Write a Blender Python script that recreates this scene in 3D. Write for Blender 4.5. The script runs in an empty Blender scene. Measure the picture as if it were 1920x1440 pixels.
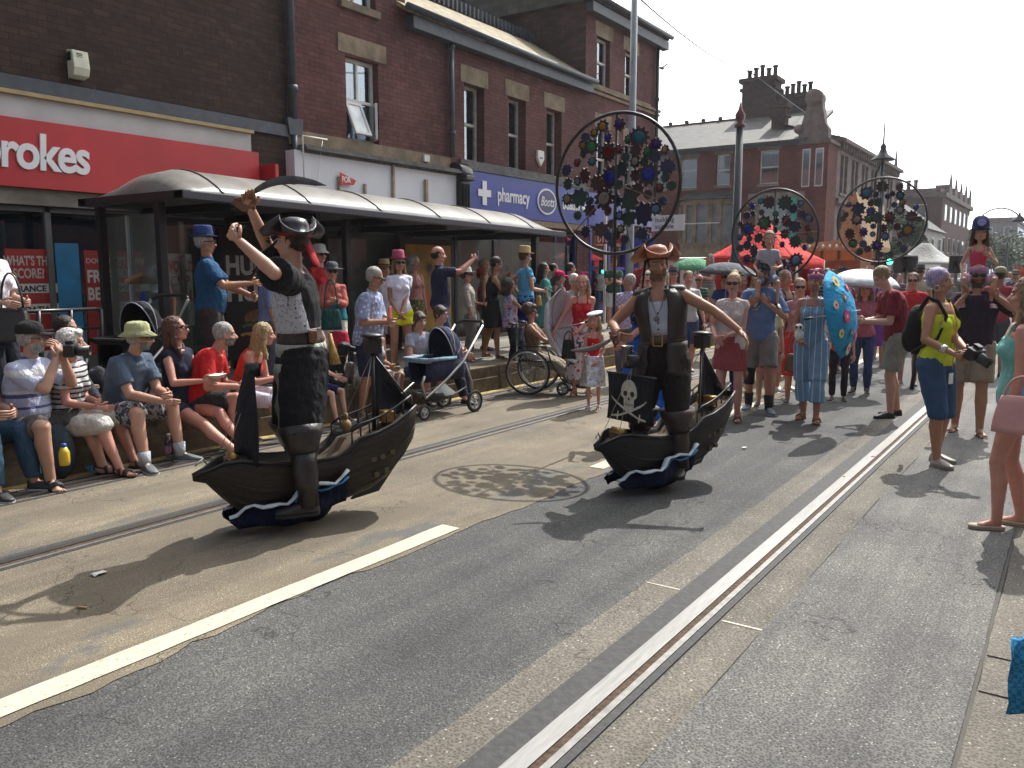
import bpy, bmesh, math, random
import numpy as np
from mathutils import Vector as V, Matrix as M, Euler, noise as mnoise
R = math.radians
sc = bpy.context.scene
col = sc.collection
# ---------------------------------------------------------------- camera, sky, sun, exposure
CAMH = 1.65
PITCH = math.atan(210/1550.); YAW = math.atan(1070/math.hypot(1550, 210))
cd = bpy.data.cameras.new("camera"); cam = bpy.data.objects.new("camera", cd); col.objects.link(cam)
cd.sensor_width = 36; cd.lens = 1550/1920*36; cd.clip_start = 0.05; cd.clip_end = 3000
cam.location = (0, 0, CAMH); cam.rotation_euler = (R(90)-PITCH, 0, YAW)
sc.camera = cam
sc.view_settings.view_transform = 'Standard'; sc.view_settings.look = 'None'
sc.view_settings.gamma = 1; sc.view_settings.exposure = 0.62
SUN_EL = 52; SUN_AZ = -3            # azimuth clockwise from +Y
world = bpy.data.worlds.new("World"); sc.world = world; world.use_nodes = True
nt = world.node_tree; bg = nt.nodes['Background']; sky = nt.nodes.new('ShaderNodeTexSky')
sky.sky_type = 'NISHITA'; sky.sun_disc = False; sky.sun_elevation = R(SUN_EL); sky.sun_rotation = R(SUN_AZ)
sky.air_density = 1.0; sky.dust_density = 6.0; sky.ozone_density = 1.0
hs = nt.nodes.new('ShaderNodeHueSaturation'); hs.inputs['Saturation'].default_value = 0.5
nt.links.new(sky.outputs[0], hs.inputs['Color'])
# bright haze on the sun's side of the sky, fading to plain sky behind the viewer
_t = nt.nodes.new('ShaderNodeTexCoord'); _n = nt.nodes.new('ShaderNodeVectorMath'); _n.operation = 'NORMALIZE'; nt.links.new(_t.outputs['Generated'], _n.inputs[0])
_d = nt.nodes.new('ShaderNodeVectorMath'); _d.operation = 'DOT_PRODUCT'; nt.links.new(_n.outputs[0], _d.inputs[0]); _d.inputs[1].default_value = (-.28, .88, .38)
_r = nt.nodes.new('ShaderNodeMapRange'); _r.interpolation_type = 'SMOOTHSTEP'; _r.inputs['From Min'].default_value = .1; _r.inputs['From Max'].default_value = .8; nt.links.new(_d.outputs['Value'], _r.inputs['Value'])
_m = nt.nodes.new('ShaderNodeMix'); _m.data_type = 'RGBA'; nt.links.new(_r.outputs[0], _m.inputs[0]); nt.links.new(hs.outputs[0], _m.inputs[6]); _m.inputs[7].default_value = (15.0, 15.2, 15.5, 1)
nt.links.new(_m.outputs[2], bg.inputs[0])
bg.inputs[1].default_value = 0.13
sl = bpy.data.lights.new("sun", 'SUN'); sl.energy = 4.2; sl.angle = R(0.5); sl.color = (1, .965, .90)
so = bpy.data.objects.new("sun", sl); col.objects.link(so)
sd = V((math.sin(R(SUN_AZ))*math.cos(R(SUN_EL)), math.cos(R(SUN_AZ))*math.cos(R(SUN_EL)), math.sin(R(SUN_EL))))
so.rotation_euler = (-sd).to_track_quat('-Z', 'Y').to_euler(); so.location = (0, 0, 30)

_th, _y = PITCH, YAW
_hd = V((-math.sin(_y), math.cos(_y), 0)); _ri = V((math.cos(_y), math.sin(_y), 0))
_fw = _hd*math.cos(_th)+V((0, 0, -math.sin(_th))); _up = _ri.cross(_fw)
def W(u, v, X=None, Y=None, Z=None):
    "real place of a point seen in the survey photograph, on a known plane"
    d = _ri*((u-960)/1550.)+_up*((720-v)/1550.)+_fw
    t = X/d.x if X is not None else (Y/d.y if Y is not None else (Z-CAMH)/d.z)
    return V((0, 0, CAMH))+d*t

# ---------------------------------------------------------------- materials
MATS = {}
def nd(nt, t, **k):
    n = nt.nodes.new(t)
    for a, b in k.items():
        if a in n.inputs.keys() if isinstance(a, str) else False: n.inputs[a].default_value = b
        else: setattr(n, a, b)
    return n
def base(name, rough=.7, metal=0, spec=.5):
    m = bpy.data.materials.new(name); m.use_nodes = True; nt = m.node_tree
    b = nt.nodes['Principled BSDF']; b.inputs['Roughness'].default_value = rough; b.inputs['Metallic'].default_value = metal
    b.inputs['Specular IOR Level'].default_value = spec
    return m, nt, b
def c4(c): return (c[0], c[1], c[2], 1)
def tc(nt, scale=(1, 1, 1), mode='Object'):
    t = nt.nodes.new('ShaderNodeTexCoord'); mp = nt.nodes.new('ShaderNodeMapping'); mp.inputs['Scale'].default_value = scale
    nt.links.new(t.outputs[mode], mp.inputs[0]); return mp.outputs[0]
def noise(nt, vec, s, d=3, r=.6):
    n = nt.nodes.new('ShaderNodeTexNoise'); n.inputs['Scale'].default_value = s; n.inputs['Detail'].default_value = d
    n.inputs['Roughness'].default_value = r
    if vec: nt.links.new(vec, n.inputs['Vector'])
    return n.outputs['Fac']
def ramp(nt, fac, stops, const=False):
    r = nt.nodes.new('ShaderNodeValToRGB'); e = r.color_ramp.elements
    if const: r.color_ramp.interpolation = 'CONSTANT'
    while len(e) < len(stops): e.new(.5)
    for i, (p, c) in enumerate(stops): e[i].position = p; e[i].color = c4(c)
    nt.links.new(fac, r.inputs[0]); return r.outputs[0]
def mix(nt, f, a, b, mode='MIX'):
    m = nt.nodes.new('ShaderNodeMix'); m.data_type = 'RGBA'; m.blend_type = mode
    for i, x in ((0, f), (6, a), (7, b)):
        if isinstance(x, (int, float)): m.inputs[i].default_value = x
        elif isinstance(x, tuple): m.inputs[i].default_value = c4(x)
        else: nt.links.new(x, m.inputs[i])
    return m.outputs[2]
def math_(nt, op, a, b=0.0, c=None):
    m = nt.nodes.new('ShaderNodeMath'); m.operation = op
    for i, x in enumerate((a, b) if c is None else (a, b, c)):
        if isinstance(x, (int, float)): m.inputs[i].default_value = x
        else: nt.links.new(x, m.inputs[i])
    return m.outputs[0]
def bump(nt, b, h, st=.3, dist=.01):
    n = nt.nodes.new('ShaderNodeBump'); n.inputs['Strength'].default_value = st; n.inputs['Distance'].default_value = dist
    nt.links.new(h, n.inputs['Height']); nt.links.new(n.outputs[0], b.inputs['Normal'])
def seth(nt, b, c): 
    if isinstance(c, tuple): b.inputs['Base Color'].default_value = c4(c)
    else: nt.links.new(c, b.inputs['Base Color'])
def mt(name, c, rough=.6, metal=0, var=.15, ns=6, bs=0, bn=40, spec=.5):
    "plain paint, metal, plastic, cloth with slight variation"
    key = (name, c, rough, metal, var, ns, bs)
    if key in MATS: return MATS[key]
    m, nt, b = base(name, rough, metal, spec); v = tc(nt); f = noise(nt, v, ns)
    seth(nt, b, ramp(nt, f, [(.3, tuple(x*(1-var) for x in c)), (.7, tuple(min(1, x*(1+var)) for x in c))]))
    if bs: bump(nt, b, noise(nt, v, bn, 4), bs, .01)
    MATS[key] = m; return m
def skin(c):
    key = ('skin', c)
    if key in MATS: return MATS[key]
    m, nt, b = base('skin', .5, 0, .4); v = tc(nt); f = noise(nt, v, 9, 4)
    seth(nt, b, ramp(nt, f, [(.3, (c[0]*.85, c[1]*.78, c[2]*.74)), (.7, (c[0]*1.08, c[1]*1.05, c[2]*1.05))]))
    b.inputs['Subsurface Weight'].default_value = .0
    bump(nt, b, noise(nt, v, 60, 4), .15, .004); MATS[key] = m; return m
def cloth(c, kind='plain', c2=(0, 0, 0), s=1.0, c3=None, rough=.85):
    key = (c, kind, c2, s, c3, rough)
    if key in MATS: return MATS[key]
    m, nt, b = base('fabric_'+kind, rough, 0, .25); v = tc(nt)
    sx = nt.nodes.new('ShaderNodeSeparateXYZ'); nt.links.new(v, sx.inputs[0]); z = sx.outputs[2]
    c1 = ramp(nt, noise(nt, v, 5, 3), [(.3, tuple(x*.86 for x in c)), (.7, tuple(min(1, x*1.1) for x in c))])
    if kind == 'plain': out = c1
    elif kind in ('hstripe', 'vstripe'):
        if kind == 'hstripe': q = z
        else:
            q = math_(nt, 'ARCTAN2', sx.outputs[0], math_(nt, 'ADD', sx.outputs[1], .35)); 
        w = math_(nt, 'FRACT', math_(nt, 'MULTIPLY', q, s)); f = math_(nt, 'LESS_THAN', w, c3 if c3 else .35)
        out = mix(nt, f, c1, c2)
    elif kind == 'bigstripe':
        w = math_(nt, 'FRACT', math_(nt, 'MULTIPLY', z, s)); f = ramp(nt, w, [(0, c), (.22, c2), (.36, c), (.55, c3), (.6, c), (.78, c3), (.86, c2), (.93, c)], True); out = f
    elif kind == 'floral':
        vo = nt.nodes.new('ShaderNodeTexVoronoi'); vo.inputs['Scale'].default_value = 14*s; nt.links.new(v, vo.inputs['Vector'])
        n1 = noise(nt, v, 22*s, 2); f = math_(nt, 'LESS_THAN', math_(nt, 'ADD', vo.outputs[0], math_(nt, 'MULTIPLY', n1, .5)), .62)
        out = mix(nt, f, c1, c2)
        if c3:
            f2 = math_(nt, 'GREATER_THAN', noise(nt, v, 11*s, 3), .58); out = mix(nt, f2, out, c3)
    elif kind == 'dots':
        vo = nt.nodes.new('ShaderNodeTexVoronoi'); vo.inputs['Scale'].default_value = 16*s; vo.inputs['Randomness'].default_value = .35
        nt.links.new(v, vo.inputs['Vector']); f = math_(nt, 'LESS_THAN', vo.outputs[0], .26); out = mix(nt, f, c1, c2)
    elif kind == 'camo':
        out = ramp(nt, noise(nt, v, 16*s, 3), [(0, c), (.42, c2), (.52, c3 or c), (.6, c)], True)
    elif kind == 'swirl':
        vo = nt.nodes.new('ShaderNodeTexVoronoi'); vo.inputs['Scale'].default_value = 26*s; vo.inputs['Randomness'].default_value = .8
        nt.links.new(v, vo.inputs['Vector'])
        a = math_(nt, 'ABSOLUTE', math_(nt, 'SUBTRACT', vo.outputs[0], .36)); g = math_(nt, 'LESS_THAN', a, .055)
        h = math_(nt, 'GREATER_THAN', noise(nt, v, 30*s, 1), .46); out = mix(nt, math_(nt, 'MULTIPLY', g, h), c1, c2)
    elif kind == 'check':
        ck = nt.nodes.new('ShaderNodeTexChecker'); ck.inputs['Scale'].default_value = 60*s; ck.inputs[1].default_value = c4(c); ck.inputs[2].default_value = c4(c2)
        nt.links.new(v, ck.inputs[0]); out = ck.outputs[0]
    seth(nt, b, out)
    n = noise(nt, tc(nt, (1, 1, .45)), 13, 3, .55); w2 = noise(nt, v, 260, 1)
    bump(nt, b, math_(nt, 'ADD', n, math_(nt, 'MULTIPLY', w2, .08)), .8, .06)
    MATS[key] = m; return m
def hairm(c):
    key = ('hair', c)
    if key in MATS: return MATS[key]
    m, nt, b = base('hair', .5, 0, .35); v = tc(nt, (1, 1, .22)); n = noise(nt, v, 90, 3, .7)
    seth(nt, b, ramp(nt, n, [(.35, tuple(x*.45 for x in c)), (.65, tuple(min(1, x*1.35) for x in c))])); bump(nt, b, n, .8, .012)
    MATS[key] = m; return m
def glassm(name, tint=(.8, .9, .9), alpha=.35, rough=.03, dirt_sheen=0):
    key = (name, tint, alpha)
    if key in MATS: return MATS[key]
    m = bpy.data.materials.new(name); m.use_nodes = True; nt = m.node_tree; nt.nodes.clear()
    o = nt.nodes.new('ShaderNodeOutputMaterial'); t = nt.nodes.new('ShaderNodeBsdfTransparent'); t.inputs[0].default_value = c4(tint)
    g = nt.nodes.new('ShaderNodeBsdfGlossy'); g.inputs['Color'].default_value = (.8, .84, .88, 1); g.inputs['Roughness'].default_value = rough
    lw = nt.nodes.new('ShaderNodeLayerWeight'); lw.inputs[0].default_value = .25
    f = math_(nt, 'MINIMUM', math_(nt, 'ADD', math_(nt, 'MULTIPLY', lw.outputs[0], .7), alpha*.45), .9)
    mx = nt.nodes.new('ShaderNodeMixShader'); nt.links.new(f, mx.inputs[0]); nt.links.new(t.outputs[0], mx.inputs[1]); nt.links.new(g.outputs[0], mx.inputs[2])
    if dirt_sheen:
        df = nt.nodes.new('ShaderNodeBsdfDiffuse'); df.inputs[0].default_value = (.34, .38, .35, 1); m2 = nt.nodes.new('ShaderNodeMixShader'); nt.links.new(math_(nt, 'MULTIPLY', noise(nt, tc(nt), 2.2, 4), dirt_sheen*2), m2.inputs[0]); nt.links.new(mx.outputs[0], m2.inputs[1]); nt.links.new(df.outputs[0], m2.inputs[2]); mx = m2  # grey-green diffuse share: street reflection painted into the pane, broken up by noise
    nt.links.new(mx.outputs[0], o.inputs[0]); MATS[key] = m; return m
def emis(name, c, s):
    m, nt, b = base(name); b.inputs['Emission Color'].default_value = c4(c); b.inputs['Emission Strength'].default_value = s
    b.inputs['Base Color'].default_value = c4(c); return m
def brick(name, c1, c2, mortar, dirt_sheen=.35, scale=1.0, squash=1.0):
    m, nt, b = base(name, .9, 0, .2); t = nt.nodes.new('ShaderNodeTexCoord'); sx = nt.nodes.new('ShaderNodeSeparateXYZ'); nt.links.new(t.outputs['Object'], sx.inputs[0])
    cb = nt.nodes.new('ShaderNodeCombineXYZ'); nt.links.new(math_(nt, 'ADD', sx.outputs[0], sx.outputs[1]), cb.inputs[0]); nt.links.new(sx.outputs[2], cb.inputs[1])
    br = nt.nodes.new('ShaderNodeTexBrick'); br.inputs['Scale'].default_value = scale; br.inputs['Brick Width'].default_value = .225; br.inputs['Row Height'].default_value = .075
    br.inputs['Mortar Size'].default_value = .006; br.inputs['Mortar Smooth'].default_value = .2; br.inputs['Bias'].default_value = -.1
    br.inputs['Color1'].default_value = c4(c1); br.inputs['Color2'].default_value = c4(c2); br.inputs['Mortar'].default_value = c4(mortar)
    nt.links.new(cb.outputs[0], br.inputs['Vector'])
    v = t.outputs['Object']; n1 = noise(nt, v, .9, 5, .65); n2 = noise(nt, v, 9, 3)
    o = mix(nt, 1.0, br.outputs[0], ramp(nt, n1, [(.3, (1-dirt_sheen,)*3), (.62, (1.05, 1.05, 1.05))]), 'MULTIPLY')
    o = mix(nt, .5, o, ramp(nt, n2, [(.3, (.7,)*3), (.7, (1.2,)*3)]), 'MULTIPLY')
    st = ramp(nt, noise(nt, tc(nt, (3, 3, .5)), 9, 2), [(.72, (0,)*3), (.76, (1,)*3)])
    o = mix(nt, math_(nt, 'MULTIPLY', st, .12), o, (.6, .58, .55))
    seth(nt, b, o); bump(nt, b, math_(nt, 'SUBTRACT', math_(nt, 'MULTIPLY', noise(nt, v, 60, 2), .4), br.outputs['Fac']), .5, .008)
    return m

# ---------------------------------------------------------------- mesh builder
def basis_from(d, hint=V((0, 0, 1))):
    d = V(d).normalized(); h = V(hint)
    if abs(d.dot(h.normalized())) > .98: h = V((0, 1, 0)) if abs(d.y) < .9 else V((1, 0, 0))
    x = h.cross(d).normalized(); y = d.cross(x); return x, y, d
class MB:
    def __init__(s): s.v = []; s.f = []; s.m = []; s.sm = []
    def add(s, vs, fs, mat=0, smooth=False, X=None):
        o = len(s.v)
        if X is not None: vs = [X @ V(p) for p in vs]
        s.v += [tuple(p) for p in vs]; s.f += [tuple(i+o for i in f) for f in fs]; s.m += [mat]*len(fs); s.sm += [smooth]*len(fs); return s
    def box(s, a, b, mat=0, X=None):
        (x0, y0, z0), (x1, y1, z1) = a, b
        vs = [(x0, y0, z0), (x1, y0, z0), (x1, y1, z0), (x0, y1, z0), (x0, y0, z1), (x1, y0, z1), (x1, y1, z1), (x0, y1, z1)]
        return s.add(vs, [(0, 3, 2, 1), (4, 5, 6, 7), (0, 1, 5, 4), (1, 2, 6, 5), (2, 3, 7, 6), (3, 0, 4, 7)], mat, False, X)
    def bar(s, p0, p1, w, h, mat=0, hint=V((0, 0, 1))):
        x, y, d = basis_from(V(p1)-V(p0), hint); vs = []
        for p in (V(p0), V(p1)):
            for a, b in ((-1, -1), (1, -1), (1, 1), (-1, 1)): vs.append(p+x*(a*w/2)+y*(b*h/2))
        return s.add(vs, [(0, 3, 2, 1), (4, 5, 6, 7), (0, 1, 5, 4), (1, 2, 6, 5), (2, 3, 7, 6), (3, 0, 4, 7)], mat)
    def loft(s, rings, mat=0, cap=True, smooth=True, X=None, closed=False):
        n = len(rings[0]); vs = [p for r in rings for p in r]; fs = []; k = len(rings)
        for i in range(k-(0 if closed else 1)):
            for j in range(n):
                a = i*n; b = ((i+1) % k)*n; fs.append((a+j, a+(j+1) % n, b+(j+1) % n, b+j))
        if cap and not closed: fs.append(tuple(range(n))[::-1]); fs.append(tuple((k-1)*n+j for j in range(n)))
        return s.add(vs, fs, mat, smooth, X)
    def tube(s, pts, r, mat=0, n=8, cap=True, smooth=True, X=None, closed=False, hint=V((0, 0, 1)), flat=1.0):
        pts = [V(p) for p in pts]; k = len(pts); rr = r if isinstance(r, (list, tuple)) else [r]*k; rings = []; px = None
        for i, p in enumerate(pts):
            if closed: d = pts[(i+1) % k]-pts[i-1]
            else: d = pts[min(i+1, k-1)]-pts[max(i-1, 0)]
            if d.length < 1e-9: d = V((0, 0, 1))
            x, y, d = basis_from(d, hint)
            if px is not None:
                x = (px-d*px.dot(d)); x = x.normalized() if x.length > 1e-6 else px; y = d.cross(x)
            px = x
            rings.append([p+x*(rr[i]*math.cos(2*math.pi*j/n))+y*(rr[i]*flat*math.sin(2*math.pi*j/n)) for j in range(n)])
        return s.loft(rings, mat, cap, smooth, X, closed)
    def caps(s, p0, p1, r0, r1, mat=0, n=12):
        "tapered capsule"
        p0, p1 = V(p0), V(p1); x, y, d = basis_from(p1-p0); rings = []
        for a in (-80, -50, -20): rings.append([p0+d*(r0*math.sin(R(a)))+(x*math.cos(2*math.pi*j/n)+y*math.sin(2*math.pi*j/n))*(r0*math.cos(R(a))) for j in range(n)])
        for a in (20, 50, 80): rings.append([p1+d*(r1*math.sin(R(a)))+(x*math.cos(2*math.pi*j/n)+y*math.sin(2*math.pi*j/n))*(r1*math.cos(R(a))) for j in range(n)])
        return s.loft(rings, mat)
    def ell(s, c, r, mat=0, X=None, nu=14, nv=9, smooth=True):
        c = V(c); rings = []
        for i in range(nv):
            t = math.pi*(i+.35)/(nv-.3); rings.append([c+V((r[0]*math.sin(t)*math.cos(2*math.pi*j/nu), r[1]*math.sin(t)*math.sin(2*math.pi*j/nu), -r[2]*math.cos(t))) for j in range(nu)])
        return s.loft(rings, mat, True, smooth, X)
    def lathe(s, prof, c=(0, 0, 0), n=24, mat=0, X=None, cap=True, sy=1.0, smooth=True, closed=False):
        c = V(c); rings = [[c+V((r*math.cos(2*math.pi*j/n), sy*r*math.sin(2*math.pi*j/n), z)) for j in range(n)] for r, z in prof]
        return s.loft(rings, mat, cap, smooth, X, closed)
    def prism(s, poly, depth, mat=0, X=None, smooth=False):
        "polygon in XZ extruded along Y from 0 to depth"
        n = len(poly); vs = [(p[0], 0, p[1]) for p in poly]+[(p[0], depth, p[1]) for p in poly]
        fs = [tuple(range(n)), tuple(range(2*n-1, n-1, -1))]+[(i, (i+n), (i+1) % n+n, (i+1) % n) for i in range(n)]
        return s.add(vs, fs, mat, smooth, X)
    def sheet(s, grid, th, mat=0, smooth=True, X=None):
        "thick sheet from grid[i][j] of points, thickened along normals"
        ni, nj = len(grid), len(grid[0]); g = [[V(p) for p in r] for r in grid]; top = []; bot = []
        for i in range(ni):
            for j in range(nj):
                a = g[min(i+1, ni-1)][j]-g[max(i-1, 0)][j]; b = g[i][min(j+1, nj-1)]-g[i][max(j-1, 0)]; q = a.cross(b)
                q = q.normalized() if q.length > 1e-12 else V((0, 0, 1)); top.append(g[i][j]+q*th/2); bot.append(g[i][j]-q*th/2)
        N = ni*nj; fs = []
        for i in range(ni-1):
            for j in range(nj-1):
                a = i*nj+j; fs.append((a, a+nj, a+nj+1, a+1)); fs.append((N+a, N+a+1, N+a+nj+1, N+a+nj))
        e = [(0, j) for j in range(nj)]+[(i, nj-1) for i in range(1, ni)]+[(ni-1, j) for j in range(nj-2, -1, -1)]+[(i, 0) for i in range(ni-2, 0, -1)]
        for k in range(len(e)):
            a = e[k][0]*nj+e[k][1]; c = e[(k+1) % len(e)]; b = c[0]*nj+c[1]; fs.append((a, b, N+b, N+a))
        return s.add(top+bot, fs, mat, smooth, X)
    def mesh(s, name, mats):
        me = bpy.data.meshes.new(name); me.from_pydata(s.v, [], s.f)
        for m in (mats if isinstance(mats, (list, tuple)) else [mats]): me.materials.append(m)
        me.polygons.foreach_set('material_index', s.m); me.polygons.foreach_set('use_smooth', s.sm)
        bm = bmesh.new(); bm.from_mesh(me); bmesh.ops.recalc_face_normals(bm, faces=bm.faces); bm.to_mesh(me); bm.free()
        return me
    def build(s, name, mats, parent=None, loc=(0, 0, 0), rot=(0, 0, 0), bevel=0):
        o = bpy.data.objects.new(name, s.mesh(name, mats)); col.objects.link(o); o.location = loc; o.rotation_euler = rot
        if parent: o.parent = parent
        if bevel:
            b = o.modifiers.new('bevel', 'BEVEL'); b.width = bevel; b.segments = 2; b.limit_method = 'ANGLE'
        return o
def tag(o, label=None, cat=None, group=None, kind=None):
    if label: o['label'] = label
    if cat: o['category'] = cat
    if group: o['group'] = group
    if kind: o['kind'] = kind
    return o
def struct(o, label=None): 
    o['kind'] = 'structure'
    return o
def thing(name, label, cat, loc=(0, 0, 0), rz=0, group=None):
    o = bpy.data.objects.new(name, None); col.objects.link(o); o.location = loc; o.rotation_euler = (0, 0, rz); o.empty_display_size = .2
    return tag(o, label, cat, group)
def text(s, size, mat, parent, loc, rot=(R(90), 0, R(90)), name='lettering', ext=.004, bold=0., align='LEFT', sx=1.0, shear=0, sp=1.0, squash=1.0):
    "lettering reads along +Y on walls that face +X (default rotation)"
    cu = bpy.data.curves.new(name, 'FONT'); cu.body = s; cu.size = size; cu.extrude = ext; cu.offset = bold; cu.align_x = align; cu.shear = shear; cu.space_character = sp
    cu.resolution_u = 4
    o = bpy.data.objects.new(name, cu); col.objects.link(o); dg = bpy.context.evaluated_depsgraph_get()
    me = bpy.data.meshes.new_from_object(o.evaluated_get(dg)); bpy.data.objects.remove(o); me.name = name
    me.materials.clear(); me.materials.append(mat)
    o = bpy.data.objects.new(name, me); col.objects.link(o); o.location = loc; o.rotation_euler = rot; o.scale = (sx, squash, 1)
    if parent: o.parent = parent
    return o
def copy_tree(o, parent=None, **k):
    c = o.copy(); col.objects.link(c); c.parent = parent
    for ch in list(o.children): copy_tree(ch, c)
    for a, b in k.items(): setattr(c, a, b)
    return c
def noise3(p, s=1.0): return mnoise.noise(V(p)*s)
# ================================================================ SETTING
FX = -10.3                       # plane of the shop fronts
def ground_mat(name, ca, cb, sc_=90, stain=None, st_amt=.5, tint2=None, gr=.5, rough=.85):
    m, nt, b = base(name, rough, 0, .35); v = tc(nt)
    vo = nt.nodes.new('ShaderNodeTexVoronoi'); vo.inputs['Scale'].default_value = sc_; nt.links.new(v, vo.inputs['Vector'])
    n = noise(nt, v, sc_*1.6, 4, .8); f = math_(nt, 'ADD', math_(nt, 'MULTIPLY', vo.outputs[0], gr), math_(nt, 'MULTIPLY', n, 1-gr))
    o = ramp(nt, f, [(.3, ca), (.62, cb)])
    # scattered pale stones
    v2 = nt.nodes.new('ShaderNodeTexVoronoi'); v2.inputs['Scale'].default_value = sc_*.8; nt.links.new(v, v2.inputs['Vector'])
    wn = nt.nodes.new('ShaderNodeSeparateColor'); nt.links.new(v2.outputs['Color'], wn.inputs[0])
    st = math_(nt, 'MULTIPLY', math_(nt, 'GREATER_THAN', wn.outputs[0], .9), math_(nt, 'LESS_THAN', v2.outputs[0], .28))
    o = mix(nt, math_(nt, 'MULTIPLY', st, .75), o, tuple(min(1, x*2.6+.05) for x in cb))
    lg = noise(nt, v, .8, 5, .62); o = mix(nt, 1.0, o, ramp(nt, lg, [(.3, (.62, .62, .64)), (.7, (1.2, 1.19, 1.16))]), 'MULTIPLY')
    o = mix(nt, 1.0, o, ramp(nt, noise(nt, tc(nt, (3.2, .12, 1)), 1.6, 4, .6), [(.35, (.80, .80, .81)), (.62, (1.12, 1.11, 1.09))]), 'MULTIPLY')
    if stain:
        s2 = noise(nt, tc(nt, (1.3, .6, 1)), 1.9, 7, .66); o = mix(nt, ramp(nt, s2, [(.56, (0,)*3), (.64, (st_amt,)*3)]), o, stain)
    if tint2:
        s3 = noise(nt, tc(nt, (2, 1, 1)), 1.1, 5, .7); o = mix(nt, ramp(nt, s3, [(.48, (0,)*3), (.6, (.7,)*3)]), o, tint2)
    # hairline cracks
    vc = nt.nodes.new('ShaderNodeTexVoronoi'); vc.feature = 'DISTANCE_TO_EDGE'; vc.inputs['Scale'].default_value = 1.1
    wv = nt.nodes.new('ShaderNodeVectorMath'); wv.operation = 'ADD'; nc = nt.nodes.new('ShaderNodeTexNoise'); nc.inputs['Scale'].default_value = 3; nc.inputs['Detail'].default_value = 5
    nt.links.new(v, nc.inputs['Vector']); nt.links.new(v, wv.inputs[0]); nt.links.new(nc.outputs['Color'], wv.inputs[1]); nt.links.new(wv.outputs[0], vc.inputs['Vector'])
    ck = math_(nt, 'MULTIPLY', math_(nt, 'LESS_THAN', vc.outputs[0], .006), math_(nt, 'GREATER_THAN', noise(nt, v, .7, 2), .53))
    o = mix(nt, math_(nt, 'MULTIPLY', ck, .6), o, tuple(x*.45 for x in ca))
    seth(nt, b, o); bump(nt, b, math_(nt, 'SUBTRACT', f, ck), 1.0, .006); return m
M_asph = ground_mat('asphalt', (.020, .021, .021), (.102, .102, .098), 110)
M_asph2 = ground_mat('asphalt_pale', (.036, .036, .036), (.165, .162, .152), 95)
M_bed = ground_mat('track_bed', (.082, .069, .050), (.225, .19, .138), 130, stain=(.085, .088, .09), st_amt=.8, tint2=(.135, .112, .08))
M_conc = ground_mat('concrete_strip', (.06, .055, .047), (.165, .15, .125), 80)
M_pave = ground_mat('paving', (.12, .11, .09), (.27, .25, .21), 120)
def jag_strip(name, x0, x1, y0, y1, z, mat, j0=0, j1=0, step=.12, seed=1, thick=0):
    mb = MB(); vs = []; n = int((y1-y0)/step); fs = []
    for i in range(n+1):
        y = y0+(y1-y0)*i/n
        a = x0+j0*(noise3((seed, y*1.1, 0))*1.2+.5*noise3((seed, y*5, 3))); b = x1+j1*(noise3((seed+9, y*.9, 5))*1.3+.5*noise3((seed, y*6, 9)))
        vs += [(a, y, z), (b, y, z)]
    for i in range(n): fs.append((2*i, 2*i+1, 2*i+3, 2*i+2))
    mb.add(vs, fs); o = mb.build(name, mat); return struct(o)
g = MB(); g.add([(-400, -60, 0), (400, -60, 0), (400, 900, 0), (-400, 900, 0)], [(0, 1, 2, 3)])
struct(g.build('road', M_asph))
jag_strip('track_bed', -6.5, -3.16, -4, 70, .004, M_bed, 0, .1, .1, 3)
jag_strip('right_lane', -1.10, -.24, -3, 70, .004, M_asph2, .015, .01, .15, 7)
jag_strip('concrete_strip', -1.80, -1.60, -3, 70, .0045, M_conc, .012, .004, .05, 11)
jag_strip('concrete_strip', -1.30, -1.10, -3, 70, .0045, M_conc, .004, .012, .05, 12)
# rails -------------------------------------------------------------
M_steel, ntS, bS = base('polished_rail', .32, 1.0)
seth(ntS, bS, ramp(ntS, noise(ntS, tc(ntS, (8, .6, 1)), 12, 4), [(.3, (.19, .186, .18)), (.7, (.25, .245, .235))]))
ntS.links.new(ramp(ntS, noise(ntS, tc(ntS, (30, .3, 1)), 5, 3), [(.3, (.36,)*3), (.8, (.46,)*3)]), bS.inputs['Roughness'])
M_rust = mt('rust_grit', (.06, .036, .022), .95, 0, .55, 40, .6)
M_rub = mt('rail_rubber', (.035, .034, .033), .8, 0, .35, 25, .5)
M_steel2 = mt('dull_rail', (.17, .165, .155), .55, .5, .25, 20)
def rail(x, w=1.0, hd=.07, name='tram_rail'):
    L0, L1 = -3, 75
    t = bpy.data.objects.new(name, None); col.objects.link(t); t['kind'] = 'structure'
    def strip(n, a, b, z0, z1, m): MB().box((x+a, L0, z0), (x+b, L1, z1)).build(n, m, t)
    strip('rubber_strip', -.155*w, -.062, -.02, .0065, M_rub); strip('rail_head', -.06, -.06+hd, -.02, .011, M_steel)
    strip('groove', -.06+hd, .052, -.02, .0055, M_rust); strip('guard_rail', .053, .082, -.02, .010, M_steel2)
    strip('rubber_strip', .084, .084+.03*w, -.02, .007, M_rub)
    return t
rail(-1.425, 1.15, .08)
for xx in (-4.94, -6.30): rail(xx, .8, .06)
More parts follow.
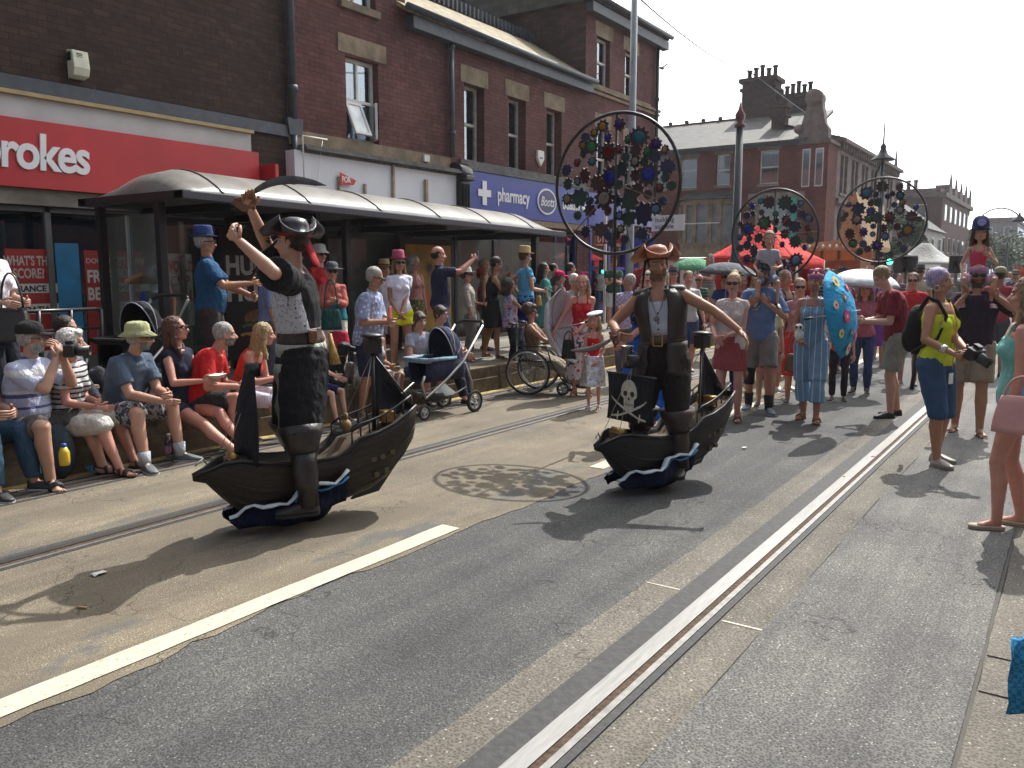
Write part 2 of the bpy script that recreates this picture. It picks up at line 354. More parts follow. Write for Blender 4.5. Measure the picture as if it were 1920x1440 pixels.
# painted marks
M_white, ntw, bw = base('road_paint', .8, 0, .3); vw = tc(ntw)
o_ = ramp(ntw, noise(ntw, vw, 45, 5, .75), [(.3, (.16, .15, .12)), (.42, (.42, .39, .30)), (.7, (.52, .485, .38))]); seth(ntw, bw, o_)
M_yel, nty, by = base('yellow_paint', .85, 0, .2); seth(nty, by, ramp(nty, noise(nty, tc(nty), 14, 6, .75), [(.36, (.12, .10, .07)), (.5, (.40, .30, .11)), (.75, (.52, .40, .16))]))
def mark(name, x0, x1, y0, y1, mat, z=.0085, j=.008, seed=2): return jag_strip(name, x0, x1, y0, y1, z, mat, j, j, .05, seed)
for k, (a, b) in enumerate([(-2.0, 4.08), (6.05, 7.0), (9.0, 12.0), (15, 18), (21, 24)]): mark('lane_line', -3.34, -3.2, a, b, M_white, seed=k+3)
mark('kerb_line', -6.70, -6.59, -3, 60, M_yel, .0082, .008, 21); mark('kerb_line', -6.585, -6.53, -3, 60, M_conc, .0078, .004, 22)
for yy in (3.9, 10.2): MB().box((-1.80, yy, .002), (-1.61, yy+.012, .007)).build('joint', M_white)['kind'] = 'structure'; MB().box((-1.29, yy-.25, .002), (-1.10, yy-.235, .0075)).build('joint', M_white)['kind'] = 'structure'
# right hand channel and kerb slabs
jag_strip('gutter', -.22, 1.4, -3, 60, .006, M_conc, .012, 0, .1, 31)
mb = MB()
for (a, b, c, d) in ((-.215, .09, 3.58, 3.86), (-.215, .6, 3.95, 3.975)): mb.box((a, c, .004), (b, d, .012))
struct(mb.build('drain_cover', M_conc))
MB().box((-.235, -3, .0), (-.222, 60, .0075)).build('gutter_joint', mt('joint_dirt', (.06, .055, .045), .9))['kind'] = 'structure'
# pavement (tram platform height) with kerb stones
M_kerb, ntk, bk = base('kerb_stone', .9, 0, .25); vk = tc(ntk)
bkk = ramp(ntk, noise(ntk, vk, 7, 6, .7), [(.3, (.055, .042, .028)), (.7, (.20, .155, .10))]); seth(ntk, bk, bkk); bump(ntk, bk, noise(ntk, vk, 60, 4), .5, .01)
PZ = .35
pv = MB(); pv.box((FX-.4, -6, -.1), (-7.02, 22.3, PZ-.003)); struct(pv.build('pavement', M_pave))
kb = MB(); y = -6.0; random.seed(4)
while y < 22.2:
    kb.box((-7.0, y, -.05), (-6.72, y+.9, PZ+random.uniform(-.002, .002))); kb.box((-6.985, y+.02, -.05), (-6.705, y+.88, PZ-.15)); y += .912
struct(kb.build('kerb', M_kerb, bevel=.012))
MB().box((-30, 22.3, -.1), (-7.3, 34.0, .006)).build('side_street', M_asph2)['kind'] = 'structure'
MB().box((-40, 34.0, -.1), (-7.3, 110, .13)).build('pavement', M_pave)['kind'] = 'structure'
MB().box((4.0, -6, -.1), (9, 110, .12)).build('pavement', M_pave)['kind'] = 'structure'
# litter
def litter(x, y, s, m, label):
    mb = MB(); g = [[(x+i*s*.5, y+j*s*.5, .012+.006*noise3((i*3+x*7, j*2, y*5))+.004*((i+j) % 2)) for j in range(4)] for i in range(3)]
    tag(mb.sheet(g, .003, 0).build('paper_scrap', m), label, 'litter')
M_paper = mt('paper', (.7, .68, .62), .8); p_ = W(168, 1081, Z=0); litter(p_.x, p_.y, .05, M_paper, 'torn scrap of white paper lying on the brown track bed in the left foreground')
p_ = W(145, 1142, Z=0); tag(MB().tube([(p_.x, p_.y, .012), (p_.x+.05, p_.y+.02, .012)], .006, 0, 8).build('cigarette_butt', mt('filter', (.5, .3, .15))), 'orange cigarette butt lying on the brown track bed', 'litter')
p_ = W(1390, 842, Z=0); litter(p_.x, p_.y, .035, M_paper, 'small white paper flake on the tarmac beside the right pirate ship')
p_ = W(1628, 858, Z=0); litter(p_.x+.02, p_.y, .03, mt('pink_petal', (.6, .05, .35)), 'pink petal caught in the groove of the near tram rail')
p_ = W(1580, 896, Z=0); litter(p_.x, p_.y, .015, mt('yellow_petal', (.7, .45, .03)), 'yellow petal in the groove of the near tram rail')

# ================================================================ BUILDINGS
M_brown = brick('dark_brown_brick', (.050, .033, .026), (.072, .047, .036), (.035, .027, .022), .3)
M_red = brick('red_brick', (.128, .056, .052), (.175, .078, .070), (.07, .046, .042), .4)
M_red2 = brick('old_red_brick', (.15, .045, .034), (.20, .065, .048), (.08, .055, .046), .4)
M_dark2 = brick('sooty_brick', (.075, .045, .038), (.12, .07, .055), (.06, .045, .04), .5)
M_stone = mt('buff_sandstone', (.215, .165, .11), .9, 0, .4, 3, .5, 20)
M_stone2 = mt('grey_stone', (.20, .18, .15), .9, 0, .35, 2.5, .5, 20)
M_render = mt('old_render', (.3, .29, .28), .9, 0, .3, 2, .4)
M_slate, nts, bs_ = base('slate', .7, 0, .4); vs_ = nts.nodes.new('ShaderNodeTexCoord'); 
sx_ = nts.nodes.new('ShaderNodeSeparateXYZ'); nts.links.new(vs_.outputs['Object'], sx_.inputs[0]); cb_ = nts.nodes.new('ShaderNodeCombineXYZ')
nts.links.new(math_(nts, 'ADD', sx_.outputs[0], sx_.outputs[1]), cb_.inputs[0]); nts.links.new(sx_.outputs[2], cb_.inputs[1])
br_ = nts.nodes.new('ShaderNodeTexBrick'); br_.inputs['Scale'].default_value = 1; br_.inputs['Brick Width'].default_value = .3; br_.inputs['Row Height'].default_value = .13; br_.inputs['Mortar Size'].default_value = .008
br_.inputs['Color1'].default_value = (.04, .04, .04, 1); br_.inputs['Color2'].default_value = (.078, .074, .068, 1); br_.inputs['Mortar'].default_value = (.04, .04, .04, 1); nts.links.new(cb_.outputs[0], br_.inputs['Vector'])
seth(nts, bs_, mix(nts, .6, br_.outputs[0], ramp(nts, noise(nts, vs_.outputs['Object'], 3, 5), [(.3, (.5, .5, .48)), (.7, (1.3, 1.25, 1.1))]), 'MULTIPLY'))
bump(nts, bs_, br_.outputs['Fac'], -.6, .02)
M_pvc = mt('white_window_paint', (.62, .61, .57), .5, 0, .12); M_oldw = mt('weathered_window_paint', (.48, .46, .41), .7, 0, .25, 10)
M_gut = mt('slate_blue_paint', (.045, .055, .07), .55, 0, .3, 5); M_blk = mt('black_paint', (.012, .012, .013), .45, 0, .3); M_lead = mt('dirty_lead', (.13, .125, .12), .85, 0, .4, 5, .5)
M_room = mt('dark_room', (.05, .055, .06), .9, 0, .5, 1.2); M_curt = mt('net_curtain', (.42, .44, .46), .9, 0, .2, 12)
M_pane = glassm('window_glass', (.6, .68, .75), .42); 
def frame_of(o):  # axes helper for walls: u along the wall, n outward
    pass
class Wall:
    "a vertical wall plane: origin (x,y), direction u (unit xy), outward normal n; holes cut for windows"
    def __init__(s, root, o, u, n, mat, z0, z1, L, thick=.3, name='wall'):
        s.root = root; s.o = V((o[0], o[1], 0)); s.u = V((u[0], u[1], 0)); s.n = V((n[0], n[1], 0)); s.mat = mat; s.z0 = z0; s.z1 = z1; s.L = L; s.holes = []; s.t = thick; s.name = name
    def P(s, a, z, d=0): return s.o+s.u*a+s.n*d+V((0, 0, z))
    def cut(s, a0, a1, z0, z1): s.holes.append((a0, a1, z0, z1))
    def bx(s, mb, a0, a1, z0, z1, d0, d1, mat=0):
        q = [s.P(a, z, d) for d in (d0, d1) for z in (z0, z1) for a in (a0, a1)]
        mb.add(q, [(0, 1, 3, 2), (4, 6, 7, 5), (0, 4, 5, 1), (2, 3, 7, 6), (0, 2, 6, 4), (1, 5, 7, 3)], mat); return mb
    def finish(s):
        A = sorted({0, s.L, *[h[0] for h in s.holes], *[h[1] for h in s.holes]}); Z = sorted({s.z0, s.z1, *[h[2] for h in s.holes], *[h[3] for h in s.holes]})
        mb = MB(); inh = lambda a, z: any(h[0] < a < h[1] and h[2] < z < h[3] for h in s.holes)
        for i in range(len(A)-1):
            for j in range(len(Z)-1):
                if not inh((A[i]+A[i+1])/2, (Z[j]+Z[j+1])/2):
                    mb.add([s.P(A[i], Z[j]), s.P(A[i+1], Z[j]), s.P(A[i+1], Z[j+1]), s.P(A[i], Z[j+1])], [(0, 1, 2, 3)])
        for a0, a1, z0, z1 in s.holes:
            q = [s.P(a0, z0), s.P(a1, z0), s.P(a1, z1), s.P(a0, z1)]; r = [p-s.n*s.t for p in q]
            mb.add(q+r, [(0, 1, 5, 4), (1, 2, 6, 5), (2, 3, 7, 6), (3, 0, 4, 7)])
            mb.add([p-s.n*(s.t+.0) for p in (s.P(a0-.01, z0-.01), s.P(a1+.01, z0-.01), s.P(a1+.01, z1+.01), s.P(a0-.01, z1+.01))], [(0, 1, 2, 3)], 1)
        mb.add([s.P(0, s.z0, -.31), s.P(s.L, s.z0, -.31), s.P(s.L, s.z1, -.31), s.P(0, s.z1, -.31)], [(0, 1, 2, 3)], 0)
        return mb.build(s.name, [s.mat, M_room], s.root)
    def window(s, a0, a1, z0, z1, fm=None, style='sash', lintel=None, sill=None, rec=.13, curtain=0, lh=.28):
        s.cut(a0, a1, z0, z1); fm = fm or M_oldw; fw = .055; mb = MB()
        for q in ((a0, a0+fw, z0, z1), (a1-fw, a1, z0, z1), (a0+fw, a1-fw, z0, z0+fw), (a0+fw, a1-fw, z1-fw, z1)): s.bx(mb, *q, -rec-.06, -rec)
        zm = (z0+z1)/2
        if style in ('sash', 'four'): s.bx(mb, a0+fw, a1-fw, zm-.025, zm+.025, -rec-.05, -rec+.012)
        if style == 'four': s.bx(mb, (a0+a1)/2-.02, (a0+a1)/2+.02, z0+fw, z1-fw, -rec-.05, -rec-.002)
        if style == 'top': s.bx(mb, a0+fw, a1-fw, z1-.42*(z1-z0), z1-.42*(z1-z0)+.05, -rec-.05, -rec+.012)
        w = mb.build('window', fm, s.root)
        g = MB(); s.bx(g, a0+fw-.004, a1-fw+.004, z0+fw-.004, z1-fw+.004, -rec-.038, -rec-.03); g.build('pane', M_pane, w)
        if curtain:
            g = MB(); zc = z1-(z1-z0)*curtain; n = 22; grid = [[s.P(a0+fw+(a1-a0-2*fw)*i/n, z, -rec-.1+.012*math.sin(i*2.1)) for z in (zc, z1-.02)] for i in range(n+1)]; g.sheet(grid, .004); g.build('curtain', M_curt, w)
        if sill: g = MB(); s.bx(g, a0-.06, a1+.06, z0-.12, z0-.002, -.1, .06); g.build('sill', sill, w)
        if lintel: g = MB(); s.bx(g, a0-.12, a1+.12, z1+.002, z1+lh, -.1, .012); g.build('lintel', lintel, w)
        return w
def uw(*p):  # wall-u coordinates (Y on facade) 
    return p
def pipe(parent, y, z0, z1, x=FX+.08, m=None, r=.05):
    mb = MB(); mb.tube([(x, y, z0), (x, y, z1)], r, 0, 10)
    for z in np.arange(z0+.4, z1, 1.6): mb.tube([(x, y, z), (x, y, z+.09)], r*1.35, 0, 10)
    return mb.build('drainpipe', m or M_gut, parent)

# --- bookmaker block (dark brown brick) -----------------------------------
A = thing('shop_building', 'dark brown brick building above the red betting shop sign at far left', 'building', (0, 0, 0))
w = Wall(A, (FX, -4), (0, 1), (1, 0), M_brown, 0, 9.5, 12.93); w.cut(2.0, 12.1, .55, 2.42); w.finish()
MB().box((FX-9, -4, .0), (FX-.32, 8.92, 9.4)).build('wall', M_brown, A)
MB().box((FX, -4, 3.71), (FX+.07, 8.93, 3.88)).build('cornice', M_gut, A)
MB().box((FX, -4, 3.66), (FX+.13, 8.18, 3.705)).build('trim', mt('brass_trim', (.35, .26, .12), .6), A)
MB().box((FX, -4, 3.37), (FX+.06, 8.17, 3.658)).build('panel', mt('dirty_white_board', (.45, .45, .44), .7, 0, .12, 2), A)
M_lad = mt('red_sign_panel', (.42, .018, .022), .45, 0, .1, 2)
sg = MB().box((FX, -4, 2.62), (FX+.16, 8.22, 3.39)).build('sign', M_lad, A)
M_wl = mt('white_letter', (.72, .72, .72), .4, 0, .05)
text('Ladbrokes', .575, M_wl, sg, (FX+.165, W(168, 305, X=FX+.17).y, 2.84), align='RIGHT', ext=.015, bold=.014, sx=.84, sp=.93, shear=.08)
MB().box((FX-.3, -2, 2.43), (FX+.08, 8.1, 2.615)).build('soffit', M_stone2, A)
fr = MB()
for y in (-2, .9, 3.35, 5.2, 7.0, 8.06): fr.box((FX-.1, y-.035, .55), (FX-.02, y+.035, 2.42))
fr.box((FX-.12, -2, .35), (FX+.01, 8.1, .6)); fr.box((FX-.1, -2, 2.36), (FX-.02, 8.1, 2.42)); fo = fr.build('shop_window', mt('shopfront_grey', (.10, .10, .10), .5), A)
MB().box((FX-.07, -2, .6), (FX-.06, 8.06, 2.36)).build('pane', M_pane, fo)
M_pr = mt('poster_red', (.30, .02, .018), .6, 0, .1, 3); M_pb = mt('poster_blue', (.02, .17, .34), .6, 0, .25, 3); M_pw = mt('poster_white', (.5, .49, .46), .6); M_pgrey = mt('poster_letters', (.42, .38, .34), .6)
MB().box((FX-.26, 2.0, 1.4), (FX-.25, 8.0, 2.3)).build('display_panel', mt('teal_reflection_display', (.03, .13, .17), .6, 0, .5, 2), A)  # display tinted teal to imitate reflections in the shop glass
# posters
def poster(parent, y0, y1, z0, z1, m, x=FX-.05, lines=(), n='poster'):
    p = MB().box((x-.008, y0, z0), (x, y1, z1)).build(n, m, parent)
    for (s, size, yy, zz, mm, kw) in lines: text(s, size, mm, p, (x+.001, yy, zz), ext=.0015, align='CENTER', **kw)
    return p
Pa, Pb = W(12, 462, X=FX+.0), W(95, 462, X=FX)
y0, y1 = Pa.y, Pb.y; ym = (y0+y1)/2
po = poster(A, y0, y1, .58, 1.92, M_pr, lines=[("WHAT'S THE", .155, ym, 1.73, M_pgrey, dict(sx=.6, bold=.004)), ('SCORE?', .16, ym, 1.58, M_pgrey, dict(sx=.66, bold=.004)), ('TO BEAT', .08, ym, 1.33, mt('poster_pink', (.42, .08, .06)), {}), ('GO BET', .08, ym, .80, M_pw, {}), ('IN PLAY', .07, ym, .72, M_pw, {})])
for (za, zb, s) in ((1.4, 1.51, 'FRANCE'), (1.15, 1.27, 'CROATIA'), (.92, 1.06, '2-1'), (.6, .7, '7.50')):
    hw = .32 if s not in ('2-1',) else .1
    q = MB().box((FX-.049, ym-hw, za), (FX-.046, ym+hw, zb)).build('score_strip', M_pw, po); text(s, .1, M_blk, q, (FX-.045, ym, za+.02), ext=.001, align='CENTER', bold=.003)
Pa, Pb = W(100, 480, X=FX), W(152, 480, X=FX); poster(A, Pa.y+.05, Pb.y, .6, 2.0, M_pb)
Pa, Pb = W(160, 462, X=FX), W(215, 462, X=FX); ym = (Pa.y+Pb.y)/2
poster(A, Pa.y, Pb.y+.05, .58, 1.92, M_pr, lines=[('DOUBLE', .09, ym, 1.76, M_pw, {}), ('FREE', .22, ym, 1.52, M_pw, dict(sx=.75, bold=.006)), ('BETS', .22, ym, 1.3, M_pw, dict(sx=.75, bold=.006))])
Pa, Pb = W(315, 465, X=FX), W(362, 465, X=FX); ym = (Pa.y+Pb.y)/2; M_prl = mt('poster_red_letter', (.42, .03, .03))
poster(A, Pa.y-.25, Pb.y, .9, 1.9, M_pw, lines=[('WORLD', .2, ym, 1.66, M_prl, dict(sx=.6, bold=.006)), ('CUP', .2, ym, 1.46, M_prl, dict(sx=.8, bold=.006)), ('FINAL', .2, ym, 1.26, M_prl, dict(sx=.8, bold=.006))])
MB().box((FX, 8.3, 2.75), (FX+.42, 8.36, 3.22)).build('projecting_sign', M_lad, A)
# (brick flank strip between sign and pipe)
al = thing('alarm_box', 'cream plastic alarm box fixed high on the dark brown brick wall', 'alarm box', (FX, 5.55, 3.97))
mb = MB(); mb.prism([(0, 0), (.13, .03), (.16, .12), (.13, .32), (0, .34)], .2); mb.build('casing', mt('yellowed_plastic', (.55, .55, .42), .5), al, bevel=.012)
mb = MB(); [mb.box((.135+.0*k, .05, .22+.02*k), (.142, .12, .227+.02*k)) for k in range(4)]; mb.box((.02, -.004, .2), (.1, .0, .3)); mb.build('vent', M_blk, al)
pipe(A, 8.98, 4.0, 9.4, r=.06)
mb = MB(); mb.prism([(-.12, 0), (.12, 0), (.16, .25), (-.16, .25)], .16, X=M.Translation((FX+.1, 9.0, 3.75)) @ M.Rotation(R(90), 4, 'Z')); mb.tube([(FX+.1, 8.98, 3.75), (FX+.1, 8.95, 3.2)], .045, 0, 8); mb.build('hopper', M_gut, A)

# --- vacant shop (red brick, blank white fascia) --------------------------------
B = thing('vacant_shop', 'three storey red brick building with an open tilted window over a blank white shop fascia', 'building')
w = Wall(B, (FX, 8.94), (0, 1), (1, 0), M_red, 0, 8.6, 2.75); w2 = Wall(B, (FX, 11.69), (0, 1), (1, 0), M_red, 0, 6.32, 1.2)
w.window(1.25, 2.02, 3.85, 5.2, M_pvc, 'four', None, None, curtain=.45)
mb = MB(); w.bx(mb, 1.08, 2.22, 5.23, 5.52, -.1, .015); mb.build('lintel', M_stone, B)
w.window(1.2, 2.0, 6.05, 7.3, M_pvc, 'four', M_stone, M_stone, curtain=.3)
w.cut(.15, 2.6, .5, 2.7); w.finish(); w2.finish()
MB().box((FX-8, 8.95, 0), (FX-.32, 11.68, 8.55)).build('wall', M_red, B); MB().box((FX-8, 11.69, 0), (FX-.32, 12.88, 6.3)).build('wall', M_red, B)
# open casements
op = MB(); X_ = M.Translation((FX-.13, 10.25, 4.48)) @ M.Rotation(R(-24), 4, 'Y')
for q in (((0, 0, -.6), (.04, .05, 0)), ((0, .33, -.6), (.04, .38, 0)), ((0, .05, -.6), (.04, .33, -.55)), ((0, .05, -.05), (.04, .33, 0))): op.box(*q, X=X_)
o_ = op.build('casement', M_pvc, B); MB().box((.012, .05, -.55), (.022, .33, -.05), X=X_).build('pane', mt('bright_frosted_pane', (.7, .74, .75), .25), o_)
op = MB(); X_ = M.Translation((FX-.12, 10.9, 3.9)) @ M.Rotation(R(55), 4, 'Z')
for q in (((0, -.33, 0), (.04, -.28, .6)), ((0, -.05, 0), (.04, 0, .6)), ((0, -.28, 0), (.04, -.05, .05)), ((0, -.28, .55), (.04, -.05, .6))): op.box(*q, X=X_)
o_ = op.build('casement', M_pvc, B); MB().box((.012, -.28, .05), (.022, -.05, .55), X=X_).build('pane', M_pane, o_)
mb = MB(); w.bx(mb, 0, 2.75, 3.62, 3.84, -.05, .05); mb.box((FX, 11.69, 3.62), (FX+.05, 12.88, 3.84)); mb.build('stone_band', M_stone, B)
mb = MB(); g = []
for k, (z, d) in enumerate(((3.60, .30), (3.56, .34), (3.52, .22))): mb.box((FX, 9.0, z-.035), (FX+d, 12.87, z))
mb.build('cornice', M_lead, B)
M_fas = mt('white_fascia', (.60, .61, .64), .5, 0, .06, 1.5); MB().box((FX, 8.86, 2.72), (FX+.2, 12.86, 3.51)).build('fascia', M_fas, B)
mb = MB(); 
for y, z0, z1, r in ((9.75, 2.72, 3.18, .018), (10.35, 2.72, 3.12, .02), (11.05, 2.72, 3.5, .022), (11.93, 2.72, 3.33, .03)): MB().bar((FX+.225, y, z0), (FX+.225, y, z1), r*2, r*2).build('wooden_post', mt('weathered_batten', (.35, .27, .2), .8, 0, .3), B)
mb = MB(); mb.tube([(FX+.3, 8.95, 3.0), (FX+.3, 8.95, 3.72), (FX+.3, 9.45, 3.72)], .012, 0, 6); mb.tube([(FX+.25, 9.4, 3.7), (FX+.24, 9.2, 2.8)], .005, 0, 5); mb.build('bracket', M_pvc, B)
MB().box((FX+.0, 12.05, 3.68), (FX+.1, 12.2, 3.8)).build('lamp_box', M_pvc, B)
fl = thing('agent_sign', 'small torn red pennant sign reading FOR in front of the blank white fascia', 'sign', (FX+.26, 9.75, 3.05)); 
mb = MB(); mb.prism([(0, 0), (0, .2), (.36, .1), (.3, .02)], .01, X=M.Rotation(R(90), 4, 'Z')); mb.build('pennant', mt('flag_red', (.5, .03, .03)), fl); text('FOR', .13, M_wl, fl, (.004, .03, .05), bold=.003, sx=.8)
mb = MB(); 
for a0, a1 in ((.15, .3), (1.3, 1.4), (2.45, 2.6)): w.bx(mb, a0, a1, .4, 2.7, -.12, -.03)
w.bx(mb, .15, 2.6, .38, .8, -.12, -.05); mb.build('shopfront', mt('shopfront_dark', (.03, .035, .035), .5), B); mb = MB(); w.bx(mb, .3, 2.45, .8, 2.65, -.09, -.08); mb.build('pane', M_pane, B)
MB().box((FX, 8.7, 2.62), (FX+.05, 12.88, 2.72)).build('trim', M_blk, B); MB().box((FX, 11.69, .35), (FX+.03, 12.86, 2.62)).build('shopfront', mt('shopfront_dark2', (.05, .06, .06), .4), B)
tl = poster(B, 12.0, 12.55, 1.5, 2.05, mt('pale_green_board', (.45, .62, .58), .6), FX+.045, [('TO LET', .15, 12.27, 1.85, mt('green_letter', (.02, .1, .08)), dict(sx=.85, bold=.004)), ('01253', .1, 12.27, 1.72, mt('blue_letter', (.03, .1, .3)), {})], 'notice')

# --- pharmacy (low red brick with slate roof) -----------------------------------
C = thing('pharmacy_building', 'two storey red brick building with slate roof above the blue pharmacy sign', 'building')
w = Wall(C, (FX, 12.89), (0, 1), (1, 0), M_red, 0, 6.1, 5.3)
for a0, a1 in ((.5, 1.17), (2.03, 2.7), (3.56, 4.22)): w.window(a0, a1, 3.86, 5.34, M_oldw, 'sash', M_stone, None, lh=.33, curtain=.0, rec=.2)
w.cut(.35, 5.0, .5, 2.6); w.finish()
MB().box((FX-8, 12.9, 0), (FX-.32, 18.18, 6.05)).build('wall', M_red, C)
mb = MB(); w.bx(mb, .3, 5.3, 3.70, 3.85, -.05, .07); w.bx(mb, .3, 5.3, 3.655, 3.70, -.05, .16); mb.build('cornice', M_lead, C)
M_boots = mt('royal_blue_panel', (.012, .035, .28), .45, 0, .08, 2); sg = MB().box((FX, 13.22, 2.80), (FX+.13, 18.15, 3.65)).build('sign', M_boots, C)
pl = MB(); cy, cz = 13.86, 3.24
pl.box((FX+.131, cy-.07, cz-.24), (FX+.15, cy+.07, cz+.24)); pl.box((FX+.1305, cy-.22, cz-.07), (FX+.149, cy-.07, cz+.07)); pl.box((FX+.1305, cy+.07, cz-.07), (FX+.149, cy+.22, cz+.07)); pl.build('cross', M_wl, sg)
text('pharmacy', .40, M_wl, sg, (FX+.132, 14.32, 3.12), bold=.008, ext=.01, sx=.78); text('beauty', .40, M_wl, sg, (FX+.132, 16.95, 3.12), bold=.008, ext=.01, sx=.78)
mb = MB(); n = 32; mb.add([(FX+.132, 16.25+.40*math.cos(2*math.pi*i/n), 3.23+.29*math.sin(2*math.pi*i/n)) for i in range(n)]+[(FX+.15, 16.25+.40*math.cos(2*math.pi*i/n), 3.23+.29*math.sin(2*math.pi*i/n)) for i in range(n)], [tuple(range(n, 2*n))]+[(i, (i+1) % n, (i+1) % n+n, i+n) for i in range(n)]); lo = mb.build('emblem', M_wl, sg)
mb = MB(); mb.add([(FX+.153, 16.25+.36*math.cos(2*math.pi*i/n), 3.23+.25*math.sin(2*math.pi*i/n)) for i in range(n)], [tuple(range(n))]); mb.build('emblem_field', mt('deep_blue_field', (.012, .02, .12), .4), lo)
text('Boots', .30, M_wl, lo, (FX+.155, 16.25, 3.13), shear=.35, bold=.003, ext=.004, align='CENTER', sx=.8)
mb = MB()  # mortar and pestle mark at the right end
mb.lathe([(.0, 0), (.1, .0), (.13, .05), (.13, .12), (0, .12)], (0, 0, 0), 16, X=M.Translation((FX+.14, 17.98, 3.12)) @ M.Diagonal((.1, 1, 1, 1))); mb.bar((FX+.14, 17.98, 3.22), (FX+.14, 18.08, 3.4), .02, .05); mb.build('cross', M_wl, sg)
mb = MB(); mb.box((FX+.0, 13.0, 2.66), (FX+.12, 18.15, 2.79)); mb.build('soffit', mt('tan_board', (.23, .15, .09), .7, 0, .3), C)
fr = MB()
for a in (.35, 1.2, 2.2, 3.1, 4.0, 4.95): w.bx(fr, a, a+.06, .5, 2.6, -.1, -.03)
w.bx(fr, .35, 5.0, .35, .75, -.12, -.02); fo = fr.build('shop_window', mt('shopfront_blue', (.02, .03, .12), .5), C)
g = MB(); w.bx(g, .41, 4.95, .75, 2.55, -.07, -.06); g.build('pane', M_pane, fo)
g = MB(); w.bx(g, .45, 4.9, .8, 1.9, -.28, -.27); g.build('display', mt('dim_shop_display', (.09, .10, .10), .8, 0, .6, 1.5), fo)
poster(C, 14.3, 14.9, 1.2, 2.2, mt('orange_red_poster', (.35, .07, .05), .6), FX+.0, [('3for2', .2, 14.6, 1.8, mt('poster_teal', (.1, .35, .3)), {})])
poster(C, 16.9, 17.5, 1.3, 2.1, mt('lilac_poster', (.4, .42, .55), .6), FX+.0, [('Save', .2, 17.2, 1.8, mt('poster_magenta', (.6, .05, .25)), dict(shear=.2)), ('NOW', .14, 17.2, 1.6, M_boots, {})])
# roof, gutter, pipe
rf = MB(); yy0, yy1 = 11.45, 18.3
rf.add([(FX+.20, yy0, 6.25), (FX+.20, yy1, 6.25), (FX-3.2, yy1, 8.4), (FX-3.2, yy0, 8.4), (FX+.20, yy0, 6.17), (FX+.20, yy1, 6.17), (FX-3.2, yy1, 8.3), (FX-3.2, yy0, 8.3)], [(0, 1, 2, 3), (4, 7, 6, 5), (0, 4, 5, 1), (0, 3, 7, 4), (1, 5, 6, 2), (2, 6, 7, 3)])
M_moss = mt('mossy_slate', (.25, .21, .13), .9, 0, .45, 6, .8, 25); rf.build('roof', M_moss, C)
mb = MB(); mb.tube([(FX+.27, yy0, 6.24), (FX+.27, yy1+.02, 6.2)], .06, 0, 10); mb.box((FX+.0, yy0+.25, 5.95), (FX+.19, yy1, 6.16)); mb.build('gutter', M_gut, C)
mb = MB()
for i in range(34):
    y = 13.0+i*.155; mb.box((FX-1.62, y, 7.33), (FX-1.44, y+.06, 7.55))
mb.box((FX-1.6, 12.9, 7.2), (FX-1.5, 18.25, 7.40)); mb.build('ridge_flashing', M_gut, C)
pipe(C, 12.9, 3.85, 6.1, m=M_gut)
mb = MB()  # black scrolled console bracket
mb.box((FX, 12.88, 2.45), (FX+.3, 13.2, 3.45)); mb.tube([(FX+.15, 12.86, 3.55), (FX+.15, 13.22, 3.55)], .2, 0, 16); mb.box((FX, 12.9, 3.4), (FX+.42, 13.18, 3.5)); [mb.box((FX+.3, 12.93+.08*k, 2.6), (FX+.34, 12.97+.08*k, 3.35)) for k in range(3)]
mb.build('console_bracket', mt('black_gloss', (.012, .013, .014), .3), C, bevel=.02)
ab = thing('alarm_box', 'white shield shaped alarm box on red brick between two sash windows', 'alarm box', (FX, 16.12, 4.05))
mb = MB(); mb.prism([(-.13, .3), (.13, .3), (.14, .12), (0, -.05), (-.14, .12)], .07, X=M.Rotation(R(90), 4, 'Z') @ M.Scale(-1, 4, (0, 1, 0))); mb.build('casing', M_pvc, ab, bevel=.015)
MB().box((.071, -.06, .12), (.076, .06, .15)).build('badge', M_boots, ab)

# --- tall corner building ---------------------------------------------------------
D = thing('corner_building', 'tall three storey red brick corner building with blue painted gutter behind the lamp pole', 'building')
w = Wall(D, (FX, 18.2), (0, 1), (1, 0), M_red, 0, 8.05, 4.2)
for a0, a1, z0, z1, c_ in ((.58, 1.26, 6.28, 7.42, .4), (2.1, 2.78, 6.28, 7.4, .4), (.62, 1.26, 3.75, 5.25, .0), (2.16, 2.8, 3.68, 5.1, .6)): w.window(a0, a1, z0, z1, M_pvc, 'sash', M_stone, None, curtain=c_, lh=.34)
w.cut(.3, 3.9, .5, 2.7); w.finish()
MB().box((FX-9, 18.22, 0), (FX-.32, 22.38, 8.0)).build('wall', M_dark2, D)
w = Wall(D, (FX, 22.4), (-1, 0), (0, 1), M_red, 0, 8.05, 9); w.finish()
MB().box((FX-9, 18.2, 6.1), (FX, 18.215, 8.1)).build('wall', M_dark2, D)
mb = MB(); mb.add([(FX-2.3, 18.19, 7.4), (FX-2.6, 18.19, 8.1), (FX-9, 18.19, 8.1), (FX-9, 18.19, 6.6), (FX-5, 18.19, 6.9), (FX-3.4, 18.19, 7.7)], [(0, 1, 2, 3, 4, 5)]); mb.build('render_patch', M_render, D)
mb = MB(); 
for z in (6.02, 6.12): mb.box((FX, 18.2, z-.0), (FX+.05+(z-6.02)*.3, 22.43, z+.07))
mb.build('string_course', M_stone, D)
mb = MB(); mb.box((FX, 18.45, 6.19), (FX+.02, 21.9, 6.27)); mb.build('stone_band', M_stone, D)
mb = MB(); mb.prism([(-.0, 8.05), (.2, 8.1), (.22, 8.2), (-.1, 8.4), (-9.3, 9.2), (-9.3, 8.05)], 4.62, X=M.Translation((FX, 17.98, 0))); mb.build('roof', M_slate, D)
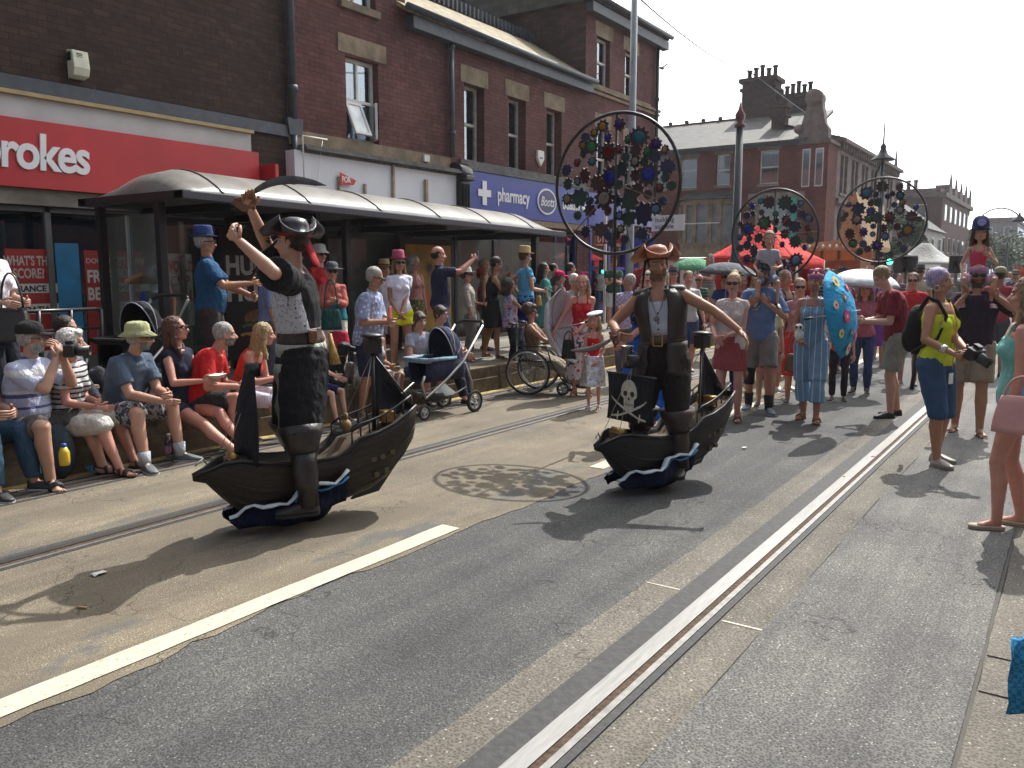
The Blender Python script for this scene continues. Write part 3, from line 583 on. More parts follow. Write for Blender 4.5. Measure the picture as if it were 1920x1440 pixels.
mb = MB(); mb.tube([(FX+.27, 17.95, 8.18), (FX+.27, 22.65, 8.18)], .065, 0, 10); mb.box((FX+.003, 18.2, 7.84), (FX+.2, 22.6, 8.06)); mb.build('gutter', M_gut, D)
pipe(D, 22.15, 2.8, 7.95, m=M_blk)
MB().box((FX, 18.22, 2.8), (FX+.13, 20.2, 3.6)).build('sign', M_boots, D); MB().box((FX, 20.3, 2.9), (FX+.2, 22.3, 3.3)).build('fascia', mt('pale_blue_fascia', (.13, .2, .38), .5), D)
fr = MB(); [w.bx(fr, a, a+.1, .4, 2.7, -.12, .02) for a in (.3,)]
for a in (.3, 1.3, 2.3, 3.1, 3.8): fr.box((FX-.1, 18.2+a, .35), (FX+.02, 18.3+a, 2.75))
fr.box((FX-.1, 18.5, .35), (FX-.0, 22.1, .8)); fr.box((FX-.08, 18.5, 1.7), (FX-.0, 22.1, 1.78)); fr.build('shop_window', M_boots, D)
MB().box((FX-.07, 18.5, .8), (FX-.06, 22.1, 2.7)).build('pane', M_pane, D)
bd = thing('estate_agent_board', 'projecting red and white agent board reading 0161 on a white post by the pharmacy', 'sign', (FX+.35, 18.7, 0))
MB().bar((0, 0, .35), (0, 0, 3.2), .06, .06).build('post', M_pvc, bd)
pb = MB().box((0, -.5, 2.55), (.9, -.48, 2.8)).build('board', M_wl, bd); MB().box((.0, -.502, 2.33), (.9, -.48, 2.548)).build('board', mt('board_red', (.5, .03, .04)), bd)
text('bank', .28, mt('grey_letter', (.3, .3, .32)), pb, (.04, -.503, 2.6), (R(90), 0, 0), bold=.003, sx=.8); text('0161', .24, M_wl, bd, (.04, -.504, 2.37), (R(90), 0, 0), bold=.003, sx=.9)
MB().box((.6, 1.4, 2.7), (1.5, 1.42, 3.1)).build('board', M_wl, bd); text('building', .17, M_blk, bd, (.7, 1.395, 2.93), (R(90), 0, 0)); text('suitable', .17, M_blk, bd, (.7, 1.395, 2.76), (R(90), 0, 0))

# --- corner block across the side street -----------------------------------------
EY = 37.6
E_ = thing('corner_terrace', 'red brick block across the side street with slate roof, tall chimneys and a bay window', 'building')
w = Wall(E_, (-24, EY), (1, 0), (0, -1), M_red2, 0, 7.3, 13.45)
for a0, a1, z0, z1, st in ((6.75, 7.2, 5.6, 6.95, 'sash'), (7.95, 8.75, 5.58, 6.92, 'top'), (9.7, 10.35, 5.6, 7.0, 'sash'), (11.7, 12.55, 5.55, 7.02, 'sash')): w.window(a0, a1, z0, z1, M_pvc, st, M_stone2, M_stone2, curtain=.62, lh=.2)
w.finish()
MB().box((-24, EY+.32, 0), (-10.4, 60, 7.25)).build('wall', M_red2, E_)
mb = MB(); mb.add([(-24, EY-.35, 7.22), (-10.2, EY-.35, 7.22), (-10.2, EY+4, 9.05), (-24, EY+4, 9.05), (-24, EY-.35, 7.34), (-10.2, EY-.35, 7.34), (-10.2, EY+4, 9.2), (-24, EY+4, 9.2)], [(0, 1, 2, 3), (4, 7, 6, 5), (0, 4, 5, 1), (0, 3, 7, 4), (1, 5, 6, 2), (2, 6, 7, 3)]); mb.build('roof', M_slate, E_)
mb = MB(); mb.box((-24, EY-.42, 7.12), (-10.5, EY-.3, 7.25)); mb.build('gutter', M_blk, E_)
mb = MB(); mb.box((-24, EY+3.9, 9.15), (-14, EY+4.1, 9.25)); [mb.lathe([(.06, 0), (.12, .05), (.12, .13), (.03, .18)], (-22+k*.9, EY+4, 9.25), 8) for k in range(9)]; mb.build('ridge_tiles', mt('terracotta_ridge', (.12, .06, .045), .9), E_)
def chimney(x0, x1, y0, y1, z0, z1, pots, parent=E_):
    mb = MB(); mb.box((x0, y0, z0), (x1, y1, z1)); mb.box((x0-.1, y0-.1, z1-.55), (x1+.1, y1+.1, z1-.42)); mb.box((x0-.14, y0-.14, z1-.15), (x1+.14, y1+.14, z1+.05)); c = mb.build('chimney', M_dark2, parent)
    for i in range(pots):
        x = x0+(x1-x0)*(i+.5)/pots; h = .5+.18*((i*7) % 3)/2; MB().lathe([(.13, 0), (.11, .1), (.10, h-.1), (.14, h-.06), (.14, h), (.06, h)], (x, (y0+y1)/2, z1+.05), 12).build('chimney_pot', M_dark2, c)
chimney(-14.7, -13.1, EY+4.2, EY+5.4, 8.0, 11.1, 5); chimney(-12.9, -11.5, EY+4.6, EY+5.8, 8.0, 10.2, 5); chimney(-12.35, -11.75, EY+1.6, EY+2.2, 8.0, 9.25, 1)
# bay window
by0, by1 = -16.0, -13.3; mb = MB()
pts = [(by0, EY), (by0+.45, EY-.7), (by1-.45, EY-.7), (by1, EY)]
def ringp(z, e=0): return [V((p[0]+(-e if i < 2 else e)*(1 if i in (0, 3) else .5), p[1]-(e if i in (1, 2) else 0), z)) for i, p in enumerate(pts)]
def slab(mb, z0, z1, e): a, b = ringp(z0, e), ringp(z1, e); mb.add(a+b, [(0, 1, 2, 3), (7, 6, 5, 4)]+[(i, (i+1) % 4, (i+1) % 4+4, i+4) for i in range(4)])
slab(mb, 2.2, 3.0, 0); slab(mb, 4.72, 4.95, .03)
for x in (by0+.02, by0+.5, by0+.98, by1-.98, by1-.5, by1-.02):
    yb = EY-.03 if x in (by0+.02, by1-.02) else EY-.66
    mb.box((x-.09, yb-.06, 3.0), (x+.09, yb+.06, 4.72))
bay = mb.build('bay_window', M_stone, E_); mb = MB(); slab(mb, 3.0, 4.72, -.14); mb.build('pane', mt('blinds_behind_glass', (.22, .25, .27), .15, 0, .35, 2), bay)
mb = MB(); a = ringp(4.96, .2); mb.add(a+[V((by0+.3, EY, 5.35)), V((by1-.3, EY, 5.35))], [(0, 1, 4), (1, 2, 5, 4), (2, 3, 5), (0, 4, 5, 3), (0, 3, 2, 1)]); mb.build('roof', M_slate, bay)
MB().box((by0+.5, EY-.74, 3.85), (by1-.5, EY-.70, 3.9)).build('sash_bar', M_pvc, bay)
mb = MB(); mb.box((-24, EY-.02, 2.0), (-10.5, EY+.0, 2.2)); mb.box((-12.6, EY-.5, 4.75), (-10.2, EY, 5.1)); mb.box((-12.3, EY-.35, 2.4), (-12.1, EY, 4.75)); mb.box((-10.9, EY-.35, 2.4), (-10.7, EY, 4.75)); mb.build('stone_band', M_stone2, E_)
MB().box((-12.1, EY-.3, 2.5), (-10.9, EY-.02, 4.75)).build('shop_window', mt('lit_shop_glass', (.25, .33, .35), .2, 0, .3, 2), E_)
MB().box((-24, EY-.06, .4), (-10.5, EY-.02, 2.0)).build('shopfront', mt('grey_shopfront', (.16, .18, .17), .6, 0, .3, 2), E_)
MB().box((-10.62, EY-.7, 1.6), (-10.42, EY-.5, 4.8)).build('column', mt('turquoise_paint', (.02, .30, .24), .5), E_)
# corner gable with scrolled top
M_sst = mt('sooty_stone', (.16, .125, .11), .9, 0, .35, 3, .5)
GX = -9.95; MB().box((-10.56, EY-.2, 0), (-9.3, EY+1.4, 7.3)).build('wall', M_red2, E_)
gp = [(-.62, 7.2), (.62, 7.2), (.62, 7.7), (.46, 7.95), (.36, 8.5), (.30, 8.8), (.30, 9.1), (.18, 9.3), (-.18, 9.3), (-.30, 9.1), (-.30, 8.8), (-.40, 8.4), (-.5, 8.0), (-.62, 7.7)]
mb = MB(); mb.prism(gp, .5, X=M.Translation((GX, EY-.24, 0))); mb.tube([(GX-.05, EY-.32, 9.0), (GX-.05, EY+.4, 9.0)], .36, 0, 16); mb.tube([(GX-.62, EY-.3, 7.75), (GX-.62, EY+.1, 7.75)], .2, 0, 12); mb.box((-10.66, EY-.3, 7.1), (-9.2, EY+1.5, 7.25)); mb.build('gable', M_sst, E_)
for x in (-10.2, -9.65): q_ = MB().box((x-.17, EY-.225, 5.3), (x+.17, EY-.203, 6.9)).build('window', M_pvc, E_); MB().box((x-.13, EY-.24, 5.35), (x+.13, EY-.226, 6.85)).build('pane', M_pane, q_)
w = Wall(E_, (-9.35, 39.0), (0, 1), (1, 0), M_sst, 0, 7.35, 14)
for k in range(6):
    a = .8+k*2.2; w.window(a, a+.6, 5.2, 6.9, M_stone2, 'sash', M_stone2, M_stone2, curtain=.4); w.window(a+.8, a+1.4, 5.2, 6.9, M_stone2, 'sash', M_stone2, M_stone2); w.window(a, a+1.4, 2.6, 4.5, M_stone2, 'four', None, None)
w.finish(); MB().box((-10.4, 39, 0), (-9.67, 52.9, 7.3)).build('wall', M_sst, E_)
mb = MB(); mb.box((-9.7, 38.9, 7.3), (-8.95, 53.1, 7.45)); [mb.box((-9.35, 39.2+k*.5, 7.05), (-9.1, 39.35+k*.5, 7.3)) for k in range(28)]; mb.box((-9.35, 39, 4.7), (-9.15, 53, 4.9)); mb.build('cornice', M_sst, E_)
mb = MB(); mb.tube([(-9.0, 47, 7.2), (-9.25, 47, 6.7), (-9.27, 47, 2.5)], .07, 0, 8); mb.build('drainpipe', M_blk, E_)
mb = MB(); mb.add([(-8.95, 38.9, 7.46), (-8.95, 53.1, 7.46), (-12, 53.1, 8.4), (-12, 38.9, 8.4)], [(0, 1, 2, 3)]); mb.build('roof', M_slate, E_)

# --- far buildings along the left side -------------------------------------------
M_far = brick('hazy_brick', (.14, .085, .07), (.18, .105, .085), (.12, .09, .08), .3)
def simple_block(name, label, x0, x1, y0, y1, h, mat, floors=3, roof='gable', cat='building', rm=None, win=M_pvc, face='S', bands=True):
    t = thing(name, label, cat)
    mb = MB(); mb.box((x0, y0, 0), (x1, y1, h)); mb.build('wall', mat, t)
    if roof == 'gable':
        mb = MB(); xm = (x0+x1)/2; mb.prism([(x0-.3, h), (x1+.3, h), (xm, h+(x1-x0)*.42)], y1-y0+.4, X=M.Translation((0, y0-.2, 0))); mb.build('roof', rm or M_slate, t)
    elif roof == 'flat':
        mb = MB(); mb.box((x0-.25, y0-.25, h), (x1+.25, y1+.25, h+.35)); mb.box((x0+.2, y0+.2, h+.35), (x1-.2, y1-.2, h+.7)); mb.build('cornice', rm or M_sst, t)
    fh = h/floors
    for k in range(floors):
        z = k*fh+fh*.3
        n = max(1, int((x1-x0)/2.2))
        for i in range(n):
            x = x0+(x1-x0)*(i+.5)/n; ww = MB().box((x-.45, y0-.04, z), (x+.45, y0-.005, z+fh*.5)).build('window', win, t); MB().box((x-.38, y0-.06, z+.07), (x+.38, y0-.042, z+fh*.5-.07)).build('pane', M_pane, ww)
        n = max(1, int((y1-y0)/2.6))
        for i in range(n):
            y = y0+(y1-y0)*(i+.5)/n; ww = MB().box((x1+.005, y-.5, z), (x1+.05, y+.5, z+fh*.5)).build('window', win, t); MB().box((x1+.052, y-.42, z+.07), (x1+.07, y+.42, z+fh*.5-.07)).build('pane', M_pane, ww)
    return t
t = simple_block('gabled_house', 'white rendered gabled house with pale barge boards behind the leafy tree', -14.5, -8.6, 58, 68, 4.4, mt('cream_render', (.42, .40, .36), .85), 2, 'gable')
mb = MB(); mb.bar((-14.9, 57.6, 4.2), (-11.55, 57.6, 7.1), .1, .4); mb.bar((-8.2, 57.6, 4.2), (-11.55, 57.6, 7.1), .1, .4); mb.build('barge_board', mt('pale_blue_board', (.4, .45, .5), .7), t)
t = simple_block('turreted_building', 'tall red brick building with flat parapet and chimney pots beyond the gabled house', -12.0, -9.0, 70, 88, 7.2, M_far, 3, 'flat')
for x in (-11.5, -11.0): MB().lathe([(.16, 0), (.13, .5), (.17, .55), (.17, .7)], (x, 70.6, 7.9), 10).build('chimney_pot', M_sst, t)
mb = MB()
for k in range(5): MB().box((-9.9, 72.5+k*3.4, 7.2), (-8.9, 74.2+k*3.4, 8.3)).lathe([(.12, 0), (.08, .6), (.01, 1.1)], (-8.95, 73.3+k*3.4, 8.2), 6).build('gablet', M_sst, t)
MB().lathe([(.6, 0), (.6, 2), (.25, 2.4), (.12, 3.4), (.02, 4.6)], (-12.3, 69.5, 6.3), 8).build('turret', M_sst, t)
simple_block('far_terrace', 'brown far terrace with stepped roofline behind the swan neck lamp', -11.5, -8.2, 92, 128, 5.0, M_sst, 2, 'flat')
t = simple_block('far_block', 'tall grey far block near the street end', -12, -7.6, 130, 150, 8.2, mt('hazy_grey', (.2, .2, .2), .9), 3, 'flat')
simple_block('far_shop_row', 'far shop row with orange tiled roof', -11.0, -6.8, 152, 190, 6.6, mt('pale_far_render', (.35, .34, .33), .9), 2, 'gable', rm=mt('orange_tile', (.32, .14, .09), .9))
simple_block('end_building', 'last low dark building at the far street end', -10, -5.5, 195, 250, 6.0, M_sst, 2, 'gable')
# opposite side, unseen from here but it gives the street its shade and reflections
simple_block('opposite_terrace', 'brick terrace of shops on the opposite side of the street', 7.5, 15, -14, 60, 5.8, M_red2, 2, 'flat')

# --- trees ------------------------------------------------------------------------
def leaf_mat(c):
    m, nt, b = base('leaf', .6, 0, .3); oi = nt.nodes.new('ShaderNodeTexNoise'); oi.inputs['Scale'].default_value = 2.5; nt.links.new(tc(nt), oi.inputs['Vector'])
    seth(nt, b, ramp(nt, oi.outputs[0], [(.35, tuple(x*.55 for x in c)), (.65, tuple(x*1.5 for x in c))])); return m
M_leaf = leaf_mat((.05, .085, .03)); M_bark = mt('bark', (.08, .065, .05), .9, 0, .3, 10, .5)
def tree(x, y, h, r, label, seed=1, n=2600, ls=.16):
    t = thing('street_tree', label, 'tree', (x, y, .1), 0, 'street trees in the distance'); rnd = random.Random(seed); mb = MB()
    mb.tube([(0, 0, 0), (.04, 0, h*.3), (0, .05, h*.6)], [.12, .09, .05], 0, 8); cl = []
    for k in range(14):
        a = rnd.uniform(0, 6.28); e = rnd.uniform(.1, 1); rr = r*rnd.uniform(.35, .85); p = V((math.cos(a)*rr, math.sin(a)*rr, h*.55+(h*.45)*(e-.35))); cl.append((p, r*rnd.uniform(.25, .45)))
        mb.tube([(0, 0, h*rnd.uniform(.3, .55)), p*.6+V((0, 0, h*.25)), p], [.05, .03, .01], 0, 5)
    mb.build('trunk', M_bark, t); lf = MB()
    for i in range(n):
        c, cr = rnd.choice(cl); d = V((rnd.gauss(0, 1), rnd.gauss(0, 1), rnd.gauss(0, .8))).normalized()*cr*rnd.random()**.4; p = c+d
        u = V((rnd.uniform(-1, 1), rnd.uniform(-1, 1), rnd.uniform(-1, 1))).normalized(); q = u.orthogonal().normalized(); s = ls*rnd.uniform(.6, 1.2)
        lf.add([p-u*s, p+q*s*.5, p+u*s, p-q*s*.5], [(0, 1, 2, 3)])
    lf.build('crown', M_leaf, t)
tree(-8.3, 50.0, 5.2, 1.1, 'feathery green street tree behind the farthest flower wheel', 3, 3200, .12)
tree(-6.4, 84, 5.2, 2.4, 'round green street tree left of the girl in the police helmet', 5, 2600, .2)
tree(-5.0, 105, 5.0, 3.2, 'round green street tree right of the man with the pink headband', 8, 2600, .24)
tree(-4.5, 175, 6.0, 3.0, 'small far green tree at the end of the street', 9, 1500, .35)

# --- poles, lamps, wires ------------------------------------------------------------
def mkpole(name, label, x, y, h, r0, r1, m, cat='pole', z0=.35, finial=None):
    t = thing(name, label, cat, (x, y, 0)); mb = MB(); mb.lathe([(r0*1.7, z0), (r0*1.6, z0+.25), (r0*1.15, z0+.35), (r0, z0+.4), (r0, z0+h*.33), (r0*.9, z0+h*.34), (r1, h)], n=16); mb.build('shaft', m, t)
    if finial: MB().lathe([(r1*1.5, h), (r1*1.5, h+.06), (r1*.8, h+.1), (r1*1.3, h+.2), (r1*1.4, h+.3), (r1*.6, h+.42), (.01, h+.62)], n=14).build('finial', finial, t)
    return t
p_ = W(1183, 360, X=-7.35); t = mkpole('lamp_pole', 'tall plain grey steel pole in front of the corner building', -7.35, p_.y, 9.5, .075, .06, mt('galvanised_steel', (.27, .29, .30), .5, .4, .15))
p_ = W(1388, 215, X=-7.35); PB = mkpole('tram_pole', 'thick dark pole with red ball finial in front of the slate roofed block', -7.35, p_.y, p_.z-.3, .115, .09, mt('dark_pole_paint', (.035, .045, .05), .45, 0, .2), finial=mt('oxide_red', (.12, .02, .03), .5))
p_ = W(1655, 300, X=-5.4); t = thing('lamp_post', 'slender lamp post with a bell shaped lantern above the farthest flower wheel', 'street lamp', (-5.4, p_.y, 0)); k = (p_.y/34.)
hl = p_.z; MB().lathe([(.16, 0), (.12, 1), (.07, 1.1), (.045*k, hl)], n=10).build('shaft', M_blk, t); MB().lathe([(.05, 0), (.36, -.02), (.34, .03), (.15, .17), (.08, .34), (.1, .4), (.03, .5), (.015, 1.2), (.0, 1.25)], (0, 0, hl), 16).build('lantern', M_blk, t)
def swan(x, y, h, label):
    t = thing('street_lamp', label, 'street lamp', (x, y, 0), 0, 'swan neck street lamps'); pts = [(0, 0, 0), (0, 0, h)]+[(.95-.95*math.cos(a), 0, h+.85*math.sin(a)) for a in np.linspace(.2, 2.7, 10)]
    MB().tube(pts, [.1, .08]+[.035]*10, 0, 8).build('shaft', M_blk, t); e = pts[-1]; MB().lathe([(.04, .25), (.06, .1), (.32, -.12), (.34, -.2), (.1, -.22)], e, 14).build('lantern', M_blk, t); return t
p_ = W(1834, 405, X=-4.6); s_ = swan(-4.6, p_.y, p_.z-.5, 'swan neck street lamp rising behind the girl in the police helmet')
p_ = W(1890, 445, X=-4.6); swan(-4.6, p_.y, p_.z-.5, 'smaller swan neck street lamp far down the street near the orange roof')
wi = thing('overhead_wire', 'tram wire crossing the white sky from the top down to the tall chimney', 'wire'); a = W(1180, -20, X=-6.0); b = W(1400, 130, Y=33); c = W(1560, 235, Y=52); d = W(1735, 340, Y=80)
def cat_(a, b, sag, n=14): return [a.lerp(b, i/n)-V((0, 0, sag*4*(i/n)*(1-i/n))) for i in range(n+1)]
MB().tube(cat_(a, b, .25), .014, 0, 5).build('cable', M_blk, wi); MB().tube(cat_(b, d, .5), .022, 0, 5).build('cable', M_blk, wi)
sg = thing('gull', 'small dark gull flying against the white sky beside the corner building', 'bird', W(1241, 128, Y=30)); mb = MB(); mb.ell((0, 0, 0), (.07, .16, .05)); mb.build('body', M_lead, sg)
mb = MB(); mb.sheet([[(0, -.05, .02), (0, .08, .02)], [(.25, -.04, .14), (.25, .06, .14)], [(.5, -.09, .06), (.5, -.03, .06)]], .01); mb.sheet([[(0, -.05, .02), (0, .08, .02)], [(-.25, -.04, .1), (-.25, .06, .1)], [(-.5, -.09, -.02), (-.5, -.03, -.02)]], .01); mb.build('wing', M_lead, sg)
# ================================================================ PEOPLE ENGINE
BAKE = []          # (object, fine MB or None, zone function, voxel, smooth, displacement)
TEXC = {}
def cloudtex(size):
    if size not in TEXC:
        t = bpy.data.textures.new('folds', 'CLOUDS'); t.noise_scale = size; t.noise_depth = 2; TEXC[size] = t
    return TEXC[size]
def rem(mb, name, mats, parent, vox=.012, sm=3, disp=0, dsz=.1, fine=None, zones=None, loc=None, rot=None):
    o = mb.build(name, mats, parent); 
    m = o.modifiers.new('r', 'REMESH'); m.mode = 'VOXEL'; m.voxel_size = vox; m.use_smooth_shade = True
    if sm: m = o.modifiers.new('s', 'SMOOTH'); m.factor = .5; m.iterations = sm
    if disp: m = o.modifiers.new('d', 'DISPLACE'); m.texture = cloudtex(dsz); m.strength = disp; m.mid_level = .5; m.texture_coords = 'LOCAL'
    BAKE.append((o, fine, zones)); return o
def bake_all():
    dg = bpy.context.evaluated_depsgraph_get(); dg.update(); out = []
    for o, fine, zones in BAKE: out.append(bpy.data.meshes.new_from_object(o.evaluated_get(dg), depsgraph=dg))
    for (o, fine, zones), me in zip(BAKE, out):
        mats = list(o.data.materials); o.modifiers.clear()
        me.materials.clear()
        for m in mats: me.materials.append(m)
        if zones:
            n = len(me.polygons); co = np.empty(n*3); me.polygons.foreach_get('center', co); mi = zones(co.reshape(-1, 3)); me.polygons.foreach_set('material_index', mi.astype(np.int32))
        if fine and fine.v:
            bm = bmesh.new(); bm.from_mesh(me); fm = fine.mesh('f', mats); bm.from_mesh(fm); bm.to_mesh(me); bm.free(); bpy.data.meshes.remove(fm)
        me.name = o.name; old = o.data; o.data = me; bpy.data.meshes.remove(old)
        me.polygons.foreach_set('use_smooth', [True]*len(me.polygons)) 
SK = dict(pale=(.52, .33, .25), fair=(.46, .27, .19), tan=(.34, .175, .105), pink=(.50, .25, .19), brown=(.20, .105, .065))
HC = dict(stubble=(.16, .085, .055), grey=(.33, .31, .29), white=(.58, .56, .52), dark=(.028, .02, .016), brown=(.075, .042, .026), blonde=(.36, .25, .12), auburn=(.10, .04, .025), lilac=(.30, .25, .42), light=(.22, .14, .075), black=(.012, .011, .011))
M_lens = mt('dark_lens', (.008, .008, .009), .08); M_eye = mt('eye_white', (.55, .52, .48), .4); M_iris = mt('iris', (.03, .025, .02), .3); M_lip = mt('lips', (.32, .10, .085), .5)
def ik(a, t, l1, l2, pole):
    a, t = V(a), V(t); d = t-a; L = d.length; mx = (l1+l2)*.995
    if L > mx: t = a+d*(mx/L); d = t-a; L = mx
    if L < abs(l1-l2)+.02: L = abs(l1-l2)+.02
    k = (l1*l1-l2*l2+L*L)/(2*L); h = math.sqrt(max(0, l1*l1-k*k)); dn = d.normalized(); p = V(pole); p = p-dn*p.dot(dn)
    if p.length < 1e-4: p = V((0, -1, 0))-dn*dn.y*-1
    return a+dn*k+p.normalized()*h, t
def rx(a): return M.Rotation(R(a), 4, 'X')
def rz(a): return M.Rotation(R(a), 4, 'Z')
def ry(a): return M.Rotation(R(a), 4, 'Y')
POSE = {
 'stand': dict(),
 'walk': dict(AL=(-.09, -.2, .12), AR=(.1, .22, .08), HL=(-.27, .18, .86), HR=(.27, -.12, .86)),
 'folded': dict(HL=(.06, .25, 1.10), HR=(-.06, .27, 1.07)),
 'photo': dict(HL=(-.07, .42, 1.5), HR=(.07, .42, 1.5)),
 'phone': dict(HL=(-.04, .36, 1.22), HR=(.06, .34, 1.2)),
 'clasp': dict(HL=(-.04, .26, .98), HR=(.04, .26, .98)),
 'sit': dict(hz=.44, lean=12, AL=(-.14, .42, .08), AR=(.14, .44, .08), HL=(-.12, .36, .62), HR=(.12, .36, .62)),
}
def person(label, loc, a, H=1.72, sex='m', skinc='fair', hair='short', hc='brown', pose='stand', g=1.0, top=None, bot=None, shoes=('shoe', (.03, .03, .03)),
           hat=None, shades=False, beard=None, vox=None, lod=0, group=None, bust=None, belly=0, glasses=False, extra=None, cat='person', head=0, nod=0, tilt=0, sock=None, z=None, **pk):
    """a = compass heading of the body (0 = +Y, 90 = +X). head = extra turn of the face (+ = to own right)."""
    P = dict(hz=.93, lean=0, bend=0, twist=0, side=0, HL=(-.25, .03, .80), HR=(.25, .03, .80), AL=(-.1, 0, .08), AR=(.1, 0, .08), pL=None, pR=None, kL=None, kR=None, cL=.45, cR=.45, dL=None, dR=None, tL=None, tR=None, nokids=False)
    P.update(POSE[pose] if isinstance(pose, str) else pose); P.update(pk)
    s = H/1.75; hs = (H/1.75)**.5; sw = .166 if sex == 'm' else .145; kid = H < 1.35
    if kid: sw = .14
    if bust is None: bust = 1 if (sex == 'f' and not kid) else 0
    vox = vox or (.0095 if lod == 0 else (.014 if lod == 1 else .02)); mk = skin(SK[skinc] if isinstance(skinc, str) else skinc)
    S = lambda p: V(p)*s
    # --- skeleton
    pel = V((0, 0, P['hz']*(s if pose != 'sit' and not P.get('absz') else 1))); 
    if pose == 'sit' and kid: pel = V((0, 0, .42))
    Rt = rz(-P['twist']); l1 = P['lean']; l2 = P['lean']+P['bend']
    dirv = lambda an, f=1: V((math.sin(R(P['side']*f)), math.sin(R(an)), math.cos(R(an))*math.cos(R(P['side']*f)))).normalized()
    wai = pel+dirv(l1*.7, .5)*(.17*s); che = wai+dirv(l1)*(.20*s); nb = che+dirv(l2)*(.165*s)
    Rt3 = rz(-P['twist']).to_3x3(); rv = Rt3 @ V((1, 0, 0)); upd = dirv(l2); rv = (rv-upd*rv.dot(upd)).normalized(); fv = upd.cross(rv)
    sh = nb-upd*.062*s; SL = sh-rv*(sw*s); SR = sh+rv*(sw*s)
    hipL = pel+V((-.092*s, 0, -.02*s)); hipR = pel+V((.092*s, 0, -.02*s))
    absf = pose == 'sit' or P.get('absz')
    F_ = (lambda p: V(p)) if absf else S
    aL, aR = F_(P['AL']), F_(P['AR'])
    kneeL, aL = ik(hipL, aL, .43*s, .41*s, P['kL'] or (-.12, 1, .15)); kneeR, aR = ik(hipR, aR, .43*s, .41*s, P['kR'] or (.12, 1, .15))
    HLp, HRp = F_(P['HL']), F_(P['HR'])
    elL, wL = ik(SL, HLp, .285*s, .255*s, P['pL'] or (-.55, -.6, -.75)); elR, wR = ik(SR, HRp, .285*s, .255*s, P['pR'] or (.55, -.6, -.75))
    hc_ = nb+upd*(.03*s)+dirv(l2-12)*(.15*hs)+fv*.02*s   # head centre
    # head matrix: the face looks level by default
    HM = M.Translation(hc_) @ rz(-(P['twist']+head)) @ ry(tilt) @ rx(-nod) @ M.Scale(hs*(1.04 if kid else 1.0)*.985, 4)
    fem = sex == 'f'; G = g
    def ring(c, up, r_, f_, a_, b_, n=16, sq=.0): 
        out = []
        for j in range(n):
            t = 2*math.pi*j/n; ct, st = math.cos(t), math.sin(t); out.append(c+r_*(a_*ct)+f_*(b_*st))
        return out
    X1 = V((1, 0, 0)); Y1 = V((0, 1, 0))
    def spine(t, inf=0, fl=1.0, gar=0):  # torso ring
        # t: 0 crotch .. 1 neck base
        keys = [(-.16, pel+V((0, 0, -.10*s)), .105, .085), (0, pel+V((0, -.008, -.02*s)), .168 if fem else .158, .115), (.12, pel+dirv(l1*.4)*.08*s, .158 if fem else .152, .108),
                (.3, wai, .122 if fem else .142, .092), (.55, wai.lerp(che, .6), .138 if fem else .158, .104), (.75, che, .150 if fem else .172, .108), (.9, che.lerp(nb, .6), .142 if fem else .165, .088), (1.0, nb-upd*.012*s, .085, .06)]
        for i in range(len(keys)-1):
            if t <= keys[i+1][0]+1e-9: break
        k0, k1 = keys[i], keys[i+1]; f = max(0, min(1, (t-k0[0])/(k1[0]-k0[0]))); c = k0[1].lerp(k1[1], f); A = (k0[2]+(k1[2]-k0[2])*f)*s*G; B = (k0[3]+(k1[3]-k0[3])*f)*s*G
        if gar and t < .12: A = max(A, .166*s*G if fem else .157*s*G); B = max(B, .114*s*G)
        if kid: A *= .86; B *= 1.02
        tw = max(0, min(1, (t-.1)/.6)); r_ = X1.lerp(rv, tw).normalized(); up = (dirv(l1*.5) if t < .2 else dirv(l1) if t < .7 else upd); f_ = up.cross(r_).normalized(); r_ = f_.cross(up)
        bl = belly*s*max(0, 1-abs(t-.28)/.35)
        c = c+f_*(bl*.5); B += bl*.55
        return ring(c, up, r_, f_, (A+inf)*fl, (B+inf)*fl)
    def torso(mb, t0, t1, inf=0, flare=0, n=9, mat=0, gar=0):
        mb.loft([spine(t0+(t1-t0)*i/n, inf, 1+flare*(1-i/n), gar) for i in range(n+1)], mat)
        if bust and t0 < .62 and t1 > .7:
            for q in (-1, 1): mb.ell((0, 0, 0), (.062*s*G, .06*s*G, .062*s*G), mat, M.Translation(che-upd*.03*s+fv*(.072*s*G+inf)+rv*(q*.062*s*G)))
    def limb(mb, pts, rs, inf=0, mat=0, n=12):
        for i in range(len(pts)-1): mb.caps(pts[i], pts[i+1], rs[i]+inf, rs[i+1]+inf, mat, n)
    ag = 1.07*(1+(G-1)*.6)*(.9 if fem else 1)*(.85 if kid else 1)*s; lg = (1+(G-1)*.6)*(.8 if kid else 1)*s
    def mid(a, b, f, off=V((0, 0, 0))): return a.lerp(b, f)+off
    def armpts(S_, E, Wr): return [S_, mid(S_, E, .5), E, mid(E, Wr, .28), Wr], [.052*ag, .046*ag, .037*ag, .040*ag, .0255*ag]
    def legpts(Hp, K, A): 
        bk = V((0, -1, 0)); d = (A-K).normalized(); bk = (bk-d*bk.dot(d)); bk = bk.normalized() if bk.length > .1 else V((0, 0, -1))
        return [Hp, mid(Hp, K, .45), K, mid(K, A, .3, bk*.014*s), mid(K, A, .65, bk*.006*s), A], [.09*lg*(1.04 if fem else 1), .076*lg, .054*lg, .060*lg, .046*lg, .036*lg]
    # --- body
    b = MB(); torso(b, -.1, 1.0)
    for sgn, S_, E, Wr in ((-1, SL, elL, wL), (1, SR, elR, wR)):
        p, r = armpts(S_, E, Wr); limb(b, p, r); b.caps(nb-upd*.022*s, S_+upd*.008*s, .042*s, .046*ag)
        b.caps(che+rv*(sgn*.085*s)+upd*.05*s, S_-upd*.02*s, .07*s, .05*ag)
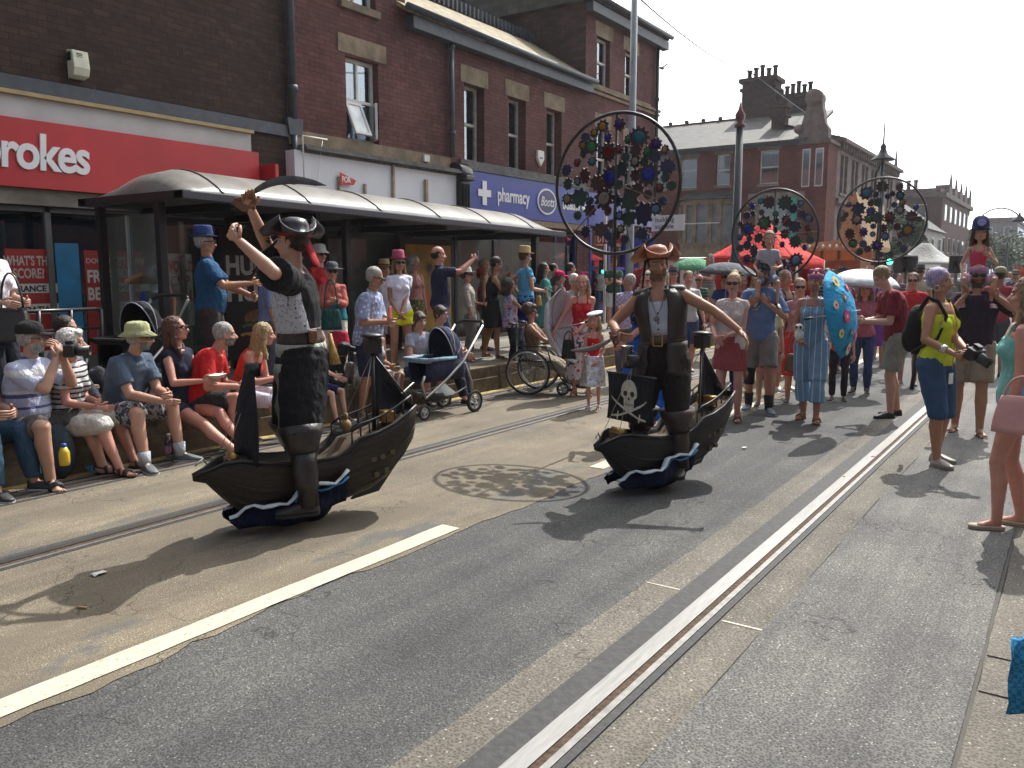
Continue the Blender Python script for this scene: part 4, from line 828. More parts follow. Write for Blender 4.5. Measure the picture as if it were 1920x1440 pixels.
    for Hp, K, A in ((hipL, kneeL, aL), (hipR, kneeR, aR)): p, r = legpts(Hp, K, A); limb(b, p, r, n=14)
    nk = .054*s*(.85 if fem else 1.05)*(.82 if kid else 1); b.caps(nb-upd*.03*s, hc_-upd*.055*hs, nk*1.08, nk*.98)
    hd = MB(); jw = .9 if fem or kid else 1.0
    hd.ell((0, -.014, .034), (.074, .093, .083)); hd.ell((0, .016, -.03), (.060*jw, .070, .082)); hd.ell((0, .05, -.088), (.030*jw, .028, .022)); hd.ell((0, .064, .022), (.05, .022, .018)); hd.caps((0, .086, .004), (0, .106, -.030), .008, .0135)
    hd.ell((-.014, .094, -.032), (.009, .010, .008)); hd.ell((.014, .094, -.032), (.009, .010, .008)); hd.ell((0, .083, -.058), (.024, .010, .010))
    for q in (-1, 1): hd.ell((q*.078, -.004, -.008), (.010, .018, .03)); hd.ell((q*.04, .052, -.03), (.025, .026, .024)); hd.ell((q*.04, .02, -.07), (.026*jw, .04, .03))
    b.add([HM @ V(p) for p in hd.v], hd.f, 0, True)
    fine = MB()
    # feet
    def foot(A, K, q, mb, inf, sole=False):
        fd = V((K.x-((hipL if q < 0 else hipR).x), K.y-((hipL if q < 0 else hipR).y), 0)); toe = P.get('toeL' if q < 0 else 'toeR')
        if toe is not None: fd = V((math.sin(R(toe)), math.cos(R(toe)), 0))
        elif fd.length < .08*s: fd = V((q*.2, 1, 0))
        else: fd = fd.normalized()+V((q*.15, 0, 0))
        fd = fd.normalized(); sd_ = V((fd.y, -fd.x, 0)); pitch = P.get('fpL' if q < 0 else 'fpR', 0); X = M.Translation(A) @ M.Rotation(math.atan2(-fd.x, fd.y), 4, 'Z') @ rx(-pitch) @ M.Scale(s*(1.0 if not fem else .92), 4)
        return X
    for q, A, K in ((-1, aL, kneeL), (1, aR, kneeR)):
        X = foot(A, K, q, b, 0); fm = MB(); op_ = not shoes or shoes[0] in ('sandal', 'flipflop')
        if not op_: X = X @ M.Translation((0, 0, .004)) @ M.Scale(.86, 4)
        fm.caps((0, -.02, -.035), (0, .04, -.035), .034, .032); fm.caps((0, .04, -.04), (q*.008, .135, -.058), .033, .022); fm.ell((q*.005, .12, -.06), (.042, .045, .018)); fm.ell((0, .05, -.058), (.036, .09, .02))
        b.add([X @ V(p) for p in fm.v], fm.f, 0, True)
        if lod < 2 and op_:
            for k in range(5): fine.caps(X @ V((q*(-.03+.0155*k), .145-.005*k*(k > 1), -.064)), X @ V((q*(-.031+.016*k), .172-.009*k, -.066)), .010*s if k else .013*s, .008*s if k else .011*s, 0, 7)
    # hands
    for q, E, Wr, key in ((-1, elL, wL, 'L'), (1, elR, wR, 'R')):
        d = V(P['d'+key]) if P['d'+key] else (Wr-E); d = d.normalized(); th = V(P['t'+key]) if P['t'+key] else V((-q*.35, .55, .75 if abs(d.z) < .75 else 0)); th = th-d*th.dot(d)
        th = th.normalized() if th.length > .05 else V((0, 1, 0)); nrm = d.cross(th)*(1 if q < 0 else -1); nrm.normalize(); c = P['c'+key]; hh = s**.8*(.92 if fem else 1.0)
        pm = Wr+d*.048*hh
        for k in (-1, 0, 1): b.caps(Wr+d*.01, Wr+d*.082*hh+th*(.021*k*hh), .021*hh, .0155*hh, 0, 8)
        for k in range(4):
            L = (.040, .044, .041, .033)[k]*hh; bp = Wr+d*.082*hh+th*((.0285-.019*k)*hh); dd = d; pts = [bp-d*.02]; 
            for j in range(3):
                an = c*(55, 95, 70)[j]*(1+.12*k*(.5 if c > .8 else 1)); an = R(an*.62 if j == 0 else an*.8); dd = (dd*math.cos(an)+nrm*math.sin(an)).normalized(); pts.append(pts[-1]+dd*(L+.02 if j == 0 else L*(.72, .72, .6)[j])) 
            fine.tube(pts+[pts[-1]+dd*.006*hh], [.0098*hh, .0094*hh, .0085*hh, .0072*hh, .003*hh], 0, 7)
        tb = Wr+d*.028*hh+th*.024*hh; td = (th*.75+d*.65+nrm*.35*(c+.2)).normalized(); t2 = (td*.5+d*.6+nrm*.6*c).normalized()
        fine.tube([tb-td*.012, tb+td*.036*hh, tb+td*.036*hh+t2*.03*hh, tb+td*.036*hh+t2*.037*hh], [.0125*hh, .011*hh, .0088*hh, .004*hh], 0, 8)
    hmi = np.array(HM.inverted()); bz = beard; 
    def zones(co):
        h = np.c_[co, np.ones(len(co))] @ hmi.T; x, y, z = h[:, 0], h[:, 1], h[:, 2]; m = np.zeros(len(co), int)
        if bz: m[(np.abs(x) < .075) & (y > -.005+.0) & (z < -.035) & (z > -.13) & ~((np.abs(x) < .022) & (z > -.068) & (z < -.05) & (y > .075)) & ~((z > -.048) & (np.abs(x) < .015)) & ((z < -.062) | (np.abs(x) > .035) | ((z < -.042) & (y > .07)))] = 4
        m[(np.abs(x) < .026) & (z < -.05) & (z > -.067) & (y > .08)] = 3
        m[(np.abs(np.abs(x)-.033) < .021) & (z > .018) & (z < .025+.12*(.02-np.abs(np.abs(x)-.033))) & (y > .05)] = 4
        e = ((np.abs(x)-.031)/.0155)**2+((z-.002)/.0085)**2 < 1; m[e & (y > .05)] = 2
        return m
    bc = tuple(v*(.55 if bz in ('grey', 'white') else 1) for v in HC.get(bz, (.05, .03, .02))) if bz else tuple(v*.7 for v in HC.get(hc, (.05, .03, .02)))
    if lod < 2 and hc != 'none':
        for q in (-1, 1): 
            fine.add([HM @ V(p) for p in MB().ell((q*.031, .0725, .001), (.0125, .0105, .0070)).v], MB().ell((0, 0, 0), (1, 1, 1)).f, 1, True)
            fine.add([HM @ V(p) for p in MB().ell((q*.031, .0802, .001), (.0060, .004, .0058)).v], MB().ell((0, 0, 0), (1, 1, 1)).f, 2, True)
    root = rem(b, 'person', [mk, M_eye, M_iris, M_lip, hairm(bc)], None, vox, 2, 0, fine=fine, zones=zones)
    root.location = loc; root.rotation_euler = (0, 0, R(-a)); tag(root, label, cat, group)
    X0 = dict(root=root, S=S, s=s, hs=hs, HM=HM, wL=wL, wR=wR, elL=elL, elR=elR, SL=SL, SR=SR, nb=nb, che=che, wai=wai, pel=pel, rv=rv, fv=fv, upd=upd, spine=spine, ring=ring, kneeL=kneeL, kneeR=kneeR, aL=aL, aR=aR, hipL=hipL, hipR=hipR, foot=foot)
    cv = vox*1.15
    # --- upper garment
    if top:
        k, m = top[0], top[1]; o = dict(sl=.5, t0=.0, t1=.985, inf=.019, fl=.0, nm='shirt', straps=False, sinf=.012, open=0); o.update(top[2] if len(top) > 2 else {})
        if k == 'tank': o['sl'] = 0; o['straps'] = True; o['t1'] = min(o['t1'], .84); o['inf'] = .009
        if k == 'sleeveless': o['sl'] = 0; o['t1'] = .97
        if k == 'long': o['sl'] = 1.94
        mb = MB(); torso(mb, o['t0'], o['t1'], o['inf']*s, o['fl'], 10, 0, 1)
        for q, S_, E, Wr in ((-1, SL, elL, wL), (1, SR, elR, wR)):
            if o['sl'] > 0 or k == 'sleeveless':
                mb.caps(nb-upd*.026*s, S_+upd*.008*s, .042*s+.013, .046*ag+.013*(k != 'sleeveless')+.004); mb.caps(che+rv*(q*.085*s)+upd*.05*s, S_-upd*.02*s, .07*s+.012, .05*ag+.011)
            if o['sl'] > 0:
                L = o['sl']; e1 = S_.lerp(E, min(1, L)); x_, y_, d_ = basis_from(E-S_); ri = o['sinf']*s
                mb.tube([S_-d_*.02, S_.lerp(E, min(1, L)*.5), e1], [.048*ag+ri, .052*ag+ri, .051*ag+ri*1.3], n=14)
                if L > 1: e2 = E.lerp(Wr, L-1); mb.caps(e1, E, .045*ag+ri, .045*ag+ri); mb.tube([E, E.lerp(e2, .5), e2], [.046*ag+ri, .044*ag+ri, .036*ag+ri], n=14)
            if o['straps']:
                sx = .075*s; mb.tube([che+rv*(q*sx)+fv*(.1*s*G)+upd*.0, nb+rv*(q*sx)+fv*.055*s-upd*.03*s, nb+rv*(q*sx)+upd*.012*s-fv*.005, nb+rv*(q*sx)-fv*.075*s-upd*.035*s, che+rv*(q*sx)-fv*.1*s*G], [.018*s]*5, n=8, flat=.6, hint=rv)
        if k in ('polo', 'shirt', 'long') or o.get('collar'):
            c_ = nb+upd*.012*s; mb.loft([ring(c_-upd*.03*s, upd, rv, fv, .075*s, .068*s), ring(c_+upd*.022*s-fv*.006*s, upd, rv, fv, .066*s, .066*s)])
        X0['top'] = rem(mb, o['nm'], m, root, cv, 2, .017 if lod < 2 else 0, .07)
    # --- lower garment
    if bot:
        k, m = bot[0], bot[1]; o = dict(t0=-.1, t1=.2, inf=.007, L=None, linf=.014, fl=0, nm=None); o.update(bot[2] if len(bot) > 2 else {})
        mb = MB(); nm = o['nm'] or dict(shorts='shorts', trousers='trousers', capri='cropped_trousers', skirt='skirt', dress='dress').get(k, k)
        if k in ('shorts', 'trousers', 'capri'):
            L = o['L'] if o['L'] is not None else dict(shorts=.85, trousers=1.93, capri=1.45)[k]; torso(mb, o['t0'], o['t1'], o['inf']*s, 0, 6)
            for Hp, K, A in ((hipL, kneeL, aL), (hipR, kneeR, aR)):
                p, r = legpts(Hp, K, A); e1 = Hp.lerp(K, min(1, L)); ri = o['linf']*s; f = o['fl']*s
                mb.caps(Hp, Hp.lerp(e1, .3), r[0]+ri, r[0]*.93+ri, 0, 14); mb.tube([Hp, Hp.lerp(e1, .5), e1], [r[0]*.97+ri, r[1]*1.04+ri+f*.5, (r[1] if L < 1 else r[2]*1.08)+ri+f], n=16)
                if L > 1: e2 = K.lerp(A, L-1); mb.caps(Hp.lerp(K, .85), K, r[2]*1.1+ri, r[2]*1.05+ri); mb.tube([K, K.lerp(e2, .5), e2], [r[2]*1.05+ri, r[3]*1.02+ri+f*.3, r[5]+ri*1.5+f], n=16)
        else:
            zl = o.get('L') or .45; c0 = pel; rg = []; n = 8
            if k == 'dress': torso(mb, -.02, o.get('tt', .84), .012*s, 0, 9)
            for i in range(n+1):
                f = i/n; z_ = pel.z+.1*s-(pel.z+.1*s-zl*s)*f; aa = (.16+.02*math.sin(f*2)+o['fl']*f)*s*G+.014; bb = (.115+.02*f+o['fl']*f)*s*G+.014
                rg.append([V((aa*(1+.05*f*math.sin(7*2*math.pi*j/28))*math.cos(2*math.pi*j/28), bb*(1+.06*f*math.sin(7*2*math.pi*j/28))*math.sin(2*math.pi*j/28), z_))+V((0, 0, 0)) for j in range(28)])
            mb.loft(rg)
            if k == 'dress':
                for q in (-1, 1): sx = .075*s; mb.tube([che+rv*(q*sx)+fv*(.1*s*G), nb+rv*(q*sx)+fv*.055*s-upd*.03*s, nb+rv*(q*sx)+upd*.012*s, nb+rv*(q*sx)-fv*.075*s-upd*.035*s, che+rv*(q*sx)-fv*.1*s*G], [.014*s]*5, n=8, hint=rv)
        X0['bot'] = rem(mb, nm, m, root, cv, 2, .018 if lod < 2 else 0, .08)
    # --- shoes
    if shoes:
        k, c = shoes[0], shoes[1]; cs = shoes[2] if len(shoes) > 2 else (.55, .55, .52)
        for q, A, K in ((-1, aL, kneeL), (1, aR, kneeR)):
            X = foot(A, K, q, None, 0); mb = MB()
            def outline(z, e, t=0): return [V(((.036+e)*x_, y_*(1+e*3)+.05, z)) for x_, y_ in ((.75, -.095), (.95, -.06), (.9, 0), (1.2, .07), (1.05, .11), (.6, .138), (0, .146), (-.6, .138), (-1.05, .11), (-1.2, .07), (-.9, 0), (-.95, -.06), (-.75, -.095), (0, -.112))]
            if k in ('sandal', 'flipflop', 'flat'):
                mb.loft([outline(-.080, .0), outline(-.068, .002)], 0, smooth=False)
                if k == 'sandal':
                    for y_ in (.115, .085, .03): mb.tube([(-.046, y_, -.068), (-.036, y_, -.03+(.115-y_)*.2), (0, y_-.004, -.02+(.115-y_)*.25), (.036, y_, -.03+(.115-y_)*.2), (.046, y_, -.068)], .0075, 0, 6, flat=1.8)
                    mb.tube([(-.035, .03, -.03), (-.03, -.04, -.01), (0, -.062, -.008), (.03, -.04, -.01), (.035, .03, -.03)], .007, 0, 6)
                elif k == 'flipflop': mb.tube([(-.036, .03, -.068), (-.02, .09, -.035), (.0, .125, -.045), (.02, .09, -.035), (.036, .03, -.068)], .006, 0, 6)
                else: mb.loft([outline(-.068, .003), outline(-.05, .003), outline(-.046, -.002)][:2], 0)
                mb.build('sandal' if k != 'flat' else 'shoe', mt('shoe_colour', c, .6), root).matrix_local = X
            else:
                mb.loft([outline(-.082, .003), outline(-.064, .004)], 1, smooth=False)
                up_ = [outline(-.064, .001), outline(-.048, .001)]; r3 = [V((p.x*.9, p.y*.93+.002, -.034+(.018 if p.y < .03 else -.006*(p.y-.03)/.12))) for p in outline(0, 0)]; r4 = [V((p.x*.72, min(p.y*.62-.008, .065), .0 if p.y < .06 else -.012)) for p in outline(0, 0)]
                mb.loft(up_+[r3, r4], 0)
                if k == 'boot': mb.tube([(0, -.012, -.03), (0, -.012, .05), (0, -.012, .13)], [.047, .046, .054], 0, 14)
                if k == 'trainer': [mb.tube([(-.018, y_, -.018-(y_-.05)*.3), (.018, y_, -.018-(y_-.05)*.3)], .004, 1, 5) for y_ in (.05, .07, .09)]
                o_ = mb.build('shoe' if k != 'boot' else 'boot', [mt('shoe_colour', c, .5), mt('sole', cs, .7)], root); o_.matrix_local = X
            if sock and k not in ('sandal', 'flipflop'): MB().tube([A-V((0, 0, .03)), A.lerp(K, sock[1])], [.042*lg, (.04+.05*sock[1])*lg], 0, 12).build('sock', cloth(sock[0]), root)
    # --- hair
    def hp(mb, *a, **k): mb.add([HM @ V(p) for p in k['m'].v], k['m'].f, k.get('mat', 0), True)
    if hair and hair != 'bald':
        h = MB(); top_ = (.082, .099, .089)
        if hair not in ('rim',): h.ell((0, -.026, .041), top_ if not (hat and hat[0] != 'helmet') else (.079, .094, .07))
        if hair in ('short', 'rim', 'crop'): h.ell((0, -.045, .0), (.077, .068, .062)) ; [h.ell((q*.068, -.015, .012), (.014, .04, .05)) for q in (-1, 1)]
        if hair == 'crop': pass
        if hair == 'fringe': h.ell((0, .035, .062), (.07, .05, .035)); h.ell((.02, .062, .048), (.045, .022, .022)); h.ell((0, -.04, .0), (.084, .068, .07)); [h.ell((q*.07, .0, .01), (.016, .045, .05)) for q in (-1, 1)]
        if hair in ('long', 'longf', 'wavy'):
            h.ell((0, -.05, .0), (.088, .065, .08)); L = .30 if hair != 'wavy' else .26
            h.caps((0, -.07, -.02), (0, -.10, -L*.75), .072, .058); 
            for q in (-1, 1): h.caps((q*.068, .0, .03), (q*.085, -.02, -.12), .026, .034); h.caps((q*.085, -.02, -.12), (q*.095, .015, -L*.8), .034, .024)
        if hair == 'bob': h.ell((0, -.04, -.005), (.098, .085, .095)); [h.ell((q*.082, -.0, -.03), (.022, .05, .075)) for q in (-1, 1)]
        if hair == 'puff': h.ell((0, -.035, .035), (.1, .105, .1)); [h.ell((q*.08, -.02, .0), (.028, .05, .06)) for q in (-1, 1)]; h.ell((.0, .045, .085), (.065, .04, .035))
        if hair == 'curly': h.ell((0, -.045, .01), (.12, .115, .125)); h.ell((0, -.07, -.08), (.12, .09, .1))
        if hair == 'bun': h.ell((0, -.045, .0), (.08, .064, .062)); h.ell((0, -.07, .12), (.045, .045, .04)); [h.ell((q*.07, -.02, .01), (.014, .04, .05)) for q in (-1, 1)]
        if hair == 'pony': h.ell((0, -.045, .0), (.08, .064, .062)); h.caps((0, -.12, .04), (0, -.15, -.15), .03, .022); [h.ell((q*.07, -.02, .01), (.014, .04, .05)) for q in (-1, 1)]
        if hair == 'pigtails': h.ell((0, -.045, .0), (.082, .066, .066)); [(h.caps((q*.085, -.03, -.03), (q*.12, .01, -.17), .033, .02)) for q in (-1, 1)]
        mb = MB(); mb.add([HM @ V(p) for p in h.v], h.f, 0, True)
        rem(mb, 'hair', hairm(HC[hc] if isinstance(hc, str) else hc), root, min(cv, .012), 1, .022 if hair in ('curly', 'puff', 'wavy', 'long', 'longf') else .010, .018 if hair != 'curly' else .03)
    hs1 = HM
    def put(mb, nm, m, bevel=0): o_ = mb.build(nm, m, root, bevel=bevel); o_.matrix_local = hs1; return o_
    if shades or glasses:
        mb = MB(); mm = M_lens if shades else M_lead
        for q in (-1, 1):
            if shades: mb.ell((q*.033, .098, .004), (.031, .010, .023))
            else: mb.tube([(q*.033+.024*math.cos(t), .1, .002+.018*math.sin(t)) for t in np.linspace(0, 6.0, 14)], .002, 0, 5, closed=True)
            mb.bar((q*.062, .092, .012), (q*.083, -.01, .008), .005, .008)
        mb.bar((-.014, .104, .010), (.014, .104, .010), .006, .006); put(mb, 'sunglasses' if shades else 'glasses', mm)
    if hat:
        k, c = hat[0], hat[1]; c2 = hat[2] if len(hat) > 2 else (.02, .02, .02); mm = [cloth(c), cloth(c2)] if not (len(hat) > 3 and hat[3]) else [hat[3], cloth(c2)]; mb = MB(); O = (0, -.018, 0)
        if k in ('fedora', 'trilby'):
            bl = .052 if k == 'fedora' else .032
            mb.lathe([(.088, .062), (.088+bl*.6, .058), (.088+bl, .068), (.088+bl, .072), (.088+bl*.6, .063), (.089, .07), (.086, .1), (.082, .14), (.078, .165), (.068, .178), (.035, .168), (0, .160)], O, 30, 0, sy=1.17, cap=False)
            mb.lathe([(.0905, .068), (.0895, .068), (.0885, .094), (.0875, .096)], O, 30, 1, sy=1.17, cap=False)
        elif k == 'cap':
            mb.lathe([(.088, .045), (.0895, .07), (.085, .105), (.065, .132), (.03, .146), (0, .149)], O, 24, 0, sy=1.16, cap=False); vz = []
            for i in range(5): f = i/4; vz.append([(x_*(1-.12*f), .062+.095*f*math.sqrt(max(0, 1-(x_/.085)**2*.55))+.02*(1-abs(x_)/.085), .055-.012*f-2.2*x_*x_) for x_ in np.linspace(-.078, .078, 9)])
            mb.sheet(vz, .004, 0); mb.ell((0, -.018, .149), (.008, .008, .005))
        elif k in ('bucket', 'sunhat', 'cloche'):
            e = dict(bucket=(.045, -.035), sunhat=(.085, -.012), cloche=(.06, .0))[k]
            mb.lathe([(.087, .05), (.089+e[0], .05+e[1]), (.092+e[0], .054+e[1]), (.090, .058), (.089, .08), (.083, .118), (.066, .138), (.03, .146), (0, .147)], O, 28, 0, sy=1.16, cap=False)
        elif k == 'headband': mb.lathe([(.080, .03), (.087, .035), (.089, .06), (.087, .085), (.080, .088)], O, 24, 0, sy=1.17, cap=False)
        elif k == 'bow':
            mb.tube([(.085*math.cos(t), -.01, .03+.1*math.sin(t)) for t in np.linspace(0, math.pi, 12)], .006, 0, 6); [mb.ell((q*.03-.02, .0, .138), (.03, .014, .018)) for q in (-1, 1)]; mb.ell((-.02, 0, .14), (.01, .012, .01))
        elif k == 'plate':   # flat round sailor style hat
            X = M.Translation((0, -.015, .10)) @ rx(-14) @ ry(8); mb.lathe([(.082, -.03), (.084, 0)], (0, 0, 0), 22, 1, X=X); mb.lathe([(.02, .0), (.118, .0), (.122, .008), (.118, .016), (.0, .02)], (0, 0, 0), 26, 0, X=X)
        elif k == 'helmet':
            mb.lathe([(.098, .03), (.125, .022), (.127, .027), (.1, .045), (.1, .08), (.094, .14), (.07, .185), (.03, .205), (0, .208)], O, 26, 0, sy=1.12, cap=False)
            n = 22; ps = [(( .056 if (i % 2) else .042)*math.cos(2*math.pi*i/n), (.056 if (i % 2) else .042)*math.sin(2*math.pi*i/n)) for i in range(n)]
            mb.prism(ps, .01, 1, X=M.Translation((0, .092, .115)) @ rx(14))
        elif k == 'tricorn':
            n = 36; rg = []; lean_ = rx(hat[4] if len(hat) > 4 else 0)
            for (rr, zz) in ((.086, .045), (.15, .05), (.165, .075), (.158, .082), (.13, .06), (.09, .07), (.088, .11), (.07, .145), (.03, .158), (.002, .16)):
                rw = []
                for j in range(n):
                    t = 2*math.pi*j/n; u_ = (math.cos(1.5*(t-math.pi/2)))**2 if rr > .1 else 0; fl = abs(math.cos(1.5*(t-math.pi/2)))
                    rr_ = rr*(1-.30*(1-fl)**1.0*(rr > .1)+.28*fl*(rr > .1)); z_ = zz+(.085*(1-fl)**.8 if rr > .14 else 0)-(.02*fl if rr > .14 else 0)
                    rw.append(V((rr_*math.cos(t), rr_*math.sin(t)*1.06-.015, z_)))
                rg.append(rw)
            mb.add([lean_ @ V(p) for r_ in rg for p in r_], MB().loft(rg, cap=False).f, 0, True); mm = [hat[3], cloth(c2)]
            mb.lathe([(.088, .035), (.0885, .052)], O, 24, 1, sy=1.16, X=lean_, cap=False)
        put(mb, dict(headband='headband', bow='hair_bow', helmet='helmet', cap='cap').get(k, 'hat'), mm)
    if extra: extra(X0)
    return X0
def attach(X0, mb, name, m, bevel=0): return mb.build(name, m, X0['root'], bevel=bevel)
def wpos(X0, p):
    "local point of a person to world"
    r = X0['root']; return M.Translation(r.location) @ r.rotation_euler.to_matrix().to_4x4() @ V(p)
# ================================================================ THE PEOPLE
C = cloth
def w2(u, v, X): p = W(u, v, X=X); return (X, p.y, 0)
def wg(u, v): p = W(u, v, Z=0); return (p.x, p.y, 0)
def onp(u, v, X, z=PZ): p = W(u, v, X=X); return (X, p.y, z)
KERB = 'spectators sitting on the kerb'; ROW = 'spectators standing on the pavement'; PAR = 'people walking in the parade'
SIT = dict(POSE['sit'])
def sit(**k): d = dict(SIT); d.update(k); d['absz'] = True; return d
def hoff(l, b, s=1): return s*(.17*math.sin(R(.7*l))+.2*math.sin(R(l))+.33*math.sin(R(l+b)))
def sitter(label, u, v, a, X=-6.86, dx=0, **k):
    k.setdefault('group', KERB); ps = k.pop('ps', {}); o = hoff(ps.get('lean', 12), ps.get('bend', 0)); p = W(u, v, X=X+o*math.sin(R(a)))
    return person(label, (X, p.y-o*math.cos(R(a))+dx, 0), a, pose=sit(**ps), **k)
cat_ = cat_
# ---- seated on the kerb, left to right
F = {}
F['jeans'] = sitter('person in blue jeans sitting at the far left edge, only a knee showing', -62, 640, 70, H=1.7, top=('tee', C((.1, .12, .2))), bot=('trousers', C((.03, .07, .12))), shoes=('shoe', (.03, .03, .03)), ps=dict(AL=(-.16, .48, .08)))
F['cam'] = sitter('man in a black cap and lilac striped polo shirt photographing from the kerb', 62, 625, 62, H=1.74, g=1.16, belly=.08, skinc='fair', hc='grey', top=('polo', C((.44, .47, .62), 'bigstripe', (.62, .63, .66), 2.6, (.09, .10, .26)), dict(sl=.85)),
    bot=('shorts', C((.10, .09, .085)), dict(L=.9)), shoes=('sandal', (.02, .02, .022)), hat=('cap', (.015, .015, .016)), glasses=True, beard='white', head=-22, nod=0,
    ps=dict(lean=14, HL=(-.035, .36, 1.0), HR=(.05, .37, .98), cL=.75, cR=.75, tL=(0, 0, 1), tR=(0, 0, 1), pL=(-.5, -.1, -1), pR=(.6, -.1, -1), AL=(-.24, .50, .08), AR=(.26, .40, .08), kL=(-.4, 1, .3), kR=(.5, 1, .3)))
F['behind'] = person('dark haired person half hidden behind the man photographing in the black cap', onp(100, 612, -7.45, PZ), 60, pose=sit(hz=.12, HL=(-.15, .3, .3), HR=(.15, .3, .3), AL=(-.14, .5, .05), AR=(.14, .5, .05)), H=1.7, sex='f', hair='short', hc='dark', glasses=True, top=('tee', C((.2, .2, .22))), bot=('trousers', C((.05, .05, .06))), group=KERB)
F['whitehair'] = sitter('woman with puffy white hair in a striped tee and rolled white trousers', 140, 628, 58, H=1.58, sex='f', skinc='pink', hair='puff', hc='white', g=1.1, belly=.04, head=-20, top=('tee', C((.62, .61, .6), 'hstripe', (.03, .03, .06), 24, .36), dict(sl=.6)),
    bot=('capri', C((.58, .55, .50)), dict(L=1.12, linf=.03)), shoes=('sandal', (.03, .022, .02)), ps=dict(HL=(.0, .28, .60), HR=(.08, .33, .56), AL=(-.12, .50, .08), AR=(.16, .52, .08), cL=.6, cR=.6))
F['bucket'] = sitter('man in a lime patterned bucket hat, slate polo and camouflage shorts', 262, 618, 74, H=1.76, g=1.1, belly=.05, hc='grey', beard='grey', shades=True, hat=('bucket', (.40, .41, .22)), head=-40, top=('polo', C((.075, .105, .155)), dict(sl=.7)),
    bot=('shorts', C((.10, .10, .12), 'camo', (.30, .30, .31), 1, (.03, .03, .05)), dict(L=.92, linf=.03)), shoes=('shoe', (.10, .115, .12), (.5, .5, .5)), sock=(( .4, .42, .45), .22),
    ps=dict(lean=22, bend=8, HL=(-.02, .52, .62), HR=(.1, .55, .58), cL=.8, cR=.8, AL=(-.16, .50, .08), AR=(.26, .50, .08), kL=(-.25, 1, .3), kR=(.3, 1, .3)))
F['brunette'] = sitter('woman with long auburn hair, sunglasses and navy sleeveless top stretching her legs', 332, 608, 72, H=1.70, sex='f', skinc='pink', hair='longf', hc='auburn', shades=True, head=-26, nod=-8, top=('sleeveless', C((.018, .022, .045))), bot=('shorts', C((.03, .035, .06)), dict(L=.45)),
    shoes=('flipflop', (.2, .18, .16)), ps=dict(lean=4, HL=(-.02, .36, .66), HR=(.14, .38, .68), cL=.4, cR=.4, AL=(-.02, .68, .07), AR=(.20, .76, .07), kL=(0, .5, 1), kR=(.1, .5, 1), toeL=10, toeR=20))
F['redman'] = sitter('grey bearded man in a red T-shirt with a white diamond logo', 424, 618, 52, H=1.72, g=1.18, belly=.06, skinc='pink', hair='crop', hc='grey', beard='grey', head=-12, top=('tee', C((.48, .015, .018)), dict(sl=.7)), bot=('shorts', C((.04, .04, .045))), shoes=('trainer', (.05, .05, .055)), sock=((.03, .03, .03), .15),
    ps=dict(lean=24, bend=10, HL=(-.04, .42, .57), HR=(.2, .44, .60), cL=.6, cR=.9, AL=(-.12, .38, .08), AR=(.2, .40, .08)))
F['coral'] = sitter('blonde woman in a coral top sitting behind the left pirate ship', 500, 612, 62, H=1.64, sex='f', skinc='pink', hair='longf', hc='blonde', head=-28, nod=4, top=('tank', C((.55, .06, .04))), bot=('capri', C((.62, .58, .66)), dict(L=1.1)), shoes=('sandal', (.2, .07, .03)),
    ps=dict(lean=26, bend=6, HL=(-.02, .42, .6), HR=(.08, .44, .62), AL=(-.08, .56, .08), AR=(.22, .60, .08)))
F['kid'] = sitter('pale child in navy shorts sitting by the dogs, hidden behind the left pirate', 606, 690, 75, H=1.25, hair='short', hc='brown', skinc='pale', top=('tee', C((.03, .04, .10))), bot=('shorts', C((.02, .03, .09))), shoes=('trainer', (.1, .1, .12)), ps=dict(hz=.42, HL=(0, .28, .55), HR=(.16, .38, .56), AL=(-.1, .34, .07), AR=(.12, .36, .07)))
F['tanwoman'] = sitter('tanned woman in a white vest crouching behind the man in the floral shirt', 716, 645, 80, H=1.6, sex='f', skinc='tan', hair='short', hc='dark', top=('tank', C((.6, .6, .6))), bot=('shorts', C((.55, .55, .56))), shoes=('sandal', (.1, .05, .03)), ps=dict(lean=20, HL=(0, .34, .58), HR=(.08, .36, .56), AL=(-.1, .36, .08), AR=(.14, .36, .08)))
F['boy1'] = sitter('boy with short brown fringe peeping over the pushchair hood', 790, 598, 100, H=1.5, hair='fringe', hc='brown', skinc='fair', head=10, nod=10, top=('tee', C((.3, .32, .4))), bot=('shorts', C((.05, .06, .12))), shoes=('trainer', (.03, .03, .03)), ps=dict(AL=(-.1, .36, .08), AR=(.1, .38, .08)))
F['boy2'] = sitter('teenage boy in glasses with clasped hands beside the pushchair', 829, 588, 70, H=1.68, hair='fringe', hc='brown', skinc='fair', glasses=True, head=18, top=('tee', C((.05, .06, .07), 'vstripe', (.18, .40, .34), 1.3), dict(sl=.7)), bot=('trousers', C((.014, .015, .02))), shoes=('shoe', (.02, .02, .022)),
    ps=dict(lean=14, HL=(.14, .50, .66), HR=(.22, .50, .64), cL=.9, cR=.9, AL=(.02, .50, .08), AR=(.28, .54, .08)))
